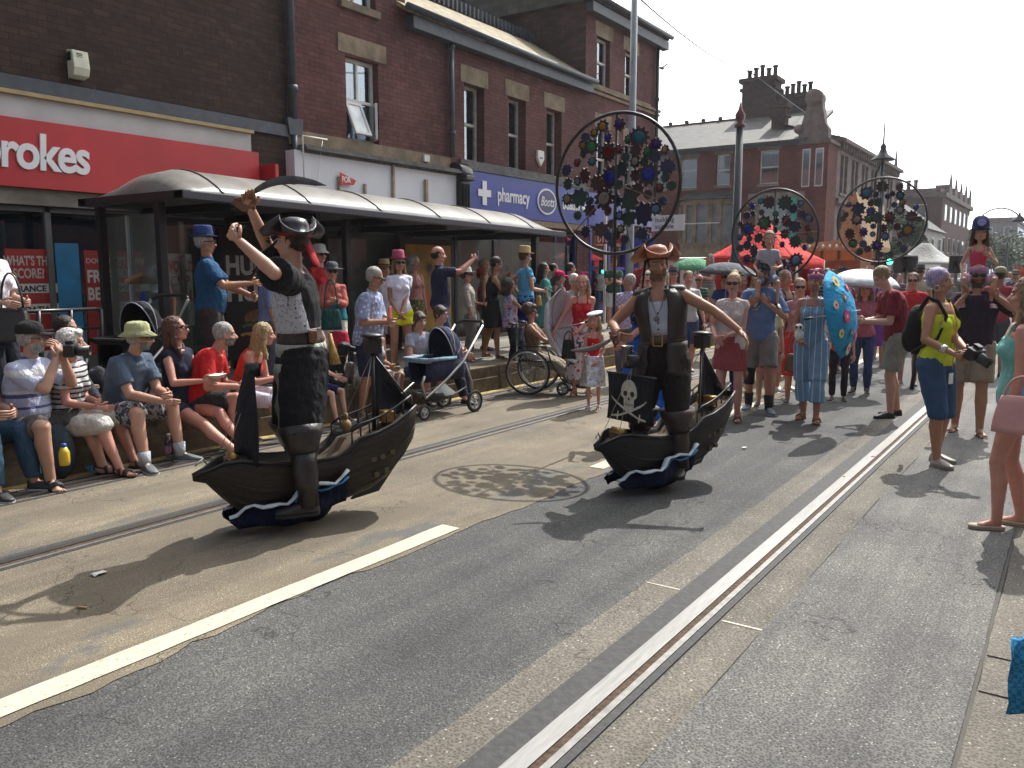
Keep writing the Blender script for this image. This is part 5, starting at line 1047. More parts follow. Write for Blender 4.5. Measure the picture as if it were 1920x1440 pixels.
# ---- standing on the pavement, left to right
def stand(label, u, v, X, a, H, **k):
    k.setdefault('group', ROW); o = hoff(k.get('lean', 0), k.get('bend', 0)); q = onp(u, v, X, k.pop('z0', PZ)); return person(label, (q[0]-o*math.sin(R(a)), q[1]-o*math.cos(R(a)), q[2]), a, H=H, **k)
F['bagwoman'] = stand('person in white tee and dark trousers with black shoulder bag at the left edge', -22, 455, -7.6, 60, 1.68, sex='f', skinc='fair', hair='bob', hc='brown', top=('tee', C((.64, .63, .68)), dict(sl=.8)), bot=('trousers', C((.03, .032, .045))), HL=(.0, .3, 1.1), HR=(.22, .22, 1.1))
F['bluehat'] = stand('man in a blue trilby, sunglasses and blue polo shirt looking at a phone', 386, 432, -7.35, 42, 1.70, hc='grey', skinc='tan', g=1.12, belly=.06, shades=True, hat=('trilby', (.025, .05, .17), (.012, .02, .06)), top=('polo', C((.014, .07, .16)), dict(sl=.8)), bot=('trousers', C((.045, .036, .036)), dict(linf=.03)), shoes=('shoe', (.03, .02, .02)), head=-6,
    HL=(-.02, .40, 1.10), HR=(.20, .42, 1.22), cL=.9, cR=.5, tR=(-.3, .2, 1))
F['shelterw'] = stand('blonde woman in a dark patterned top on the phone behind the shelter glass', 282, 482, -8.75, 120, 1.5, sex='f', skinc='tan', hair='long', hc='blonde', top=('tank', C((.04, .035, .04), 'floral', (.2, .15, .12), 1.6)), bot=('skirt', C((.08, .07, .07)), dict(L=.5)), HL=(-.24, .1, .95), HR=(.1, .12, 1.5), cR=.8)
F['bluepack'] = stand('person in a pale blue shirt and dark bucket hat holding a carrier bag', 498, 515, -7.75, 30, 1.36, sex='m', skinc='fair', hc='dark', hat=('bucket', (.03, .035, .04)), top=('shirt', C((.20, .25, .44)), dict(sl=.9, t0=-.12)), bot=('trousers', C((.10, .11, .15))), shoes=('shoe', (.05, .04, .04)), head=-30, HL=(-.24, .06, .72), HR=(.2, .1, .75))
F['redscarf'] = stand('person in a white sun hat and red neckerchief behind the left pirate', 600, 458, -8.1, 100, 1.62, sex='f', skinc='pink', hc='white', hat=('bucket', (.62, .6, .55)), shades=True, top=('tee', C((.45, .03, .03))), bot=('trousers', C((.55, .54, .5))))
F['tealwoman'] = stand('older woman in a grey sun hat, teal cardigan and white trousers', 622, 497, -7.45, 128, 1.37, sex='f', skinc='fair', hc='white', g=1.12, hat=('sunhat', (.09, .10, .11)), shades=True, top=('long', C((.42, .12, .09)), dict(sl=1.3)), bot=('trousers', C((.60, .58, .52)), dict(linf=.03)), shoes=('shoe', (.5, .5, .5)), pose='phone',
    extra=lambda x: (lambda mb: (mb.loft([x['spine'](t, .045*x['s']) for t in (.02, .2, .4, .55)]), rem(mb, 'cardigan', C((.02, .20, .24), 'plain'), x['root'], .013, 2, .012)))(MB()))
F['hawaii'] = person('grey haired man in a pale blue floral shirt and navy shorts standing in the gutter', wg(692, 783), 70, 1.70, hc='grey', skinc='tan', g=1.1, belly=.05, shades=True, nod=14, head=-8, lean=5, bend=12, top=('shirt', C((.24, .28, .44), 'floral', (.50, .53, .60), 1.7), dict(sl=.9, t0=-.1, inf=.03)), bot=('shorts', C((.018, .022, .05)), dict(L=.95)), shoes=('sandal', (.03, .025, .02)),
    HL=(.08, .34, 1.12), HR=(.16, .30, 1.14), cL=.7, cR=.8, group=ROW, AL=(-.12, .05, .08), AR=(.1, -.05, .08))
F['pinkhat'] = stand('woman in a pink trilby, white tee and bright yellow shorts', 748, 482, -7.15, 118, 1.50, sex='f', skinc='tan', hair='longf', hc='light', shades=True, hat=('trilby', (.42, .09, .16), (.25, .04, .09)), top=('tee', C((.66, .65, .76)), dict(sl=.42)), bot=('shorts', C((.66, .66, .02)), dict(L=.42, linf=.025)), shoes=('flat', (.3, .2, .15)), HL=(.06, .20, .88), HR=(.10, .2, .93), cL=.5, cR=.7, AL=(-.09, .0, .08), AR=(.12, .0, .08))
F['strawman'] = stand('person in a straw hat half hidden behind the woman in the pink trilby', 722, 502, -7.95, 110, 1.40, skinc='tan', hat=('fedora', (.36, .26, .13), (.05, .03, .02)), top=('tee', C((.5, .45, .5))), bot=('shorts', C((.2, .2, .22))))
F['curlygrey'] = stand('person with curly grey hair behind the woman in the pink trilby', 778, 492, -8.2, 90, 1.52, sex='f', skinc='pink', hair='curly', hc='grey', top=('tank', C((.45, .2, .2))), bot=('skirt', C((.10, .09, .05), 'floral', (.3, .28, .08), 1.5), dict(L=.5)))
F['photoman'] = stand('balding man in a navy polo and jeans photographing with raised arms', 824, 470, -7.05, 45, 1.62, hair='rim', hc='dark', skinc='pink', g=1.08, belly=.03, top=('polo', C((.018, .022, .055)), dict(sl=.75)), bot=('trousers', C((.03, .07, .16))), shoes=('shoe', (.04, .03, .03)), HL=(-.06, .46, 1.56), HR=(.1, .46, 1.57), cL=.8, cR=.8, pL=(-.6, .1, -1), pR=(.7, .2, -1), head=-4)
F['cloche'] = stand('woman in a cream cloche hat and linen shirt holding papers', 876, 510, -7.35, 62, 1.32, sex='f', skinc='pink', hc='dark', g=1.1, shades=True, hat=('cloche', (.52, .52, .45)), top=('shirt', C((.42, .38, .33)), dict(sl=1.35, t0=-.16, fl=.08, inf=.03)), bot=('trousers', C((.16, .14, .12)), dict(L=1.7, linf=.03)), shoes=('sandal', (.3, .1, .08)), HL=(.02, .3, 1.12), HR=(.22, .15, .82), head=-10)
F['redhat'] = stand('person in a red cap partly hidden behind the woman in the cream cloche hat', 905, 520, -8.3, 60, 1.30, skinc='tan', hat=('cap', (.5, .02, .03)), top=('tee', C((.4, .05, .05))), bot=('shorts', C((.2, .2, .2))))
F['blackdress'] = stand('woman with short dark hair in a black sleeveless dress hands to her face', 934, 492, -7.2, 50, 1.50, sex='f', skinc='tan', hair='short', hc='dark', nod=16, bend=10, lean=4, top=None, bot=('dress', C((.012, .012, .014)), dict(L=.56, fl=.05, tt=.93)), shoes=('sandal', (.05, .035, .02)), HL=(-.02, .26, 1.36), HR=(.06, .26, 1.38), cL=.7, cR=.7, AL=(-.2, -.12, .08), AR=(.08, .1, .08))
F['behindblack'] = stand('brown haired person hidden behind the woman in the black dress', 910, 497, -8.1, 60, 1.48, hair='short', hc='light', skinc='tan', top=('tank', C((.2, .15, .12))), bot=('shorts', C((.1, .1, .1))))
p_ = wg(958, 722)
F['pusher'] = person('woman with dark curly hair and patterned sleeveless top pushing the wheelchair', (-6.98, p_[1]+.22, .18), 52, 1.34, 'f', 'tan', 'curly', 'dark', pose='stand', g=1.12, top=('sleeveless', C((.42, .42, .55), 'floral', (.55, .12, .14), 1.8, (.08, .10, .22)), dict(t0=-.12, fl=.06)), bot=('trousers', C((.015, .015, .017))), shoes=('shoe', (.04, .03, .03)), HL=(-.04, .44, 1.12), HR=(.14, .44, 1.1), cL=1, cR=1, group=ROW, head=10)
F['fedora'] = stand('woman in a straw fedora and sky blue tee holding a phone at the kerb', 986, 470, -6.95, 35, 1.62, sex='f', skinc='fair', hair='short', hc='brown', hat=('fedora', (.46, .34, .17), (.35, .25, .12)), top=('tee', C((.10, .36, .58)), dict(sl=.3)), bot=('skirt', C((.012, .02, .17)), dict(L=.6)), shoes=('sandal', (.05, .03, .03)), HL=(-.26, -.02, 1.05), HR=(.12, .26, 1.10), head=-2, nod=4)
F['teal'] = stand('woman with long dark hair and sunglasses on her head in a sea green dress', 1022, 497, -7.35, 60, 1.42, sex='f', skinc='fair', hair='longf', hc='dark', top=('tee', C((.07, .27, .25)), dict(sl=.6)), bot=('dress', C((.07, .27, .25)), dict(L=.5, fl=.06)), HL=(-.2, .1, .8), HR=(.15, .15, .8), head=4)
F['oldman'] = stand('white haired man with glasses in a pale green short sleeved shirt', 1079, 505, -6.2, 125, 1.62, z0=.0, hc='white', skinc='pink', glasses=True, lean=8, bend=8, top=('polo', C((.34, .44, .42)), dict(sl=.85, t0=-.05)), bot=('trousers', C((.30, .26, .18))), shoes=('shoe', (.05, .04, .03)), HL=(.16, .3, 1.06), HR=(.26, .26, 1.1), tilt=6)
F['pinkcap'] = stand('child in a bright pink cap between the sea green dress and the white haired man', 1052, 521, -7.4, 50, 1.26, skinc='pink', hat=('cap', (.62, .02, .14)), top=('tee', C((.3, .2, .2))), bot=('shorts', C((.1, .1, .1))))
F['back1'] = stand('man with cropped dark hair seen behind the child in the pink cap', 1072, 500, -8.0, 40, 1.44, hair='crop', hc='dark', skinc='pink', top=('tee', C((.3, .05, .06))), bot=('trousers', C((.05, .06, .1))))
F['back2'] = stand('dark haired person far back beside the shop window poster', 1040, 503, -8.9, 50, 1.44, hair='short', hc='black', skinc='fair', top=('tee', C((.05, .05, .06))), bot=('trousers', C((.05, .06, .1))))
# ---- wheelchair user (sits in the chair)
WCX, WCY, WCA = -6.12, 9.55, 72
F['wheelchair'] = person('older woman in sunglasses and a leopard print dress sitting in the wheelchair', (WCX-.04, WCY-.02, 0), WCA, 1.5, 'f', 'tan', 'puff', 'brown', pose=dict(POSE['sit'], hz=.50, absz=True, lean=-4, HL=(-.12, .34, .66), HR=(.1, .36, .66), AL=(-.10, .62, .16), AR=(.10, .62, .16), kL=(-.05, .6, 1), kR=(.05, .6, 1)), g=1.12, shades=True, head=-10, nod=10,
    top=('tank', C((.16, .11, .06), 'dots', (.02, .015, .01), 1.8)), bot=('trousers', C((.30, .26, .20), 'dots', (.02, .02, .02), 2.0), dict(nm='dress', linf=.03, L=1.5)), shoes=('sandal', (.5, .48, .45)))
# ---- women and child walking left of the right pirate
F['redtop'] = person('smiling blonde woman in a red vest top and long floral skirt', wg(1090, 742), 150, 1.60, 'f', 'pink', 'wavy', 'blonde', hat=('bow', (.6, .05, .18)), top=('tank', C((.46, .018, .028))), bot=('skirt', C((.56, .50, .50), 'floral', (.45, .03, .08), 1.2, (.06, .08, .14)), dict(L=.25, fl=.05)), shoes=('sandal', (.3, .2, .1)), HL=(.05, .2, .98), HR=(.42, .16, .92), cR=.95, group=PAR, head=10)
F['girl'] = person('little girl in a white sailor hat, red spotted top and silver skirt', wg(1112, 768), 160, 1.12, 'f', 'pink', 'wavy', 'blonde', hat=('plate', (.62, .62, .62), (.05, .06, .1)), top=('tank', C((.52, .015, .02), 'dots', (.75, .72, .7), 1.5)), bot=('skirt', mt('silver_pleats', (.55, .56, .58), .3, .7, .5, 30), dict(L=.46, fl=.04)), shoes=('sandal', (.5, .5, .52)), HL=(-.1, .16, .95), HR=(.2, .1, .8), AL=(-.09, -.08, .08), AR=(.07, .1, .08), group=PAR, head=12)
F['wheelw'] = person('woman in a royal blue dress gripping the pole of the nearest flower wheel', (-3.53, 7.5, 0), 172, 1.64, 'f', 'pink', 'short', 'dark', bot=('dress', C((.008, .09, .40)), dict(L=.22, fl=.12, tt=.93)), top=('sleeveless', C((.012, .016, .03)), dict(t0=.55)), shoes=('shoe', (.02, .02, .02)), HR=(.20, .30, 1.34), HL=(.18, .26, 1.0), cL=1, cR=1, tR=(0, 0, 1), tL=(0, 0, 1), group=PAR)
F['purplecheck'] = person('grey haired man in a purple checked shirt behind the blue dress', W(1178, 520, X=-5.4)[:2]+(0,), 190, 1.60, 'm', 'tan', 'crop', 'grey', top=('shirt', C((.30, .24, .42), 'check', (.5, .46, .6), .5)), bot=('trousers', C((.1, .1, .12))), head=20, group=PAR)
F['sunwhite'] = person('blonde woman in sunglasses and a pale sleeveless blouse behind the right pirate', (-3.15, 8.9, 0), 170, 1.62, 'f', 'pink', 'bun', 'blonde', shades=True, top=('sleeveless', C((.55, .46, .42)), dict(t0=-.08, fl=.05)), bot=('skirt', C((.3, .06, .06)), dict(L=.62)), shoes=('sandal', (.1, .08, .05)), HL=(.0, .26, 1.05), HR=(.14, .24, 1.02), group=PAR)
F['coggirl'] = person('girl in a dark hat with white cog badge behind the boy in red', (-3.12, 10.1, 0), 165, 1.36, 'f', 'fair', 'long', 'blonde', hat=('helmet', (.02, .02, .05), (.6, .62, .8)), top=('tee', C((.55, .48, .25))), bot=('skirt', C((.5, .2, .2)), dict(L=.55)), group=PAR)
F['redboy'] = person('boy in a red tee and blue shorts with a round spinning top hat', wg(1362, 785), 172, 1.14, 'm', 'tan', 'short', 'brown', hat=('plate', (.35, .55, .62), (.02, .02, .03)), nod=30, top=('tee', C((.50, .015, .02)), dict(t0=-.08)), bot=('shorts', C((.015, .06, .30)), dict(L=.95)), shoes=('trainer', (.02, .02, .025)), AL=(-.16, -.05, .09), AR=(.12, .12, .08), HL=(-.34, .05, .78), HR=(.28, .1, .82), group=PAR)
# ---- centre right crowd on the road
F['bluepolo'] = person('man in a black cap and blue polo with a knee brace carrying a child', wg(1420, 772), 168, 1.72, 'm', 'tan', 'short', 'dark', hat=('cap', (.03, .035, .04), (.1, .1, .1)), beard='brown', top=('polo', C((.10, .17, .33)), dict(sl=.85, t0=-.08)), bot=('shorts', C((.18, .17, .165)), dict(L=.85, linf=.028)), shoes=('trainer', (.12, .15, .18), (.4, .42, .45)), sock=((.02, .02, .022), .35),
    HL=(-.11, .2, 1.30), HR=(.11, .2, 1.30), cL=.9, cR=.9, pL=(-.6, .1, -1), pR=(.6, .1, -1), AL=(-.14, .14, .08), AR=(.12, -.12, .08), group=PAR,
    extra=lambda x: MB().tube([x['kneeR'].lerp(x['hipR'], .32), x['kneeR'], x['kneeR'].lerp(x['aR'], .35)], [.073, .066, .062], 0, 14).build('knee_brace', C((.015, .015, .018)), x['root']))
bp = F['bluepolo']; bpl = bp['root'].location
F['shoulderboy'] = person('small fair haired boy in grey riding on the shoulders of the man in blue', (bpl.x+.03, bpl.y+.08, 0), 160, 1.02, 'm', 'fair', 'short', 'light', pose=dict(hz=1.60, absz=True, lean=10, bend=14, AL=(-.11, .20, 1.30), AR=(.11, .20, 1.30), HL=(-.1, .17, 1.70), HR=(.12, .16, 1.66), kL=(-.2, 1, .4), kR=(.2, 1, .4), fpL=20, fpR=20), top=('tee', C((.36, .38, .44))), bot=('shorts', C((.2, .25, .35))), shoes=('shoe', (.02, .02, .022)), nod=10, group=PAR)
F['behindpolo'] = person('man in a dark vest with fair hair behind the man in the blue polo', W(1475, 518, Y=11.6)[:2]+(0,), 120, 1.66, 'm', 'tan', 'crop', 'light', top=('tank', C((.05, .06, .12))), bot=('shorts', C((.03, .035, .06))), shoes=('trainer', (.5, .5, .5)), group=PAR, pose='phone')
F['maroon1'] = person('man in a dark red tee holding a curved white prop behind the man in blue', W(1392, 532, Y=12.2)[:2]+(0,), 150, 1.60, 'm', 'tan', 'crop', 'dark', top=('tee', C((.20, .02, .025))), bot=('trousers', C((.05, .09, .17))), shoes=('trainer', (.3, .3, .3)), group=PAR, HR=(.15, .3, 1.1))
F['brolly1'] = person('person in a royal blue polo under the big grey umbrella', W(1358, 528, Y=15.4)[:2]+(0,), 175, 1.56, 'm', 'fair', 'short', 'dark', top=('polo', C((.015, .06, .24))), bot=('shorts', C((.25, .32, .45))), shoes=('trainer', (.4, .4, .4)), group=PAR, HR=(.16, .28, 1.2), cR=1, lod=1)
F['plated'] = person('person in a cog decorated dark hat above the crowd by the red marquee', W(1472, 466, Y=13.2)[:2]+(0,), 170, 1.74, 'm', 'fair', 'short', 'dark', hat=('helmet', (.02, .02, .08), (.6, .55, .75)), top=('tee', C((.5, .03, .05))), bot=('trousers', C((.05, .05, .08))), group=PAR, HR=(-.12, .35, 1.2), HL=(-.16, .35, 1.0), cR=1, cL=1)
F['sunchest'] = person('woman in sunglasses and a dusty pink top beside the striped jumpsuit', W(1500, 533, Y=10.6)[:2]+(0,), 160, 1.55, 'f', 'pink', 'short', 'light', shades=True, top=('sleeveless', C((.32, .15, .17))), bot=('skirt', C((.42, .02, .03)), dict(L=.4)), group=PAR)
F['jumpsuit'] = person('blonde woman in a blue striped jumpsuit with pink flowers in her bun', wg(1515, 788), 178, 1.64, 'f', 'tan', 'bun', 'blonde', shades=False, hat=('headband', (.36, .10, .24)), top=('tank', C((.17, .30, .43), 'vstripe', (.55, .6, .65), 7, .12), dict(nm='jumpsuit_top')), bot=('capri', C((.17, .30, .43), 'vstripe', (.55, .6, .65), 7, .12), dict(L=1.6, linf=.022, fl=.022, nm='jumpsuit')), shoes=('sandal', (.28, .13, .10)),
    HL=(-.32, .20, 1.06), HR=(.10, .26, 1.0), cL=1, cR=.7, AL=(-.12, .14, .08), AR=(.08, -.1, .08), group=PAR, head=4)
F['redkid'] = person('boy in a red tee and black trousers behind the striped jumpsuit', wg(1570, 752), 170, 1.24, 'm', 'fair', 'short', 'brown', top=('tee', C((.5, .015, .02))), bot=('trousers', C((.02, .02, .025))), shoes=('trainer', (.02, .02, .02)), group=PAR)
F['jeansgirl'] = person('girl in a sun hat, pink top and blue jeans holding a silver umbrella', wg(1612, 738), 176, 1.50, 'f', 'pink', 'long', 'light', hat=('sunhat', (.42, .15, .35)), top=('tee', C((.35, .12, .15))), bot=('trousers', C((.03, .06, .15)), dict(linf=.008)), shoes=('boot', (.02, .02, .022)), HL=(.05, .25, 1.2), HR=(.14, .28, 1.1), cL=1, cR=.8, group=PAR)
F['maroon'] = person('man in a maroon T-shirt and grey shorts bending his head forward', wg(1672, 782), 244, 1.74, 'm', 'fair', 'crop', 'light', g=1.08, lean=8, bend=22, nod=38, top=('tee', C((.16, .012, .022)), dict(sl=.75, t0=-.05)), bot=('shorts', C((.22, .20, .17)), dict(L=.85, linf=.03)), shoes=('trainer', (.012, .012, .014), (.02, .02, .02)), HL=(-.02, .34, 1.1), HR=(.1, .36, 1.1), AL=(-.1, .05, .08), AR=(.1, -.08, .08), group=PAR)
F['redpolo'] = person('man in sunglasses and a bright red polo behind the purple haired woman', wg(1700, 722), 178, 1.62, 'm', 'pink', 'short', 'brown', shades=True, top=('polo', C((.45, .02, .03))), bot=('shorts', C((.1, .1, .12))), shoes=('trainer', (.05, .05, .05)), group=PAR)
F['purple'] = person('woman with short lilac hair in a lime vest and denim cropped trousers', wg(1742, 868), 112, 1.67, 'f', 'tan', 'short', 'lilac', g=1.1, belly=.02, top=('tank', C((.52, .60, .035)), dict(t1=.9, t0=-.02, inf=.028)), bot=('capri', C((.035, .075, .15)), dict(L=1.14, linf=.022, inf=.003, t1=.12)), shoes=('shoe', (.32, .30, .25), (.25, .24, .22)), HL=(.10, .30, 1.08), HR=(.22, .26, 1.04), cL=.7, cR=.7, head=-14, AL=(-.1, .0, .08), AR=(.1, .12, .08))
F['headband'] = person('man in a dark tee, pink headband and sunglasses carrying a girl on his shoulders', wg(1812, 812), 178, 1.72, 'm', 'tan', 'short', 'dark', g=1.14, shades=True, hat=('headband', (.42, .22, .36)), beard='brown', top=('tee', C((.028, .018, .03)), dict(sl=.85, t0=-.04)), bot=('shorts', C((.26, .21, .15)), dict(L=.85, linf=.03)), shoes=('flipflop', (.06, .03, .03)), HL=(-.2, .16, 1.42), HR=(.12, .16, 1.40), cL=.9, cR=.8, pL=(-.9, .2, -.6), pR=(.6, .1, -1), AL=(-.12, .1, .08), AR=(.12, -.1, .08), head=-10)
hb = F['headband']['root'].location
F['shouldergirl'] = person('little girl in a dark police style helmet and pink dress on a man\'s shoulders', (hb.x-.02, hb.y+.10, 0), 170, 1.05, 'f', 'fair', 'long', 'brown', pose=dict(hz=1.60, absz=True, lean=4, AL=(-.12, .19, 1.34), AR=(.12, .19, 1.34), HL=(-.10, .14, 1.80), HR=(.14, .12, 1.62), kL=(-.3, 1, .4), kR=(.3, 1, .4)), hat=('helmet', (.025, .03, .10), (.30, .27, .50)), top=('tank', C((.55, .05, .10))), bot=('shorts', C((.5, .3, .42)), dict(nm='leggings', L=.9)), shoes=('sandal', (.5, .3, .4)))
F['edgegirl'] = person('long haired girl in a mint top and denim shorts standing at the right edge', wg(1884, 990), 262, 1.60, 'f', 'pink', 'longf', 'light', top=('tank', C((.18, .44, .40)), dict(t1=.9)), bot=('shorts', C((.30, .38, .52)), dict(L=.4)), shoes=('flat', (.42, .33, .24)), HL=(-.22, .06, .80), HR=(.2, .05, .82), head=20, AL=(-.09, .06, .08), AR=(.09, -.1, .08))
F['edgearm'] = person('person mostly outside the right edge of the photo with one bare leg showing', (.22, 6.05, 0), 250, 1.64, 'f', 'tan', 'short', 'brown', top=('tee', C((.2, .2, .25))), bot=('shorts', C((.2, .25, .35))))
F['greencap'] = person('man in an olive cap with a rucksack walking away at the right', W(1876, 512, Y=15)[:2]+(0,), 0, 1.70, 'm', 'tan', 'short', 'dark', hat=('cap', (.28, .26, .15)), top=('tee', C((.28, .04, .05))), bot=('shorts', C((.08, .08, .1))), shoes=('trainer', (.05, .05, .05)), lod=1)
# ---- carriers of the two farther wheels
F['wheelc2'] = person('performer gripping the pole of the middle flower wheel', (W(1451, 440, Y=12.6).x, 12.75, 0), 175, 1.66, 'm', 'fair', 'short', 'dark', top=('tee', C((.05, .05, .2))), bot=('trousers', C((.05, .05, .1))), HR=(.02, .3, 1.3), HL=(.02, .3, 1.0), cL=1, cR=1, group=PAR, lod=1)
F['wheelc3'] = person('performer gripping the pole of the farthest flower wheel', (W(1652, 413, Y=15.3).x, 15.5, 0), 175, 1.64, 'f', 'fair', 'long', 'light', top=('tee', C((.3, .1, .3))), bot=('skirt', C((.2, .05, .3)), dict(L=.4)), HR=(.02, .3, 1.3), HL=(.02, .3, 1.0), cL=1, cR=1, group=PAR, lod=1)
# ---- farther crowd: each one a person with his own look
rnd = random.Random(11)
TC = [('white', (.5, .5, .5)), ('red', (.30, .03, .03)), ('navy', (.03, .035, .07)), ('cream', (.42, .38, .28)), ('pale pink', (.38, .2, .2)), ('dark green', (.03, .08, .05)), ('grey', (.16, .16, .17)), ('denim blue', (.06, .12, .20)), ('black', (.02, .02, .022)), ('brown', (.12, .07, .045)), ('plum', (.10, .04, .10)), ('pale blue', (.22, .30, .40))]
BC = [('blue shorts', 'shorts', (.05, .08, .16)), ('khaki shorts', 'shorts', (.28, .23, .15)), ('jeans', 'trousers', (.04, .07, .14)), ('black trousers', 'trousers', (.02, .02, .02)), ('a cream skirt', 'skirt', (.5, .46, .38)), ('white shorts', 'shorts', (.55, .55, .55))]
used_l = set(); far_n = 0
spots = [(1290, 12.5), (1310, 16), (1262, 14.5), (1236, 17), (1215, 12.6), (1203, 15), (1328, 19), (1416, 17), (1440, 20), (1466, 17), (1490, 22), (1548, 16), (1580, 14.5), (1600, 19), (1635, 21), (1655, 17), (1684, 25), (1722, 19), (1740, 24), (1755, 30), (1775, 22), (1700, 34), (1668, 30), (1560, 25), (1530, 28), (1510, 33), (1380, 24), (1350, 22), (1790, 38), (1805, 30), (1820, 45), (1838, 34), (1845, 26), (1858, 40), (1868, 52), (1880, 34), (1890, 44), (1900, 26), (1906, 58), (1915, 38), (1896, 66), (1876, 70), (1130, 19), (1150, 17), (1165, 21), (1100, 20), (1190, 23), (1625, 26), (1727, 44), (1850, 75), (1832, 62), (1912, 80), (1862, 88), (1885, 95), (1903, 105)]
for i, (u, Y) in enumerate(spots):
    p = W(u, 560, Y=Y); tn, tcol = TC[(i*5+i//7) % 12]; bn, bk_, bcol = BC[(i*3+i//5) % 6]; sex = 'f' if (bk_ == 'skirt' or i % 3 == 0) else 'm'
    hr = rnd.choice(['short', 'crop', 'bald'] if sex == 'm' else ['long', 'bob', 'bun', 'pony']); hcx = rnd.choice(['brown', 'dark', 'grey', 'blonde', 'light']); ht = None; hn = ''
    if i % 5 == 2: ht = (rnd.choice(['cap', 'bucket', 'fedora']), rnd.choice([(.5, .5, .45), (.05, .06, .1), (.4, .3, .16), (.12, .12, .13)])); hn = ' and a hat'
    lb = f"{ {'m': 'man', 'f': 'woman'}[sex] } with {('no' if hr == 'bald' else hcx)} hair in {tn} top and {bn} {'near' if i % 2 else 'beyond'} the {'red marquee' if u < 1560 else 'traffic light' if u < 1740 else 'curved lamp'}"
    if lb in used_l: lb = 'farther '+lb
    used_l.add(lb); z_ = .35 if p.x < -7.0 and p.y < 22 else (.13 if p.x < -7.3 and p.y > 34 else 0)
    person(lb, (p.x, p.y, z_), rnd.choice([165, 180, 195, 150]), rnd.uniform(1.56, 1.76), sex, rnd.choice(['fair', 'tan', 'pink']), hr, hcx, pose=rnd.choice(['stand', 'walk', 'phone', 'stand']) if bk_ != 'skirt' else 'stand', top=('tee', C(tcol, ['plain', 'hstripe', 'floral', 'plain', 'check'][i % 5], tuple(min(1, v*.5+.15) for v in tcol), 1 if i % 5 != 1 else 16)), bot=(bk_, C(bcol)) if bk_ != 'skirt' else (bk_, C(bcol), dict(L=.45)), hat=ht, shades=(i % 4 == 1), lod=1 if Y < 20 else 2, vox=None if Y < 40 else .028, group='crowd filling the street behind the parade', g=rnd.uniform(.98, 1.15))
# ================================================================ TRAM SHELTER
SH = thing('tram_shelter', 'long black framed tram shelter with curved translucent roof on the raised pavement', 'shelter')
M_frame = mt('black_frame_paint', (.014, .014, .016), .35, 0, .3, 5); M_eave, nte, be = base('grey_eave', .28, .6); seth(nte, be, (.11, .115, .13))
M_roof, ntr, brf = base('aged_polycarbonate', .32, 0, .6); vr = tc(ntr); seth(ntr, brf, ramp(ntr, noise(ntr, vr, 2.2, 6, .7), [(.3, (.14, .13, .115)), (.7, (.29, .28, .255))])); bump(ntr, brf, noise(ntr, vr, 25, 3), .15, .01)
ez = lambda y: 2.455-(y-5.2)*.0165
XF, XB, YA, YB = -7.62, -9.62, 5.2, 12.85
mb = MB()
def eave(mb, x0, x1, zt, zb): 
    mb.add([(x0, YA, ez(YA)+zb), (x1, YA, ez(YA)+zb), (x1, YB, ez(YB)+zb), (x0, YB, ez(YB)+zb), (x0, YA, ez(YA)+zt), (x1, YA, ez(YA)+zt), (x1, YB, ez(YB)+zt), (x0, YB, ez(YB)+zt)], [(0, 3, 2, 1), (4, 5, 6, 7), (0, 1, 5, 4), (1, 2, 6, 5), (2, 3, 7, 6), (3, 0, 4, 7)])
eave(mb, XF-.16, XF, .03, -.06); mb.build('gutter_beam', M_eave, SH, bevel=.012); mb = MB(); eave(mb, XB, XB+.16, .03, -.06); mb.build('gutter_beam', M_eave, SH, bevel=.012)
for y in (YA, YB-.1): MB().box((XB+.001, y, ez(y)-.057), (XF-.001, y+.1, ez(y)+.028)).build('cross_beam', M_frame, SH)
for y in np.arange(YA+.7, YB-.3, 1.24): MB().box((XB+.1, y, ez(y)-.12), (XF-.16, y+.06, ez(y)-.03)).build('cross_beam', M_frame, SH)
NA = 12; x0, x1 = XB+.16, XF-.14
def arc(y, e=0): return [(x0+(x1-x0)*i/NA, y, ez(y)+.02+.33*max(0, math.sin(math.pi*i/NA))**.85+e) for i in range(NA+1)]
rf = MB(); ys = list(np.linspace(YA+.55, YB-.55, 13))
g = [[(p[0], YA+.05, ez(YA)+.02) for p in arc(YA)]]; g.append([(p[0], YA+.28, ez(YA)+.02+(p[2]-ez(YA)-.02)*.75) for p in arc(YA)]); g += [arc(y) for y in ys]; g.append([(p[0], YB-.28, ez(YB)+.02+(p[2]-ez(YB)-.02)*.75) for p in arc(YB)]); g.append([(p[0], YB-.05, ez(YB)+.02) for p in arc(YB)])
rf.sheet(g, .008); rf.build('roof', M_roof, SH)
for y in np.arange(YA+.62, YB-.5, 1.24): MB().tube(arc(y, .008), .014, 0, 6).build('roof_rib', mt('rib', (.06, .05, .045), .5), SH)
XFP, XBP = -8.25, -9.5
def post(x, y, w=.1): return MB().box((x-w/2, y-w/2, PZ-.01), (x+w/2, y+w/2, ez(y)-.055)).build('post', M_frame, SH, bevel=.008)
yL = W(305, 500, X=XFP).y; post(XFP, yL, .09); post(XBP, W(195, 500, X=XBP).y, .09)
y2 = W(650, 480, X=XFP).y; post(XFP, y2, .09); post(XFP, W(1003, 470, X=XFP).y, .11)
for yy in (y2,): MB().bar((XFP, yy, 2.05), (XFP, yy+.32, ez(yy)-.06), .05, .05).build('brace', M_frame, SH)
for u in (430, 640, 745, 852, 925, 1062): post(XBP, W(u, 480, X=XBP).y, .08)
M_gl = glassm('shelter_glass', (.70, .76, .72), .30, dirt_sheen=.16); 
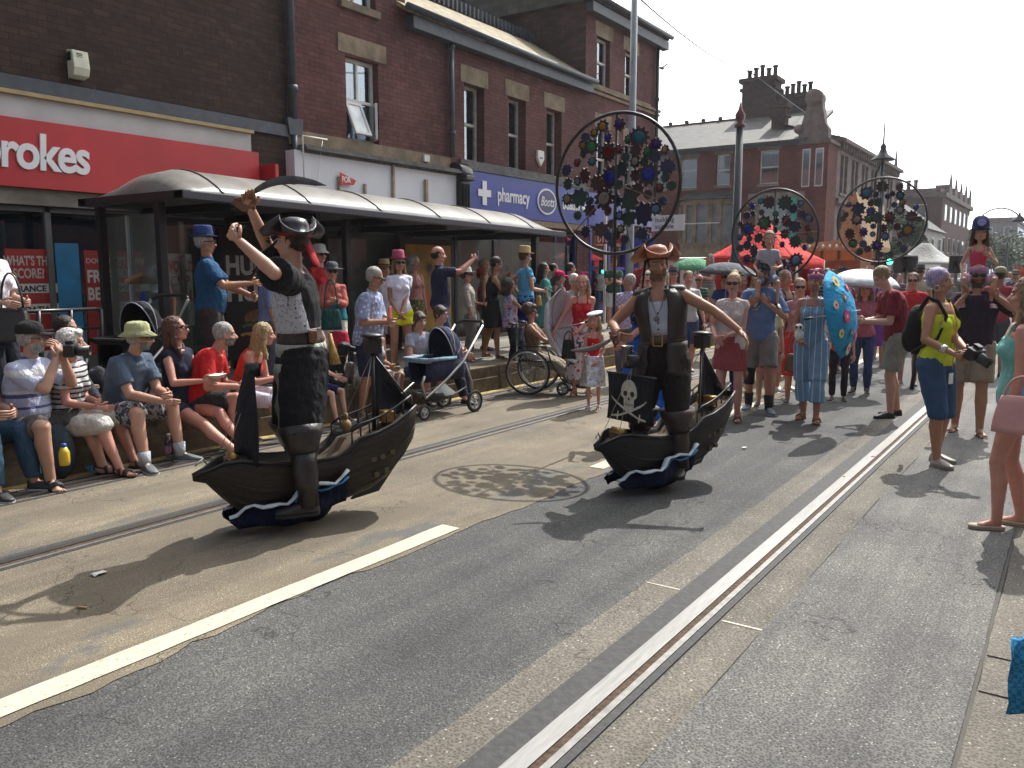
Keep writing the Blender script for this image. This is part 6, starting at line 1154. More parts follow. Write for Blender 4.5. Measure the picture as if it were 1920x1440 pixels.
def pane(x0, y0, x1, y1, z0=.62, z1=2.28): 
    mb = MB(); mb.bar((x0, y0, (z0+z1)/2), (x1, y1, (z0+z1)/2), z1-z0, .012, hint=V((0, 0, 1))) if False else None
    d = V((x1-x0, y1-y0, 0)).normalized(); n = V((-d.y, d.x, 0))*.005; q = [V((x0, y0, z0)), V((x1, y1, z0)), V((x1, y1, z1)), V((x0, y0, z1))]
    mb.add([p-n for p in q]+[p+n for p in q], [(0, 1, 2, 3), (7, 6, 5, 4), (0, 4, 5, 1), (1, 5, 6, 2), (2, 6, 7, 3), (3, 7, 4, 0)]); mb.build('pane', M_gl, SH)
pane(XFP-.06, yL, XBP+.06, yL+.1); ya = W(195, 500, X=XBP).y; yb_ = [W(u, 480, X=XBP).y for u in (430, 640, 745, 852, 925, 1062)]
pane(XBP, ya+.06, XBP, yb_[0]-.05); 
for a_, b_ in zip(yb_[:-1], yb_[1:]): pane(XBP, a_+.05, XBP, b_-.05)
mb = MB(); [mb.box((XBP-.02, ya, z), (XBP+.02, 12.6, z+.05)) for z in (.56, 2.28)]; mb.box((XFP-.02, yL-.02, .56), (XFP+.02, yL+.02, .6)); mb.build('glazing_rail', M_frame, SH)
MB().box((XFP-.7, yL+.02, .62), (XFP-.67, yL+.05, 2.28)).build('glazing_bar', mt('pale_bar', (.3, .32, .32)), SH)
# hamburger advert
cs = thing('advert_case', 'black poster case with bold HUNGRY HURRY lettering over a burger picture', 'advert', (XBP+.3, 0, 0)); ya, yc = W(412, 450, X=XBP+.3).y, W(592, 450, X=XBP+.3).y
MB().box((-.04, ya-.04, .5), (.04, yc+.04, 2.22)).build('case', M_frame, cs, bevel=.01); pf = MB().box((.042, ya, .6), (.048, yc, 2.15)).build('poster', mt('black_poster', (.018, .013, .011), .35, 0, .4, 2), cs)
ML = mt('cream_stencil', (.5, .47, .42), .6); text('HUNGRY', .34, ML, pf, (.049, ya+.03, 1.62), bold=.012, sx=.92, ext=.001); text('HURRY', .36, ML, pf, (.049, ya+.03, 1.28), bold=.014, sx=.98, ext=.001)
mb = MB(); ym = (ya+yc)/2
for z, h, m_, e in ((1.0, .17, 0, .0), (.93, .05, 1, .05), (.88, .06, 2, .02), (.82, .04, 3, .08), (.75, .08, 2, .0), (.64, .1, 0, -.03)):
    n = 26; pts = [(.050+.001*m_, ym-(.52+e)*math.cos(math.pi*i/n), z+h*max(0, math.sin(math.pi*i/n))**.5) for i in range(n+1)]; mb.add(pts+[(.050+.001*m_, p[1], z-.01+.012*math.sin(i*1.7)) for i, p in enumerate(pts)], [(i, i+1, n+2+i, n+1+i) for i in range(n)], m_)
mb.build('picture', [mt('bun_brown', (.20, .075, .025), .6, 0, .5, 15), mt('lettuce', (.07, .13, .03)), mt('patty', (.06, .022, .012), .7, 0, .5, 30), mt('cheese', (.42, .22, .04))], cs)
cs = thing('advert_case', 'framed yellow poster with a dark pictogram in the middle of the shelter', 'advert', (XBP+.35, 0, 0)); ya, yc = W(757, 470, X=XBP+.35).y, W(842, 470, X=XBP+.35).y
MB().box((-.03, ya-.12, .5), (.03, yc+.1, 2.2)).build('case', M_frame, cs, bevel=.01); pf = MB().box((.032, ya, .6), (.037, yc, 2.1)).build('poster', mt('yellow_poster', (.42, .23, .025), .5, 0, .3, 3), cs)
mb = MB(); ym = (ya+yc)/2; n = 12; mb.add([(.039, ym+(.16 if i % 2 else .05)*math.cos(math.pi*i/n), 1.72+(.14 if i % 2 else .05)*math.sin(math.pi*i/n)) for i in range(2*n)], [tuple(range(2*n))]); mb.build('pictogram', mt('dark_burst', (.08, .05, .02)), pf); MB().box((.038, ya+.08, 1.0), (.041, yc-.08, 1.3)).build('caption', mt('poster_orange', (.5, .12, .03)), pf)
ns = thing('notice_frame', 'black framed timetable notice on the shelter back behind the left pirate hat', 'notice', (XBP+.1, 0, 0)); ya, yc = W(612, 430, X=XBP+.1).y, W(645, 430, X=XBP+.1).y
MB().box((0, ya-.04, 1.3), (.03, yc, 2.2)).build('frame', M_frame, ns); MB().box((.031, ya, 1.35), (.034, yc-.04, 2.15)).build('sheet', mt('notice_grey', (.16, .17, .17), .5, 0, .4, 6), ns)
# railing left of the shelter
rl = thing('railing', 'black metal railing with thin uprights between the seated people and the betting shop', 'railing')
y0, y1 = W(-60, 600, X=-7.75).y, W(190, 600, X=-7.75).y; [MB().tube([(-7.75, y0, z), (-7.75, y1, z)], r, 0, 8).build('rail', M_frame, rl) for z, r in ((1.30, .018), (1.12, .012), (.5, .012))]
for k in range(5): y = y0+(y1-y0)*k/4; MB().tube([(-7.75, y, PZ), (-7.75, y, 1.3)], .022, 0, 8).build('post', M_frame, rl)
n = min(90, int((y1-y0)/.1))
for k in range(n): y = y0+(y1-y0)*(k+.5)/n; MB().tube([(-7.75, y, .5), (-7.75, y, 1.12)], .007, 0, 6).build('upright', M_frame, rl)

# ================================================================ SHIPS
def ship_wood(name, c):
    m, nt, b = base(name, .55, 0, .4); v = tc(nt); sx = nt.nodes.new('ShaderNodeSeparateXYZ'); nt.links.new(v, sx.inputs[0])
    w = nt.nodes.new('ShaderNodeMath'); f = math_(nt, 'FRACT', math_(nt, 'MULTIPLY', math_(nt, 'SUBTRACT', sx.outputs[2], math_(nt, 'MULTIPLY', math_(nt, 'MULTIPLY', sx.outputs[1], sx.outputs[1]), .25)), 22)); g = math_(nt, 'LESS_THAN', f, .13)
    n = noise(nt, tc(nt, (4, .5, 4)), 18, 5, .7); o = mix(nt, g, ramp(nt, n, [(.3, tuple(x*.5 for x in c)), (.72, tuple(x*1.9 for x in c))]), tuple(x*.3 for x in c)); seth(nt, b, o)
    bump(nt, b, math_(nt, 'SUBTRACT', math_(nt, 'MULTIPLY', n, .4), g), .8, .006); return m
M_port = mt('tarnished_port', (.10, .075, .04), .6, .2)
M_ply, _n, _b = base('torn_canvas', .9); seth(_n, _b, (.012, .013, .017))
M_bsail = cloth((.014, .015, .020)); M_rope = mt('rope', (.30, .27, .22), .9); M_gold = mt('brass', (.35, .22, .07), .4, .7); M_navy = cloth((.004, .008, .03)); M_foam = mt('wave_foam', (.55, .62, .66), .7, 0, .25, 14); M_sky = mt('wave_blue', (.03, .16, .32), .6, 0, .4, 8)
ST = [(.80, .415, .385, .008), (.72, .44, .36, .03), (.62, .485, .25, .075), (.52, .495, .16, .11), (.40, .475, .11, .145), (.22, .45, .09, .15), (.05, .445, .09, .145), (-.12, .45, .10, .15), (-.22, .50, .12, .17), (-.28, .56, .13, .175), (-.42, .585, .16, .175), (-.56, .63, .23, .17), (-.68, .69, .34, .155), (-.76, .735, .45, .14)]
def ship(label, loc, a, wood, emblem=True, seed=0, sc_=(1, 1, 1)):
    t = thing('pirate_ship', label, 'costume ship', loc, R(-a), 'pirate ship costumes on wheels'); NS = 14; t.scale = sc_
    grid = []
    for y, zt, zb, hw in ST:
        r = []
        for j in range(NS+1):
            q = -1+2*j/NS; s_ = min(1, abs(q)); r.append(V((math.copysign(hw*(1-(1-s_)**2.2)**.8*(1+.12*s_**3), q), y, zb+(zt-zb)*s_**1.7)))
        grid.append(r)
    mb = MB(); mb.sheet(grid, .012); mb.build('hull', wood, t)
    mb = MB(); mb.sheet([[V((x*s[3]*.92, s[0], s[1]-.05)) for x in (-1, 0, 1)] for s in ST[1:]], .008); mb.build('deck', mt('deck_boards', (.07, .045, .025), .8, 0, .4, 20), t)
    for f in (1.0, .66, .36):   # wales
        for q in (-1, 1):
            pts = []
            for y, zt, zb, hw in ST: pts.append(V((q*(hw*(1-(1-f)**2.2)**.8*(1+.12*f**3)+.006), y, zb+(zt-zb)*f**1.7)))
            MB().tube(pts, .011 if f == 1.0 else .007, 0, 6).build('wale', wood if f < 1 else M_blk, t)
    mb = MB()  # transom and rudder
    mb.add([V((p.x, p.y-.004, p.z)) for p in grid[-1]], [tuple(range(NS+1))]); mb.prism([(-.30, .10), (-.52, .13), (-.72, .36), (-.66, .50), (-.5, .24)], .03, X=M.Translation((.015, 0, 0)) @ rz(90)); mb.build('rudder', M_blk, t)
    for q in (-1, 1):
        for (y, z) in ((-.40, .40), (-.47, .41), (-.55, .43), (-.42, .29), (-.5, .31)): MB().box((q*.17-.012, y-.018, z-.016), (q*.17+.012, y+.018, z+.016)).build('gun_port', M_port, t)
    mb = MB()   # aft railing
    for q in (-1, 1):
        tp = []
        for i in range(8): y = -.24-.07*i; z = np.interp(-y, [.22, .28, .42, .56, .68, .76], [.50, .56, .585, .63, .69, .735]); hw = .168-.004*i; tp.append(V((q*hw, y, z+.085))); mb.tube([(q*hw, y, z), (q*hw, y, z+.085)], .006, 0, 6)
        mb.tube(tp, .008, 0, 6)
    mb.build('railing', M_blk, t)
    mb = MB(); mb.tube([(0, .38, .36), (0, .38, 1.07)], [.014, .010], 0, 8); mb.build('mast', M_blk, t); MB().lathe([(.03, 1.0), (.045, 1.0), (.055, 1.08), (.05, 1.08)], (0, .38, 0), 12).build('crows_nest', M_blk, t)
    MB().tube([(0, -.5, .5), (0, -.5, 1.16)], [.018, .013], 0, 8).build('mast', M_blk, t); mb = MB(); mb.box((-.05, -.55, 1.10), (.05, -.45, 1.2)); mb.lathe([(.05, 1.2), (.085, 1.215), (.085, 1.225), (.03, 1.235)], (0, -.5, 0), 14); mb.build('crows_nest', M_blk, t)
    # fore sail, square, belly forward
    g = []
    for i in range(9):
        if not emblem:
            f = i/8; z = 1.06-.56*f; wd = .07+.17*math.sin(f*1.9); g.append([V((wd*(2*j/10-1), .405+.07*math.sin(math.pi*f)*math.cos((2*j/10-1)*1.3)+.05*f*f, z-.04*f*abs(2*j/10-1))) for j in range(11)]); continue
        z = .93-.37*i/8; wd = .25-.02*math.sin(math.pi*i/8); g.append([V((wd*(2*j/10-1), .405+.012*math.sin(math.pi*i/8)*math.cos((2*j/10-1)*1.3), z)) for j in range(11)])
    sl_ = MB().sheet(g, .006).build('sail', M_bsail, t); MB().tube([(-(.26 if emblem else .1), .405, .93 if emblem else 1.05), ((.26 if emblem else .1), .405, .93 if emblem else 1.05)], .008, 0, 6).build('yard', M_blk, t)
    if emblem:
        M_sk = mt('painted_bone', (.52, .50, .42), .8, 0, .25, 20); X_ = M.Translation((0, 0, 0))
        def fr(pts, dy=0): # sail front surface point
            return [V((x, .405+.012+.0045+dy, z)) for x, z in pts]
        def flatp(mb, poly, dy=0, mat=0): c = fr(poly, dy); mb.add(c, [tuple(range(len(c)))], mat)
        mb = MB(); sk = [(.085*math.cos(t_)*(1 if math.sin(t_) > -.3 else .72), .79+.105*math.sin(t_)) for t_ in np.linspace(-.7, math.pi+.7, 22)]
        flatp(mb, sk); flatp(mb, [(-.055, .74), (.055, .74), (.05, .665), (.025, .645), (-.025, .645), (-.05, .665)], .0006); 
        for x in (-.036, .036): flatp(mb, [(x+.023*math.cos(q), .785+.022*math.sin(q)) for q in np.linspace(0, 5.8, 10)], .0016, 1)
        flatp(mb, [(-.013, .735), (0, .765), (.013, .735)], .0016, 1); flatp(mb, [(-.045, .70), (.045, .70), (.045, .695), (-.045, .695)], .0016, 1)
        for k in range(8): x = -.04+.0115*k; flatp(mb, [(x, .715), (x+.0025, .715), (x+.0025, .68), (x, .68)], .0016, 1)
        for q in (-1, 1):
            up_, lo_ = [], []
            for i in range(11):
                f = i/10; x = q*(.185-.30*f); z = .745-.145*f**.75; w_ = .012+.010*math.sin(math.pi*f); up_.append((x, z+w_*.5)); lo_.append((x, z-w_*.5))
            flatp(mb, up_+lo_[::-1], .0022 if q > 0 else .003); gx = q*-.115; flatp(mb, [(gx-.012, .635), (gx+.0, .64), (gx+.012, .575), (gx, .57)], .0036); flatp(mb, [(gx, .612), (gx-q*.065, .602), (gx-q*.07, .588), (gx, .592)], .0036)
        mb.build('emblem', [M_sk, M_blk], sl_)
    # lateen aft sail
    g = []
    for i in range(8):
        f = i/7; z0_ = .64+.03*f; zt = 1.08-.42*f; g.append([V((.03*math.sin(math.pi*f)*math.sin(math.pi*j/6), -.51-.34*f, z0_+(zt-z0_)*j/6)) for j in range(7)])
    MB().sheet(g, .006).build('sail', M_bsail, t); MB().tube([(0, -.50, 1.10), (0, -.87, .66)], .008, 0, 6).build('yard', M_blk, t)
    for q in (-1, 1): MB().tube([(0, .38, 1.0), (q*.08, .62, .5)], .0025, 0, 5).build('rigging', M_rope, t); MB().tube([(0, -.5, 1.1), (q*.15, -.3, .58)], .0025, 0, 5).build('rigging', M_rope, t)
    MB().tube([(.02, .78, .47), (.05, .72, .50), (.06, .68, .44), (.04, .66, .40)], .006, 0, 6).build('rope', M_rope, t)
    rn = random.Random(seed); mb = MB()   # cargo: chest, sacks, barrels
    mb.box((-.07, .50, .45), (.06, .59, .50)); cg = mb.build('chest', mt('chest_wood', (.11, .06, .03), .7, 0, .4, 20), t, bevel=.006); MB().tube([(-.07, .545, .505), (.06, .545, .505)], .028, 0, 10).build('lid', M_gold, cg)
    MB().box((-.09, -.62, .62), (.07, -.54, .70)).build('chest', mt('gilt_chest', (.32, .18, .05), .5, .3, .3, 20), t, bevel=.008); mb = MB(); mb.ell((.09, -.32, .60), (.04, .04, .045)); mb.ell((.09, -.32, .66), (.018, .018, .03)); mb.build('figure', mt('straw_tan', (.30, .20, .09), .8), t)
    for q in (-1, 1):   # wave cloth with foam crest
        g = []; cr = []
        for i in range(17):
            f = i/16; y = .60-.78*f; zt = .15+.20*f**1.1+.02*math.sin(f*14+q); zb = .055+.012*math.sin(f*9)+.05*(f < .04)+.10*max(0, f-.45)*1.6; xo = .06+.13*min(1, f*2.2)
            g.append([V((q*(xo+.02*math.sin(f*11+j)+.015*(j == 1)), y, zb+(zt-zb)*j/4)) for j in range(5)]); cr.append(V((q*(xo+.02*math.sin(f*11+4)+.008), y, zt)))
        w_ = MB().sheet(g, .008).build('wave', M_navy, t)
        MB().tube([p+V((q*.006, 0, -.005-.012*math.sin(i*1.9))) for i, p in enumerate(cr)], [.012+.014*abs(math.sin(i*.8+1)) for i in range(17)], 0, 7, flat=.5).build('foam', M_foam, w_)
        MB().tube([p+V((q*.004, 0, -.035-.01*math.sin(i*1.9))) for i, p in enumerate(cr[8:])], [.01+.012*abs(math.sin(i*.8+1)) for i in range(9)], 0, 7, flat=.4).build('foam', M_sky, w_)
    wl = MB(); wl.tube([(.045*math.sin(q), 0, 0) for q in (0,)] * 0 or [(-.04, 0, .16), (.04, 0, .16)], .155, 0, 28); wl.tube([(-.03, 0, .16), (.03, 0, .16)], .16, 0, 28); wl.build('wheel', mt('tyre', (.015, .015, .016), .8, 0, .3, 30), t)
    return t
WD1 = ship_wood('black_brown_planks', (.020, .014, .009)); WD2 = ship_wood('near_black_planks', (.012, .011, .011))
P1L, P2L = (-4.14, 3.68), (-2.59, 5.84)
ship('dark brown wooden pirate ship costume with bow pointing left around the pirate in black', (*P1L, 0), 200, WD1, False, 1, (1, .94, 1)); ship('black pirate ship costume with skull and crossed sabres on its square fore sail', (*P2L, 0), 200, WD2, True, 2, (1, .85, .96))
# ---- pirate 1 ------------------------------------------------------------
M_leath = mt('dark_leather', (.022, .018, .017), .38, 0, .35, 12, .5, 30); M_brl = mt('brown_leather', (.16, .065, .032), .42, 0, .4, 9, .5, 25); M_vest = mt('worn_brown_vest', (.022, .014, .012), .5, 0, .4, 9, .5, 25); M_steelb = mt('blade_steel', (.09, .09, .095), .35, .7, .3, 12)
def boots(x, m, c_):
    for K, A in ((x['kneeL'], x['aL']), (x['kneeR'], x['aR'])):
        d = (K-A).normalized(); mb = MB(); mb.tube([A-d*.03, A+d*.08, A.lerp(K, .2), A.lerp(K, .3), A.lerp(K, .42), A.lerp(K, .55), A.lerp(K, .78)], [.058*c_, .060*c_, .071*c_, .066*c_, .076*c_, .072*c_, .084*c_], 0, 18); mb.tube([A.lerp(K, .70), A.lerp(K, .82), A.lerp(K, .96), A.lerp(K, 1.10)], [.088*c_, .100*c_, .122*c_, .135*c_], 0, 22); mb.build('boot_leg', m, x['root'])
def p1x(x):
    sp = x['spine']; s = x['s']; r = x['root']; boots(x, M_leath, 1.08)
    mb = MB(); [mb.loft([sp(t0+(t1-t0)*i/5, .034*s, 1, 1) for i in range(6)]) for t0, t1 in ((.16, .34),)]; mb.build('belt', M_brl if 0 else mt('wide_leather_belt', (.028, .016, .012), .45, 0, .4, 12, .5, 30), r)
    mb = MB(); mb.loft([sp(t0, .040*s, 1, 1) for t0 in (.08, .12, .16)]); mb.loft([sp(t0, .036*s, 1, 1) for t0 in (.05, .1)]); mb.build('sash', C((.38, .38, .34)), r)
    # hanging sash end on the left hip front
    g = [[V((-.10-.05*j+.01*math.sin(i), .185+.012*math.sin(i*1.3+j)-.035*j, .97-.045*i)) for j in range(3)] for i in range(11)]; MB().sheet(g, .008).build('sash_end', C((.38, .38, .34)), r)
    # swirl printed waistcoat panel at the left front
    g = []
    for i in range(13):
        t = .30+.56*i/12; rg = sp(t, .036*s, 1, 1); g.append([rg[k] for k in (4, 5, 6, 7, 8, 9)])
    MB().sheet(g, .006).build('waistcoat', C((.50, .50, .56), 'swirl', (.05, .05, .08), 1.5), r)
    mb = MB(); rg = sp(.25, .06*s, 1, 1); mb.box((-.03, -.02, -.04), (.03, .03, .04), X=M.Translation(rg[9])); mb.build('pouch', M_brl, r, bevel=.01)
    q = rg[11]; mb = MB(); mb.tube([q+V((-.01, -.02, -.0)), q+V((-.02, -.03, -.08)), q+V((-.03, -.04, -.2))], [.012, .02, .045], 0, 10); mb.build('tassel', hairm((.42, .26, .08)), r)
    hm = x['HM']; g = [[hm @ V((.0+.045*(j-1), -.075-.02*i-.01*j, .03-.045*i)) for j in range(3)] for i in range(5)]; MB().sheet(g, .008).build('bandana', C((.28, .01, .02)), r)
P1 = person('pirate performer in black coat and tricorn raising a cutlass in the left ship', (P1L[0]-.05, P1L[1]-.0, .10), 212, 1.86, 'm', 'fair', 'short', 'dark', g=1.06, pose=dict(hz=.93, lean=4, twist=16, HL=(-.30, .36, 1.62), HR=(.02, .26, 1.82), pL=(-1, -.3, -.5), pR=(1, .2, -.3), cL=1, cR=1, AL=(-.33, .04, .09), AR=(.22, -.02, .09), kL=(-.5, 1, 0), dR=(-.1, .25, 1), tR=(0, -1, .1), toeL=5, toeR=5),
    top=('tee', C((.012, .012, .014)), dict(sl=.95, inf=.03, sinf=.035, t0=.02)), bot=('trousers', C((.009, .009, .011)), dict(L=1.02, linf=.062)), shoes=('shoe', (.015, .014, .014), (.01, .01, .01)), hat=('tricorn', (0, 0, 0), (.35, .01, .02), mt('black_leather_hat', (.022, .022, .026), .33, 0, .3, 10, .4, 30)), head=12, nod=-2, extra=p1x)
def blade(pts, w, th=.006):
    mb = MB(); n = len(pts); g = []
    for i, p in enumerate(pts):
        d = (V(pts[min(i+1, n-1)])-V(pts[max(i-1, 0)])).normalized(); up = d.cross(V(BL_N)).normalized(); f = i/(n-1); ww = w*(.75+.6*math.sin(math.pi*min(1, f*1.1))**1) if f < .85 else w*(1-f)/.15*.9; g.append([V(p)-up*ww*.5, V(p), V(p)+up*ww*.5])
    mb.sheet(g, th); return mb
h1 = wpos(P1, P1['wR']+V((-.01, .02, .075))); tip = W(612, 348, X=-3.95); BL_N = (tip-h1).cross(V((0, 0, 1))).normalized()
cu = thing('cutlass', 'raised cutlass with a dark curved blade above the left pirate\'s tricorn', 'sword'); L_ = tip-h1; pts = [h1+L_*f+V((0, 0, .075*math.sin(math.pi*f**.8))) for f in np.linspace(.08, 1, 14)]
blade(pts, .038).build('blade', M_steelb, cu); mb = MB(); mb.tube([h1-L_*.16, h1+L_*.08], .014, 0, 8); mb.tube([h1+L_*.08+V((0, 0, -.05)), h1+L_*.08+V((0, 0, .05))], .01, 0, 6); mb.tube([h1+L_*.08+V((0, 0, -.05)), h1-L_*.05+V((0, 0, -.06)), h1-L_*.18], .012, 0, 6, flat=2.5); mb.build('hilt', M_brl, cu)
# ---- pirate 2 ------------------------------------------------------------
def p2x(x):
    sp = x['spine']; s = x['s']; r = x['root']; boots(x, mt('brown_boot', (.035, .020, .016), .45, 0, .4, 9, .5, 25), 1.0)
    mb = MB(); mb.loft([sp(t, .038*s, 1, 1) for t in (.17, .23, .30)]); b_ = mb.build('belt', mt('aged_belt', (.085, .048, .025), .5, 0, .4, 12, .5, 30), r)
    rg = sp(.235, .046*s, 1, 1); c = rg[4]; mb = MB(); [mb.bar(c+V(a_), c+V(b2), .009, .009) for a_, b2 in (((-.035, 0, -.045), (.035, 0, -.045)), ((-.035, 0, .045), (.035, 0, .045)), ((-.035, 0, -.045), (-.035, 0, .045)), ((.035, 0, -.045), (.035, 0, .045)))]; mb.build('buckle', M_gold, r)
    # open waistcoat: body all round except the front
    g = []
    for i in range(14):
        t = .22+.76*i/13; rg = sp(t, .034*s, 1, 1); k = 2 if i < 11 else 3; g.append([rg[j % 16] for j in ([5, 6, 7, 8, 9, 10, 11, 12, 13, 14, 15, 0, 1, 2, 3])] if 0 else [rg[j % 16] for j in range(5, 20)])
    MB().sheet(g, .014).build('waistcoat', M_vest, r)
    for q, S_ in ((-1, x['SL']), (1, x['SR'])): MB().caps(x['nb']+x['rv']*(q*.05)-x['upd']*.02, S_+x['upd']*.022, .040*s, .048*s).build('waistcoat_shoulder', M_vest, r)
    g = []
    for i in range(9):
        rg = sp(.17, (.040+.0055*i)*s, 1, 1); g.append([V((rg[j % 16].x+.006*math.sin(j*2.3+i), rg[j % 16].y+.006*math.cos(j*1.9+i), rg[j % 16].z-.034*i*(1+.12*math.sin(j*.9)))) for j in range(5, 20)])
    fl = MB().sheet(g, .010).build('coat_tail', M_vest, r)
    for i in (2, 5): MB().ell(g[i][11]+V((.0, .012, 0)), (.012, .008, .012)).build('button', M_lead, fl)
    hm = x['HM']; mb = MB(); g = [[hm @ V((.086+.006*i, -.05+.028*(j-1)*(1.2-.13*i), .04-.045*i)) for j in range(3)] for i in range(6)]; mb.sheet(g, .01); mb.build('bandana', C((.012, .012, .014)), r)
    mb = MB(); c = x['che']+x['fv']*.128*s; mb.tube([x['nb']+x['rv']*.07+x['fv']*.04, c+V((.03, .01, .02)), c+V((0, .018, -.05)), c+V((-.03, .01, .02)), x['nb']-x['rv']*.07+x['fv']*.04], .004, 0, 6); mb.lathe([(.0, 0), (.022, .002), (.022, .01), (0, .012)], (0, 0, 0), 14, X=M.Translation(c+V((0, .02, -.07))) @ rx(-90)); mb.build('necklace', M_lead, r)
    mb = MB(); [mb.ell(V(sp(t, .034*s)[4])+V((0, 0, 0)), (.008, .006, .008)) for t in (.4, .5, .6, .68)]; mb.build('buttons', M_blk, r)
P2 = person('pirate performer in leather tricorn and open brown waistcoat standing in the right ship', (P2L[0], P2L[1], .10), 174, 1.70, 'm', 'tan', 'short', 'dark', pose=dict(hz=.94, lean=0, twist=-8, side=7, HL=(-.62, .02, 1.14), HR=(.26, .33, 1.13), pL=(-1, -.5, .2), pR=(1, -.5, -.4), cL=.45, cR=1, AL=(-.17, .02, .09), AR=(.19, .06, .09), toeL=-10, toeR=10, tL=(0, 1, .4), dL=(-.75, .3, -.6)),
    top=('tank', C((.50, .51, .60)), dict(t0=.2, t1=.93, inf=.012)), bot=('trousers', C((.022, .016, .014)), dict(L=1.35, linf=.035)), shoes=('shoe', (.02, .014, .012), (.01, .01, .01)), beard='stubble', hat=('tricorn', (0, 0, 0), (.02, .02, .02), mt('tan_leather_hat', (.27, .085, .035), .36, 0, .45, 7, .5, 25), 6), head=-20, tilt=3, extra=p2x)
h2 = wpos(P2, P2['wR']+V((.0, .05, -.02))); tip = W(1070, 657, Y=h2.y-.25); BL_N = (tip-h2).cross(V((0, 0, 1))).normalized(); L_ = tip-h2
cu = thing('cutlass', 'lowered cutlass with grey blade pointing left from the right pirate\'s hand', 'sword'); pts = [h2+L_*f+V((0, 0, -.035*math.sin(math.pi*f))) for f in np.linspace(.12, 1, 14)]
blade(pts, .03).build('blade', mt('grey_blade', (.2, .19, .18), .35, .7), cu); mb = MB(); mb.tube([h2-L_*.14, h2+L_*.12], .014, 0, 8); mb.tube([h2+L_*.12+V((0, 0, .05)), h2+V((0, 0, -.07)), h2-L_*.15], .008, 0, 6, flat=2); mb.build('hilt', mt('red_brown_hilt', (.12, .04, .02), .4, .3), cu)
jug = thing('tankard', 'pewter tankard hanging at the right pirate\'s belt', 'tankard', wpos(P2, (.26, .10, .90))); MB().lathe([(.045, -.08), (.038, .0), (.034, .04), (.05, .09), (.046, .09), (.03, .04), (.0, .03)], n=18).build('cup', mt('pewter', (.15, .14, .13), .35, .8), jug); MB().tube([(.04, 0, -.05), (.08, 0, -.03), (.07, 0, .04), (.04, 0, .05)], .007).build('handle', M_lead, jug)

# ================================================================ FLOWER WHEELS
def lensm(c):
    m = bpy.data.materials.new('coloured_lens'); m.use_nodes = True; nt = m.node_tree; b = nt.nodes['Principled BSDF']; b.inputs['Base Color'].default_value = c4(c); b.inputs['Roughness'].default_value = .15; b.inputs['Transmission Weight'].default_value = .6
    tr = nt.nodes.new('ShaderNodeBsdfTranslucent'); tr.inputs[0].default_value = c4(c); mx = nt.nodes.new('ShaderNodeMixShader'); mx.inputs[0].default_value = .55; o = nt.nodes['Material Output']
    nt.links.new(b.outputs[0], mx.inputs[1]); nt.links.new(tr.outputs[0], mx.inputs[2]); nt.links.new(mx.outputs[0], o.inputs[0]); return m
LC = [lensm(c) for c in ((.03, .05, .8), (.02, .5, .08), (.8, .45, .06), (.02, .45, .55), (.5, .02, .03), (.3, .5, .8), (.12, .03, .5), (.7, .6, .5))]
PC = [mt('dark_petal_'+n, tuple(v*.35 for v in c), .6, 0, .5, 20) for n, c in (('black', (.014, .014, .02)), ('navy', (.012, .014, .10)), ('plum', (.06, .012, .03)), ('green', (.012, .05, .03)), ('maroon', (.09, .014, .014)))]
def cogmesh(nt_, ro, ri):
    n = nt_*4; ps = [((ro if (i % 4) in (1, 2) else ri)*math.cos(2*math.pi*i/n), (ro if (i % 4) in (1, 2) else ri)*math.sin(2*math.pi*i/n)) for i in range(n)]; return ps
COGM = {}
def flower_wheel(label, c, r, seed, zb, n=44, az=180):
    t = thing('flower_wheel', label, 'flower wheel', c, R(180-az), 'flower wheels on poles'); rn = random.Random(seed)
    MB().tube([(r*math.cos(q), 0, r*math.sin(q)) for q in np.linspace(0, 2*math.pi, 48, endpoint=False)], .017, 0, 8, closed=True, hint=V((0, 1, 0))).build('hoop', M_blk, t)
    MB().tube([(0, 0, r), (0, 0, zb-c[2])], .014, 0, 8).build('pole', M_blk, t)
    for k in range(5): q = rn.uniform(0, 6.28); MB().tube([(0, 0, 0), (r*math.cos(q), 0, r*math.sin(q))], .006, 0, 6).build('spoke', M_lead, t)
    pl = []; tries = 0
    while len(pl) < n and tries < 9000:
        tries += 1; cr = rn.choice([.05, .065, .08, .1, .115])*r/.65; q = rn.uniform(0, 6.28); rr = (r-cr-.02)*math.sqrt(rn.random()); x, z = rr*math.cos(q), rr*math.sin(q)
        if all((x-a)**2+(z-b)**2 > ((cr+d)*.74)**2 for a, b, d in pl): pl.append((x, z, cr))
    for i, (x, z, cr) in enumerate(pl):
        k = (round(cr, 3), i % 5)
        if k not in COGM: COGM[k] = (MB().prism(cogmesh(rn.choice([8, 9, 10, 11]), cr, cr*.78), .014).mesh('petal_cog', PC[i % 5]))
        o = bpy.data.objects.new('cog', COGM[k]); col.objects.link(o); o.parent = t; o.location = (x, -.007+.012*((i*7) % 5-2), z); o.rotation_euler = (R(rn.uniform(-14, 14)), rn.uniform(0, 1), R(rn.uniform(-22, 22)))
        if i % 5 in (0, 2):
            k2 = ('l', round(cr, 3), i % 8)
            if k2 not in COGM: COGM[k2] = MB().lathe([(cr*.5, -.004), (cr*.5, .026), (cr*.3, .03), (0, .031)], n=18, X=M.Translation((0, .0195, 0)) @ rx(90)).mesh('lens', LC[i % 8])
            l = bpy.data.objects.new('lens', COGM[k2]); col.objects.link(l); l.parent = o
    return t
c1_ = W(1155, 345, Y=7.2); flower_wheel('nearest and largest black hoop of dark cog flowers above the blue dressed woman', (c1_.x, 7.2, c1_.z), .655, 5, 1.05, 62)
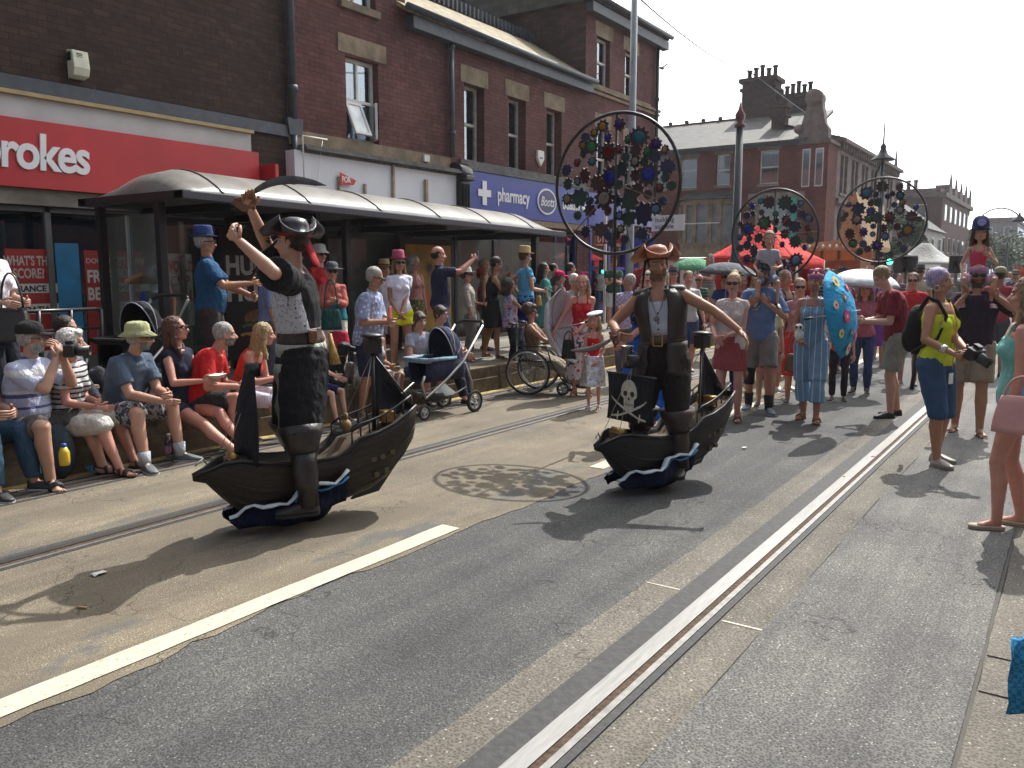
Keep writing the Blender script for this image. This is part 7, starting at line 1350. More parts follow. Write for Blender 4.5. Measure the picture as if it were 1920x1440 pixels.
c2_ = W(1451, 440, Y=12.45); flower_wheel('middle flower wheel in front of the red marquee', (c2_.x, 12.45, c2_.z), .66, 9, 1.0, 46, 186); c3_ = W(1652, 413, Y=15.2); flower_wheel('farthest flower wheel with bright blue and green lenses against the sky', (c3_.x, 15.2, c3_.z), .70, 15, 1.0, 42)

# ================================================================ UMBRELLAS
def umbrella(label, apex, d, r, m, depth=.28, handle=.75, grp=None, ribs=8, deco=None):
    "apex point, direction d from handle to apex"
    t = thing('umbrella', label, 'umbrella', apex, 0, grp); d = V(d).normalized(); q_ = V((0, 0, 1)).rotation_difference(d); t.rotation_mode = 'QUATERNION'; t.rotation_quaternion = q_
    g = []; nn = ribs*4
    for i in range(9):
        f = i/8; a_ = f*1.25; row = []
        for j in range(nn+1):
            th = 2*math.pi*j/nn; ph = (j % 4)/4; sag = math.sin(math.pi*ph); rr = r*math.sin(a_)/math.sin(1.25)*(1-.075*sag*f**2); row.append(V((rr*math.cos(th), rr*math.sin(th), -depth*(1-math.cos(a_))/(1-math.cos(1.25))-.012*sag*f)))
        g.append(row)
    mm = m if isinstance(m, list) else [m]; mb = MB(); mb.sheet(g, .003)
    if len(mm) > 1:
        for k in range(len(mb.m)): mb.m[k] = 0
    cn = mb.build('canopy', mm, t)
    if deco: deco(cn, r, depth)
    MB().tube([(0, 0, .05), (0, 0, -handle)], .005, 0, 6).build('shaft', mt('chrome', (.5, .5, .5), .3, .9), t); MB().tube([(0, 0, -handle), (0, 0, -handle-.09)], .013, 0, 8).build('handle', M_blk, t)
    for k in range(ribs): th = 2*math.pi*k/ribs; MB().tube([(0, 0, -.02)]+[(r*math.sin(f*1.25)/math.sin(1.25)*math.cos(th), r*math.sin(f*1.25)/math.sin(1.25)*math.sin(th), -depth*(1-math.cos(f*1.25))/(1-math.cos(1.25))-.008) for f in (.3, .6, 1)], .003, 0, 5).build('rib', M_lead, t)
    return t
GU = 'open umbrellas in the crowd'
umbrella('large grey umbrella in front of the red marquee', W(1366, 492, Y=15.2), (.05, .05, 1), .56, cloth((.10, .105, .12)), .22, .9, GU)
def flowers(cn, r, depth):
    rn = random.Random(3); cols = [mt('flower_pink', (.55, .02, .16)), mt('flower_yellow', (.6, .5, .12)), mt('flower_grey', (.10, .09, .09)), mt('flower_cream', (.6, .5, .35))]
    for k in range(16):
        th = 2*math.pi*(k+.5)/16; f = .72 if k % 2 else .45; a_ = f*1.25; X = M.Translation((r*math.sin(a_)/math.sin(1.25)*math.cos(th), r*math.sin(a_)/math.sin(1.25)*math.sin(th), -depth*(1-math.cos(a_))/(1-math.cos(1.25))+.004)) @ rz(math.degrees(th)) @ ry(32*f)
        R0 = .075 if k % 3 == 0 else .05; n = 20; ps = [((R0 if i % 2 else R0*.72)*math.cos(2*math.pi*i/n), (R0 if i % 2 else R0*.72)*math.sin(2*math.pi*i/n)) for i in range(n)]; mb = MB(); mb.prism(ps, .003, 0, X=X @ rx(90)); mb.prism([(p[0]*.35, p[1]*.35) for p in ps], .003, 1, X=X @ M.Translation((0, 0, .002)) @ rx(90)); mb.build('flower', [cols[k % 4], cols[(k+1) % 4]], cn)
ap = W(1604, 583, Y=8.95); umbrella('sky blue umbrella with pink and yellow flowers tilted beside the striped jumpsuit', ap, _ri*.80+V((0, 0, .12))-_fw*.5, .46, cloth((.03, .30, .56)), .2, .42, GU, deco=flowers)
ap = W(1036, 618, X=-5.75); umbrella('white umbrella held low and sideways next to the wheelchair', ap, -_ri*.8+_fw*.55+V((0, 0, -.15)), .50, cloth((.50, .48, .54)), .24, .5, GU)
umbrella('silver umbrella over the girl in blue jeans', W(1625, 505, Y=12.2), (.1, -.05, 1), .46, mt('silver_fabric', (.42, .43, .45), .4, .4, .3, 8), .2, .7, GU)
fb = thing('folded_umbrella', 'royal blue half folded umbrella hanging behind the shelter glass', 'umbrella', W(272, 540, X=-8.7)); mb = MB(); n = 16
mb.loft([[V(((.012+.16*f)*(1+.25*(j % 2))*math.cos(2*math.pi*j/n), (.012+.16*f)*(1+.25*(j % 2))*math.sin(2*math.pi*j/n), -.5*f)) for j in range(n)] for f in (0, .3, .6, 1)], smooth=False); mb.build('canopy', cloth((.015, .05, .30)), fb); MB().tube([(0, 0, -.62), (0, 0, .1)], .008, 0, 6).build('shaft', M_blk, fb)

# ================================================================ PUSHCHAIR, WHEELCHAIR
M_navyf = cloth((.022, .024, .055)); M_ltb = cloth((.22, .33, .42)); M_alu = mt('aluminium', (.38, .38, .37), .4, .7, .15); M_tyre = mt('tyre_black', (.02, .02, .022), .8)
def wheelpart(parent, c, r, w, name='wheel', spokes=3, rim=.8, rimm=None, tt=.018, az=0):
    X = M.Translation(c) @ rz(az) @ ry(90); mb = MB(); o = mb.tube([(r*math.cos(q), r*math.sin(q), 0) for q in np.linspace(0, 2*math.pi, 32, endpoint=False)], tt, 0, 8, closed=True, X=X).build(name, M_tyre, parent)
    mb = MB(); mb.tube([((r-tt*1.3)*math.cos(q), (r-tt*1.3)*math.sin(q), 0) for q in np.linspace(0, 2*math.pi, 32, endpoint=False)], tt*.55, 0, 6, closed=True, X=X)
    mb.lathe([(0, -w/2), (r*.12, -w/2), (r*.12, w/2), (0, w/2)], n=12, X=X)
    for k in range(spokes): q = 2*math.pi*k/spokes; mb.tube([(0, 0, 0), ((r-tt*1.3)*math.cos(q), (r-tt*1.3)*math.sin(q), 0)], .016 if spokes < 8 else .002, 0, 6, X=X, flat=.5 if spokes < 8 else 1)
    mb.build('rim', rimm or M_alu, o); return o
def pushchair(label, loc, rz_, m, m2):
    t = thing('pushchair', label, 'pushchair', loc, rz_); N = lambda mb, n, mm, **k: mb.build(n, mm, t, **k)   # faces +Y, handle at -Y
    mb = MB(); g = []
    for i in range(9):
        f = i/8; y = -.32+.66*f; w_ = .18*(1-.25*(2*f-1)**6); g.append([V((w_*x, y, z)) for x, z in ((-1, .66), (-.98, .5), (-.8, .42), (0, .40), (.8, .42), (.98, .5), (1, .66))])
    N(mb.sheet(g, .02), 'carrycot', m); mb = MB(); mb.tube([(-.19, .36, .67), (.19, .36, .67), (.19, -.1, .67)], .022, 0, 8); mb.tube([(-.19, -.1, .67), (-.19, .36, .67)], .022, 0, 8); mb.box((-.17, .05, .63), (.17, .35, .655)); N(mb, 'apron', m2)
    g = []
    for i in range(9):
        a_ = R(-12+118*i/8); g.append([V((.20*math.cos(b_), -.08-.30*math.cos(a_)*math.sin(b_)*1.0 if 0 else -.06-.30*math.sin(b_)*math.cos(a_), .66+.36*math.sin(b_)*math.sin(a_))) for b_ in np.linspace(.05, math.pi-.05, 13)])
    h_ = N(MB().sheet(g, .01), 'hood', m)
    for i in (0, 3, 6, 8): MB().tube([p+V((0, 0, .004)) for p in g[i]], .006, 0, 6).build('hood_bow', mt('pale_piping', (.3, .31, .36)), h_)
    for q in (-1, 1):
        mb = MB(); mb.tube([(q*.22, -.55, 1.02), (q*.22, -.2, .62), (q*.21, .1, .42), (q*.2, .42, .25), (q*.19, .46, .42), (q*.19, .42, .5)], .015, 0, 8); N(mb, 'frame', M_alu); mb = MB(); mb.tube([(q*.22, -.22, .6), (q*.22, -.34, .36), (q*.22, -.36, .14)], .018, 0, 8, flat=.6); N(mb, 'rear_leg', M_alu)
        wheelpart(t, (q*.25, -.36, .13), .115, .05, spokes=3, tt=.02); wheelpart(t, (q*.2, .44, .09), .075, .05, spokes=3, tt=.016)
    MB().tube([(-.22, -.55, 1.02), (-.15, -.62, 1.06), (.15, -.62, 1.06), (.22, -.55, 1.02)], .018, 0, 8).build('handle', M_blk, t)
    g = [[V((.18*x, -.3+.6*i/5, .22-.08*math.sin(math.pi*i/5)+.09*abs(x))) for x in (-1, -.5, 0, .5, 1)] for i in range(6)]; N(MB().sheet(g, .006), 'basket', mt('basket_mesh', (.05, .055, .06), .8)); MB().tube([(.19, -.3, .3), (.2, 0, .26), (.19, .3, .3)], .005).build('basket_rim', M_alu, t)
    return t
pushchair('navy pushchair with light blue trim and silver frame in the gutter', (-6.12, 7.42, 0), R(176), M_navyf, M_ltb)
pushchair('black pushchair on the pavement behind the man in the lime bucket hat', (-7.55, 4.55, PZ), R(200), cloth((.012, .012, .013)), cloth((.02, .02, .022)))
wc = thing('wheelchair', 'black wheelchair with spoked rear wheels holding the woman in leopard print', 'wheelchair', (WCX, WCY, 0), R(-WCA))
for q in (-1, 1):
    w_ = wheelpart(wc, (q*.29, -.05, .31), .30, .05, spokes=24, tt=.014); MB().tube([(.27*math.cos(a_), .27*math.sin(a_), 0) for a_ in np.linspace(0, 6.283, 30, endpoint=False)], .008, 0, 6, closed=True, X=M.Translation((q*.33, -.05, .31)) @ ry(90)).build('push_rim', M_alu, w_)
    wheelpart(wc, (q*.22, .42, .09), .075, .04, 'castor', spokes=5, tt=.014)
    mb = MB(); mb.tube([(q*.24, -.22, .95), (q*.24, -.18, .5), (q*.24, -.15, .3)], .013); mb.tube([(q*.24, -.2, .66), (q*.24, .2, .66), (q*.24, .26, .45), (q*.22, .42, .2), (q*.2, .62, .14)], .012); mb.tube([(q*.24, -.18, .46), (q*.24, .24, .46)], .012); mb.tube([(q*.24, -.22, .95), (q*.24, -.34, .96)], .016); mb.build('frame', M_blk, wc)
    MB().box((q*.13-.07, .56, .115), (q*.13+.07, .74, .13)).build('footplate', M_blk, wc)
MB().box((-.22, -.18, .44), (.22, .24, .475)).build('seat', M_navyf, wc, bevel=.01); MB().box((-.22, -.22, .5), (.22, -.19, .9)).build('backrest', M_navyf, wc, bevel=.01)

# ================================================================ BAGS, CAMERAS, BOTTLES
def bag(label, loc, w, h, d, m, rz_=0, strap=.25, cat='handbag', puff=.4, name='handbag', sm=None):
    t = thing(name, label, cat, loc, rz_); g = []; n = 16
    rings = []
    for i in range(7):
        f = i/6; k = 1-.25*f**2; rings.append([V((w/2*k*abs(math.cos(q))**puff*math.copysign(1, math.cos(q)), d/2*(1-.6*f)*abs(math.sin(q))**puff*math.copysign(1, math.sin(q)), h*f)) for q in [2*math.pi*j/n for j in range(n)]])
    MB().loft(rings).build('body', m, t, bevel=0)
    if strap: MB().tube([(w*.32*math.cos(a_)*-1, 0, h*.96+strap*math.sin(a_)) for a_ in np.linspace(0, math.pi, 12)], .008, 0, 6, flat=1.5).build('strap', sm or m, t)
    return t
def hand(n, k, off=(0, 0, 0)): x = F[n]; return wpos(x, x['w'+k]+V(off))
h_ = hand('bagwoman', 'R', (.0, .02, -.02)); bag('black leather shoulder bag with pockets at the far left edge', W(28, 640, X=-7.35), .30, .28, .16, M_leath, R(30), .3)
h_ = hand('bluepack', 'L'); bag('white and green paper carrier bag held behind the blonde woman in coral', h_+V((0, 0, -.36)), .24, .28, .10, mt('green_white_bag', (.30, .42, .20), .6, 0, .6, 5), R(20), .1, 'bag', .3, 'carrier_bag', M_pvc)
bag('dark green shoulder bag on the teal cardigan woman\'s side', W(622, 618, X=-7.2), .24, .24, .12, cloth((.015, .06, .055)), R(60), .35); bag('bright red drawstring bag below the dark green one', W(636, 652, X=-7.15), .26, .19, .16, cloth((.42, .012, .04)), R(60), .0, 'bag', .8, 'drawstring_bag')
p = wpos(F['fedora'], (.22, .12, .80)); bag('mustard yellow pouch on the hip of the woman in the straw fedora', p, .15, .15, .07, mt('mustard_leather', (.5, .27, .03), .5), R(-35), .0, 'bag', .35, 'pouch')
p = W(1066, 672, X=-5.35); bag('small black rucksack hanging beside the white umbrella', p, .18, .24, .1, cloth((.015, .014, .014)), R(40), .12, 'bag')
p = W(1402, 700, Y=11); bag('brown handbag between the knee brace man and the striped jumpsuit', W(1487, 696, Y=9.6), .2, .2, .1, M_brl, 0, .22)
p = wpos(F['edgegirl'], (-.28, -.02, .62)); bag('pale pink handbag with a round clasp held by the girl at the right edge', W(1912, 812, Y=5.75), .30, .22, .13, mt('pink_leather', (.52, .26, .24), .5, 0, .1, 5), R(-10), .13, 'handbag', .35)
# rucksacks and bottle in front of the kerb
rk = thing('rucksack', 'teal and grey rucksack lying against the legs of the man with the camera', 'rucksack', W(105, 898, Z=0), R(30)); mb = MB(); mb.ell((0, 0, .22), (.17, .13, .24)); mb.ell((0, .07, .14), (.13, .09, .13)); mb.build('body', C((.03, .05, .065)), rk); MB().tube([(-.1, .1, .05), (-.13, .12, .2), (-.06, .13, .4)], .006, 0, 6).build('piping', mt('cyan_piping', (.02, .25, .45)), rk); MB().tube([(.05, .1, .42), (.2, .15, .3), (.28, .22, .1), (.33, .26, .02)], .008, 0, 6, flat=2).build('strap', mt('grey_webbing', (.2, .2, .2)), rk)
yb = thing('drinks_bottle', 'yellow drinks bottle with a blue cap in the rucksack side pocket', 'bottle', W(122, 872, X=-6.28)); MB().lathe([(.035, 0), (.038, .03), (.038, .1), (.02, .14)], n=16).build('body', mt('yellow_plastic', (.6, .38, .02), .35), yb); MB().lathe([(.02, .14), (.02, .165), (.0, .17)], n=12).build('cap', mt('blue_cap', (.02, .08, .35), .4), yb)
sg_ = thing('folded_ribbon', 'bright blue ribbon tangle lying on the yellow kerb line', 'ribbon', W(160, 885, Z=0)); mb = MB(); mb.tube([(.0, 0, .01), (.05, .04, .05), (.1, .0, .02), (.06, -.03, .05), (.12, .03, .06), (.15, .0, .01)], .006, 0, 6, flat=2); mb.build('ribbon', mt('ribbon_blue', (.02, .3, .6)), sg_)
bb = thing('shoulder_bag', 'small black bag standing on the kerb line between white trousers and bucket hat man', 'bag', W(198, 880, Z=0), R(20)); mb = MB(); mb.ell((0, 0, .13), (.1, .07, .14)); mb.build('body', M_leath, bb); MB().tube([(-.08, 0, .2), (0, .02, .32), (.08, 0, .2)], .006).build('strap', M_leath, bb)
M_pet = glassm('clear_plastic', (.75, .78, .8), .3)
for k, u in enumerate((318, 334)):
    b_ = thing('water_bottle', ('left', 'right')[k]+' one of two clear plastic bottles with white caps on the kerb line', 'bottle', W(u, 859, Z=0)); MB().lathe([(.034, 0), (.036, .02), (.036, .13), (.03, .17), (.015, .2)], n=18).build('body', M_pet, b_); MB().lathe([(.017, .195), (.017, .225), (0, .226)], n=14).build('cap', M_pvc, b_); MB().lathe([(.0365, .05), (.0368, .12)], n=18, cap=False).build('label', mt('pink_print_label', (.45, .25, .34), .5, 0, .6, 40), b_)
def camera_(label, p, d, s=1.0):
    t = thing('camera', label, 'camera', p, math.atan2(-d[0], d[1])); MB().box((-.065*s, -.035*s, -.04*s), (.065*s, .03*s, .045*s)).build('body', M_blk, t, bevel=.01*s); MB().box((-.025*s, -.03*s, .045*s), (.025*s, .02*s, .07*s)).build('viewfinder', M_blk, t, bevel=.006*s)
    l = MB().lathe([(.036*s, .03*s), (.038*s, .06*s), (.033*s, .065*s), (.036*s, .12*s), (.03*s, .12*s), (.026*s, .1*s)], n=20, X=rx(-90)).build('lens', mt('lens_barrel', (.02, .02, .022), .35), t); MB().lathe([(.028*s, .105*s), (0, .112*s)], n=16, X=rx(-90)).build('glass', M_lens, l); return t
def dirof(a): return (math.sin(R(a)), math.cos(R(a)))
x = F['cam']; m_ = (wpos(x, x['wL'])+wpos(x, x['wR']))/2; camera_('black camera with lens held up by the man in the black cap', m_+V((.09*math.sin(R(45)), .09*math.cos(R(45)), .05)), dirof(44), 1.15)
x = F['purple']; m_ = (wpos(x, x['wL'])+wpos(x, x['wR']))/2; t = camera_('large black camera with long lens held by the woman with lilac hair', m_+V((.12, -.04, -.02)), dirof(118), 1.2); t.rotation_euler = (R(-28), 0, t.rotation_euler.z)
def phone(label, p, az, m=M_blk, tiltd=0, case=None): t = thing('phone', label, 'phone', p, R(-az)); MB().box((-.035, -.005, -.07), (.035, .005, .07), X=rx(tiltd)).build('body', m, t, bevel=.004); MB().box((-.031, -.0062, -.06), (.031, -.0052, .06), X=rx(tiltd)).build('screen', M_lens, t); return t
phone('dark phone held up by the man in the blue trilby', hand('bluehat', 'R', (0, .06, .10)), 42, M_blk, -30); phone('pink phone held by the man in the floral shirt', hand('hawaii', 'R', (-.02, .05, .10)), 70, mt('pink_case', (.5, .06, .12), .4)); phone('black phone held at the waist by the woman in the straw fedora', hand('fedora', 'R', (0, .09, .02)), 60, M_blk, 60)
phone('lilac cased phone held high by the man in the navy polo', (hand('photoman', 'L')+hand('photoman', 'R'))/2+V((.06, .06, .07)), 45, mt('lilac_case', (.35, .28, .45), .4))
pr = thing('leaflet', 'folded white leaflet held low by the woman in the cream cloche hat', 'leaflet', hand('cloche', 'R', (0, .05, -.09)), R(-50)); MB().box((-.07, -.004, -.1), (.07, .004, .1), X=ry(30)).build('paper', M_paper, pr)
fd = thing('food_tray', 'white polystyrene food tray held by the auburn haired woman', 'tray', (hand('brunette', 'L')+hand('brunette', 'R'))/2+V((.10, .05, .03)), R(-60)); MB().lathe([(.05, 0), (.075, .03), (.08, .032), (.07, .03), (.045, .005), (0, .004)], n=4, X=M.Diagonal((1.5, 1, 1, 1)) @ rz(45)).build('tray', M_pvc, fd)
# chest logo on the red T-shirt: white diamond with black outline and letters
x = F['redman']; r_ = x['root']; c = x['che']+x['fv']*(.150)-x['upd']*.035; ax = M.Translation(c) @ M((( -x['rv'].x, x['upd'].x, x['fv'].x, 0), (-x['rv'].y, x['upd'].y, x['fv'].y, 0), (-x['rv'].z, x['upd'].z, x['fv'].z, 0), (0, 0, 0, 1)))
mb = MB(); D4 = lambda k, z: [(-.085*k, 0, z), (0, -.062*k, z), (.085*k, 0, z), (0, .062*k, z)]
mb.add(D4(1, 0)+D4(1, .006), [(4, 5, 6, 7), (0, 1, 5, 4), (1, 2, 6, 5), (2, 3, 7, 6), (3, 0, 4, 7)], 0, False, ax); mb.add(D4(.86, .0075), [(0, 1, 2, 3)], 1, False, ax); mb.add(D4(.74, .009), [(0, 1, 2, 3)], 0, False, ax)
mb.build('chest_logo', [M_wl, M_blk], r_); tx = text('UMBRO', .042, M_blk, r_, (0, 0, 0), (0, 0, 0), 'chest_lettering', .001, .001, 'CENTER', 1.0); tx.matrix_local = ax @ M.Translation((0, -.014, .011))
# lilac haired woman's rucksack, earring, lanyard
x = F['purple']; rt = x['root']; a_ = 112; bp_ = wpos(x, x['che']-x['fv']*.21-V((0, 0, .14))); rk = thing('rucksack', 'black rucksack on the back of the woman with lilac hair', 'rucksack', bp_, R(-a_)); mb = MB(); mb.ell((0, .02, .05), (.135, .08, .22)); mb.ell((0, -.035, -.02), (.11, .055, .13)); mb.build('body', C((.014, .014, .016)), rk)
for q in (-1, 1): mb = MB(); sx = .085; mb.tube([(q*sx, .08, .22), (q*sx, .15, .335), (q*sx, .24, .30), (q*sx*1.1, .325, .18), (q*sx*1.5, .28, .0), (q*sx*1.7, .12, -.1), (q*sx*1.3, .05, -.14)], .02, 0, 8, flat=.4, hint=V((1, 0, 0))); mb.build('strap', C((.014, .014, .016)), rk)
MB().tube([(-.12, -.05, -.15), (-.14, -.06, -.35), (-.13, -.07, -.5)], .01, 0, 6, flat=2).build('loose_strap', M_blk, rk)
c = x['wai']+x['fv']*.17; MB().tube([x['nb']+x['fv']*.06+V((-.05, 0, 0)), x['che']+x['fv']*.15, c+V((.05, 0, -.2))], .004).build('lanyard', mt('orange_lanyard', (.5, .1, .02)), rt); MB().box((-.03, -.003, -.05), (.03, .003, .04), X=M.Translation(c+V((.06, .0, -.28)))).build('badge', M_pvc, rt)
hm = x['HM']; MB().tube([(.088+.004*math.sin(q), .0+.022*math.cos(q), -.055+.024*math.sin(q)) for q in np.linspace(0, 6.283, 16, endpoint=False)], .0028, 0, 6, closed=True, X=hm).build('earring', mt('silver', (.6, .6, .6), .2, 1), rt)
w_ = x['wR'].lerp(x['elR'], .22); w2_ = x['wR'].lerp(x['elR'], .40); MB().tube([w_, w2_], .036, 0, 14).build('bracelet', mt('silver_cuff', (.5, .5, .48), .3, .8, .5, 60), rt)
# rucksack straps for the pale blue shirt; plush toy for the jumpsuit
x = F['jumpsuit']; pt = thing('plush_toy', 'black and white plush toy held by the woman in the striped jumpsuit', 'toy', hand('jumpsuit', 'R', (-.03, .08, .04))); mb = MB(); mb.ell((0, 0, 0), (.05, .045, .06)); mb.ell((0, .0, .08), (.045, .042, .042)); mb.build('body', M_pvc, pt); mb = MB(); [mb.ell((q*.022, -.038, .085), (.014, .01, .018)) for q in (-1, 1)]; mb.ell((0, .012, .085), (.047, .04, .044)); mb.build('mask', M_blk, pt); MB().ell((.03, -.02, -.07), (.025, .03, .015)).build('foot', mt('orange_plush', (.5, .2, .03)), pt)
gb = thing('checked_bag', 'corner of a blue gingham bag poking in at the lower right edge', 'bag', W(1962, 1296, Z=.45)); mb = MB(); g = [[V((-.09+.05*i, .03*math.sin(j*1.4+i), -.10+.06*j+.02*i)) for j in range(5)] for i in range(6)]; mb.sheet(g, .04); mb.build('body', cloth((.02, .16, .33), 'check', (.05, .28, .50), 1.4), gb)
# ================================================================ DOGS
def dog(label, loc, az, m, s=1.0, shag=.0, muz=1.0, mm=None):
    mb = MB(); mb.caps((0, -.12, .16), (0, .06, .33), .12, .105); mb.caps((0, .06, .33), (0, .12, .44), .09, .07); mb.ell((0, .14, .50), (.072, .085, .07)); mb.caps((0, .20, .485), (0, .20+.10*muz, .465), .045, .032)
    for q in (-1, 1): mb.caps((q*.06, .09, .3), (q*.065, .11, .03), .045, .028); mb.caps((q*.065, .11, .03), (q*.065, .16, .02), .03, .024); mb.caps((q*.10, -.12, .13), (q*.12, .02, .06), .08, .035); mb.caps((q*.12, .02, .04), (q*.12, .10, .025), .032, .026); mb.caps((q*.06, .12, .53), (q*.085, .11, .44), .025, .018)
    mb.caps((0, -.22, .08), (.08, -.34, .04), .025, .015); mb.v = [tuple(c*s for c in v) for v in mb.v]
    o = rem(mb, 'dog', [m], None, .011, 2, shag, .02); o.location = loc; o.rotation_euler = (0, 0, R(-az)); tag(o, label, 'dog')
    MB().ell((0, (.235+.1*muz)*s, .472*s), (.014*s, .01*s, .011*s)).build('nose', M_blk, o); [MB().ell((q*.032*s, .205*s, .515*s), (.009*s,)*3).build('eye', M_lens, o) for q in (-1, 1)]; MB().tube([(.085*s*math.cos(q), .10*s+.075*s*math.sin(q), .395*s) for q in np.linspace(0, 6.283, 18, endpoint=False)], .009*s, 0, 6, closed=True).build('collar', mt('dog_collar', (.3, .1, .03)), o); return o
dog('black dog looking right beside the left pirate\'s hip', W(634, 690, X=-6.95)*1.0+V((-.05, -.08, -.24)) if 0 else (-6.98, W(634, 690, X=-6.95).y-.05, PZ-.01), 40, hairm((.02, .02, .022)), .92, .006); dog('small shaggy grey dog lying on the kerb under the black one', (-6.86, W(655, 725, X=-6.86).y-.02, PZ-.02), 110, hairm((.20, .18, .16)), .55, .02, .4)

# ================================================================ STALLS AND STREET THINGS BEHIND THE CROWD
M_redt = cloth((.52, .018, .016)); tn = thing('red_marquee', 'bright red peaked marquee standing in the street behind the middle flower wheel', 'marquee')
A_, B_, C_, D_ = W(1318, 488, Y=21), W(1545, 490, Y=23), None, None; ez_ = 1.97; x0, x1, y0, y1 = A_.x-.05, W(1545, 490, Y=23.6).x, 21.0, 23.6; ap = V(((x0+x1)/2, (y0+y1)/2, 3.05)); mb = MB(); cs_ = [V((x0, y0, ez_)), V((x1, y0, ez_)), V((x1, y1, ez_)), V((x0, y1, ez_))]
for i in range(4):
    a_, b_ = cs_[i], cs_[(i+1) % 4]; g = [[a_.lerp(b_, j/8).lerp(ap, k/6)-V((0, 0, .12*math.sin(math.pi*k/6))) for j in range(9)] for k in range(7)]; mb.sheet(g, .01)
mb.build('roof', M_redt, tn); mb = MB(); 
for a_, b_ in ((cs_[0], cs_[3]), (cs_[3], cs_[2]), (cs_[0], cs_[0].lerp(cs_[1], .48))): mb.sheet([[a_.lerp(b_, j/10)+V((.01*math.sin(j*2.2), .01*math.sin(j*2.2), -1.95*k/3)) for j in range(11)] for k in range(4)], .008)
mb.build('side_wall', M_redt, tn); mb = MB(); mb.sheet([[cs_[0].lerp(cs_[1], j/10)+V((0, .0, -.25*k)) for j in range(11)] for k in range(2)], .008); mb.sheet([[cs_[1].lerp(cs_[2], j/10)+V((0, .0, -.25*k)) for j in range(11)] for k in range(2)], .008); mb.build('valance', M_redt, tn)
for c in cs_: MB().tube([(c.x, c.y, 0), (c.x, c.y, ez_)], .025, 0, 8).build('leg', M_pvc, tn)
ht = thing('wooden_stall', 'pale timber market chalet with fairy lights along its sloping roof edge', 'market stall'); M_tim = mt('pale_timber', (.42, .27, .13), .8, 0, .25, 6); M_tim2 = mt('orange_timber', (.32, .13, .045), .8, 0, .3, 6)
q0 = W(1500, 510, Y=27); q1 = W(1612, 510, Y=27); x0, x1 = q0.x, q1.x; mb = MB(); mb.box((x0, 27, 0), (x1, 30.5, 2.45)); mb.build('wall', M_tim2, ht)
mb = MB(); mb.prism([(x0-.4, 2.3), (x1+.2, 2.3), (x1+.2, 2.45), (x1-.1, 3.9), (x1-.35, 3.9), (x0+1.2, 2.6), (x0-.4, 2.5)], 3.9, X=M.Translation((0, 26.6, 0))); mb.build('roof', M_tim, ht); MB().box((x0+.1, 26.6, 1.2), (x1-.1, 27.0, 1.3)).build('counter', M_tim, ht); mb = MB(); [MB().box((x0-.2+k*.5, 26.55, 2.0), (x0+.2+k*.5, 26.6, 2.3)).build('menu_board', mt('menu_orange', (.4, .15, .03)), ht) for k in range(5)]
M_bulb = mt('clear_bulb', (.75, .74, .7), .15); mb = MB()
for k in range(26): f = k/25; p = V((x1+.22, 26.5, 2.45)).lerp(V((x1-.1, 26.5, 3.9)), f) if k < 13 else V((x0-.4, 26.5, 2.42)).lerp(V((x1+.2, 26.5, 2.42)), (k-13)/12); MB().ell(p, (.045, .045, .06), nu=8, nv=5).build('bulb', M_bulb, ht)

mb = MB(); mb.bar((x1+.25, 26.6, 2.3), (x1-.15, 26.6, 4.0), .22, .06); [mb.bar((x1+.2-.09*k, 26.5, 2.5+.38*k), (x1-.1-.09*k, 26.5, 2.55+.38*k), .06, .06) for k in range(4)]; mb.build('barge_board', M_tim, ht)
tr = thing('white_trailer', 'white catering trailer with handwritten style black lettering left of the red marquee', 'trailer'); a_, b_ = W(1243, 480, Y=25), W(1320, 480, Y=25); MB().box((a_.x-1.5, 25, .45), (b_.x+.3, 27.2, a_.z-.05)).build('body', M_pvc, tr, bevel=.08); MB().box((a_.x-1.5, 24.97, a_.z-.22), (b_.x+.3, 24.99, a_.z-.1)).build('stripe', mt('pale_grey_trim', (.4, .42, .45)), tr)
sg_ = text('ilcon', .42, M_blk, tr, (W(1282, 500, Y=25).x, 24.99, a_.z-.62), (R(90), 0, 0), sx=.8, shear=.2); MB().box((W(1256, 500, Y=25).x, 24.98, 1.2), (W(1276, 500, Y=25).x, 24.995, a_.z-.3)).build('hatch', mt('dark_hatch', (.06, .05, .05)), tr)
for x in (a_.x-.6, b_.x-.4): wheelpart(tr, (x, 24.98, .3), .28, .1, spokes=5, tt=.06, az=90)
p = W(1300, 502, Y=20); umbrella('green parasol beside the red marquee', V((p.x, 20, 2.0)), (0, 0, 1), .6, cloth((.10, .30, .16)), .3, 1.8, None)
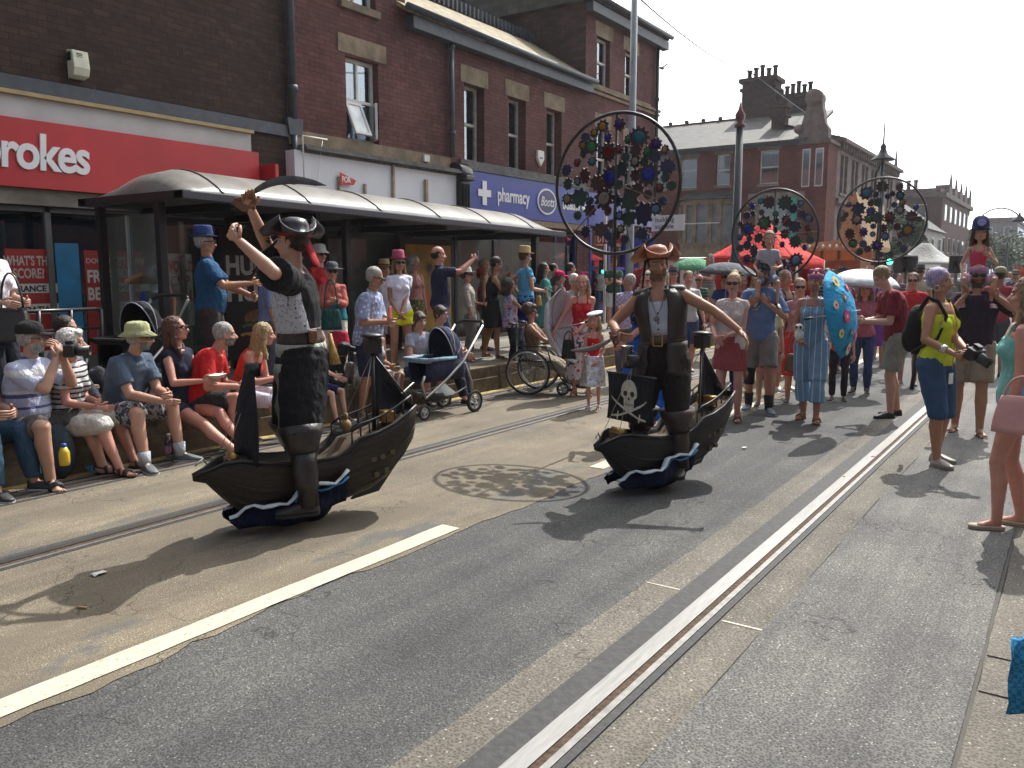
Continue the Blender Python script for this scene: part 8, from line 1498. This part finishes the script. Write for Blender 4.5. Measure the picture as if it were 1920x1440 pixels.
# white gazebo, signals, signs
gz = thing('white_gazebo', 'pale grey canvas gazebo roof beyond the traffic light', 'gazebo'); p = W(1738, 500, Y=40); ap = V((p.x-.3, 41.5, 3.1)); cs_ = [V((p.x-2, 40, 2.0)), V((p.x+1.2, 40, 2.0)), V((p.x+1.2, 43, 2.0)), V((p.x-2, 43, 2.0))]; mb = MB()
for i in range(4): mb.sheet([[cs_[i].lerp(cs_[(i+1) % 4], j/4).lerp(ap, k/4)-V((0, 0, .2*math.sin(math.pi*k/4))) for j in range(5)] for k in range(5)], .01)
mb.build('roof', cloth((.34, .34, .33)), gz); [MB().tube([(c.x, c.y, 0), c], .03).build('leg', M_pvc, gz) for c in cs_]
def signal(label, u, v, Y, lit, w=.42, h=.55):
    c = W(u, v, Y=Y); t = thing('traffic_light', label, 'traffic light', (c.x, Y, 0)); MB().tube([(0, .1, 0), (0, .1, c.z+.3)], .05, 0, 10).build('pole', M_lead, t); hd = MB().box((-w/2, -.08, c.z-h/2), (w/2, .08, c.z+h/2)).build('head', M_blk, t, bevel=.03)
    for k, z in enumerate((.16, 0, -.16)):
        MB().lathe([(.07, 0), (.075, .12), (.068, .12), (.062, 0)], n=16, X=M.Translation((0, -.08, c.z+z)) @ rx(90)).build('hood', M_blk, hd)
        MB().lathe([(.06, .005), (0, .012)], n=16, X=M.Translation((0, -.08, c.z+z)) @ rx(90)).build('lens', M_lens, hd)
    if lit: 
        s_ = MB().box((-w/2-.62, -.06, c.z-.02), (-w/2-.02, .04, c.z+.18)).build('side_lamp', M_blk, t); MB().lathe([(.085, .0), (0, .01)], n=18, X=M.Translation((-w/2-.1, -.062, c.z+.08)) @ rx(90)).build('green_lens', emis('green_signal', (.05, 1, .45), 5), s_); MB().box((-w/2-.58, -.066, c.z+.06), (-w/2-.22, -.061, c.z+.11)).build('strip', M_pvc, s_)
    MB().box((-w/2, -.1, c.z+h/2), (w/2, .1, c.z+h/2+.02)).build('top', M_pvc, t); return t
signal('black traffic light with lit green lamp above the man in the bright red polo', 1698, 496, 27, True, .66, .48); signal('second dark traffic light just left of the girl in the police helmet', 1793, 496, 30, False)
sb = thing('information_sign', 'blue and white information sign beside the nearest flower wheel pole', 'sign', (-9.3, 19.6, 0)); MB().bar((0, 0, PZ), (0, 0, 2.6), .1, .1).build('post', M_boots, sb); MB().box((-.3, -.05, 1.5), (.3, -.03, 2.5)).build('panel', M_boots, sb)
gl = thing('pedestrian_signal', 'small green pedestrian signal left of the right pirate\'s head', 'signal', (W(1134, 508, Y=19).x, 19, 0)); MB().tube([(0, 0, 0), (0, 0, 2.2)], .04).build('pole', M_lead, gl); MB().box((-.12, -.1, 1.5), (.12, .0, 1.95)).build('head', M_blk, gl); MB().lathe([(.045, .0), (0, .01)], n=14, X=M.Translation((0, -.102, 1.66)) @ rx(90)).build('green_lens', emis('green_man', (.05, 1, .5), 3), gl)
for k, (u, h) in enumerate(((1903, .9), (1912, .7), (1897, .6))): 
    p = W(u, 535, Y=32); t = thing('orange_flag', ('tall', 'short', 'small left')[k]+' orange flag waving above the far crowd at the right edge', 'flag', (p.x, 32, 0), 0, 'orange flags'); MB().tube([(0, 0, 0), (0, 0, 1.75+h*.3)], .012).build('pole', M_lead, t); MB().sheet([[V((.07*i, .03*math.sin(i), 1.4+h*.3-.09*i+.3*j*(1-i/4))) for j in range(2)] for i in range(4)], .006).build('cloth', cloth((.6, .10, .02)), t)
# hair bun flowers on the jumpsuit wearer
x = F['jumpsuit']; mb = MB(); [mb.ell(x['HM'] @ V((.05*math.cos(a_)*1.1, -.02+.05*math.sin(a_), .125+.01*math.sin(a_*3))), (.02, .018, .018)) for a_ in np.linspace(0, 5.6, 7)]; mb.build('flower_garland', mt('pink_flowers', (.42, .08, .25), .7, 0, .4, 40), x['root'])
hz = MB().box((-300, -60, -1), (300, 600, 14)).build('haze', bpy.data.materials.new('haze_air')); hz['kind'] = 'stuff'
_m = hz.data.materials[0]; _m.use_nodes = True; _n = _m.node_tree; _n.nodes.clear(); _o = _n.nodes.new('ShaderNodeOutputMaterial'); _v = _n.nodes.new('ShaderNodeVolumePrincipled'); _v.inputs['Color'].default_value = (.9, .93, 1, 1); _v.inputs['Density'].default_value = .0005; _v.inputs['Anisotropy'].default_value = .5
_n.links.new(_v.outputs[0], _o.inputs['Volume'])
bake_all()
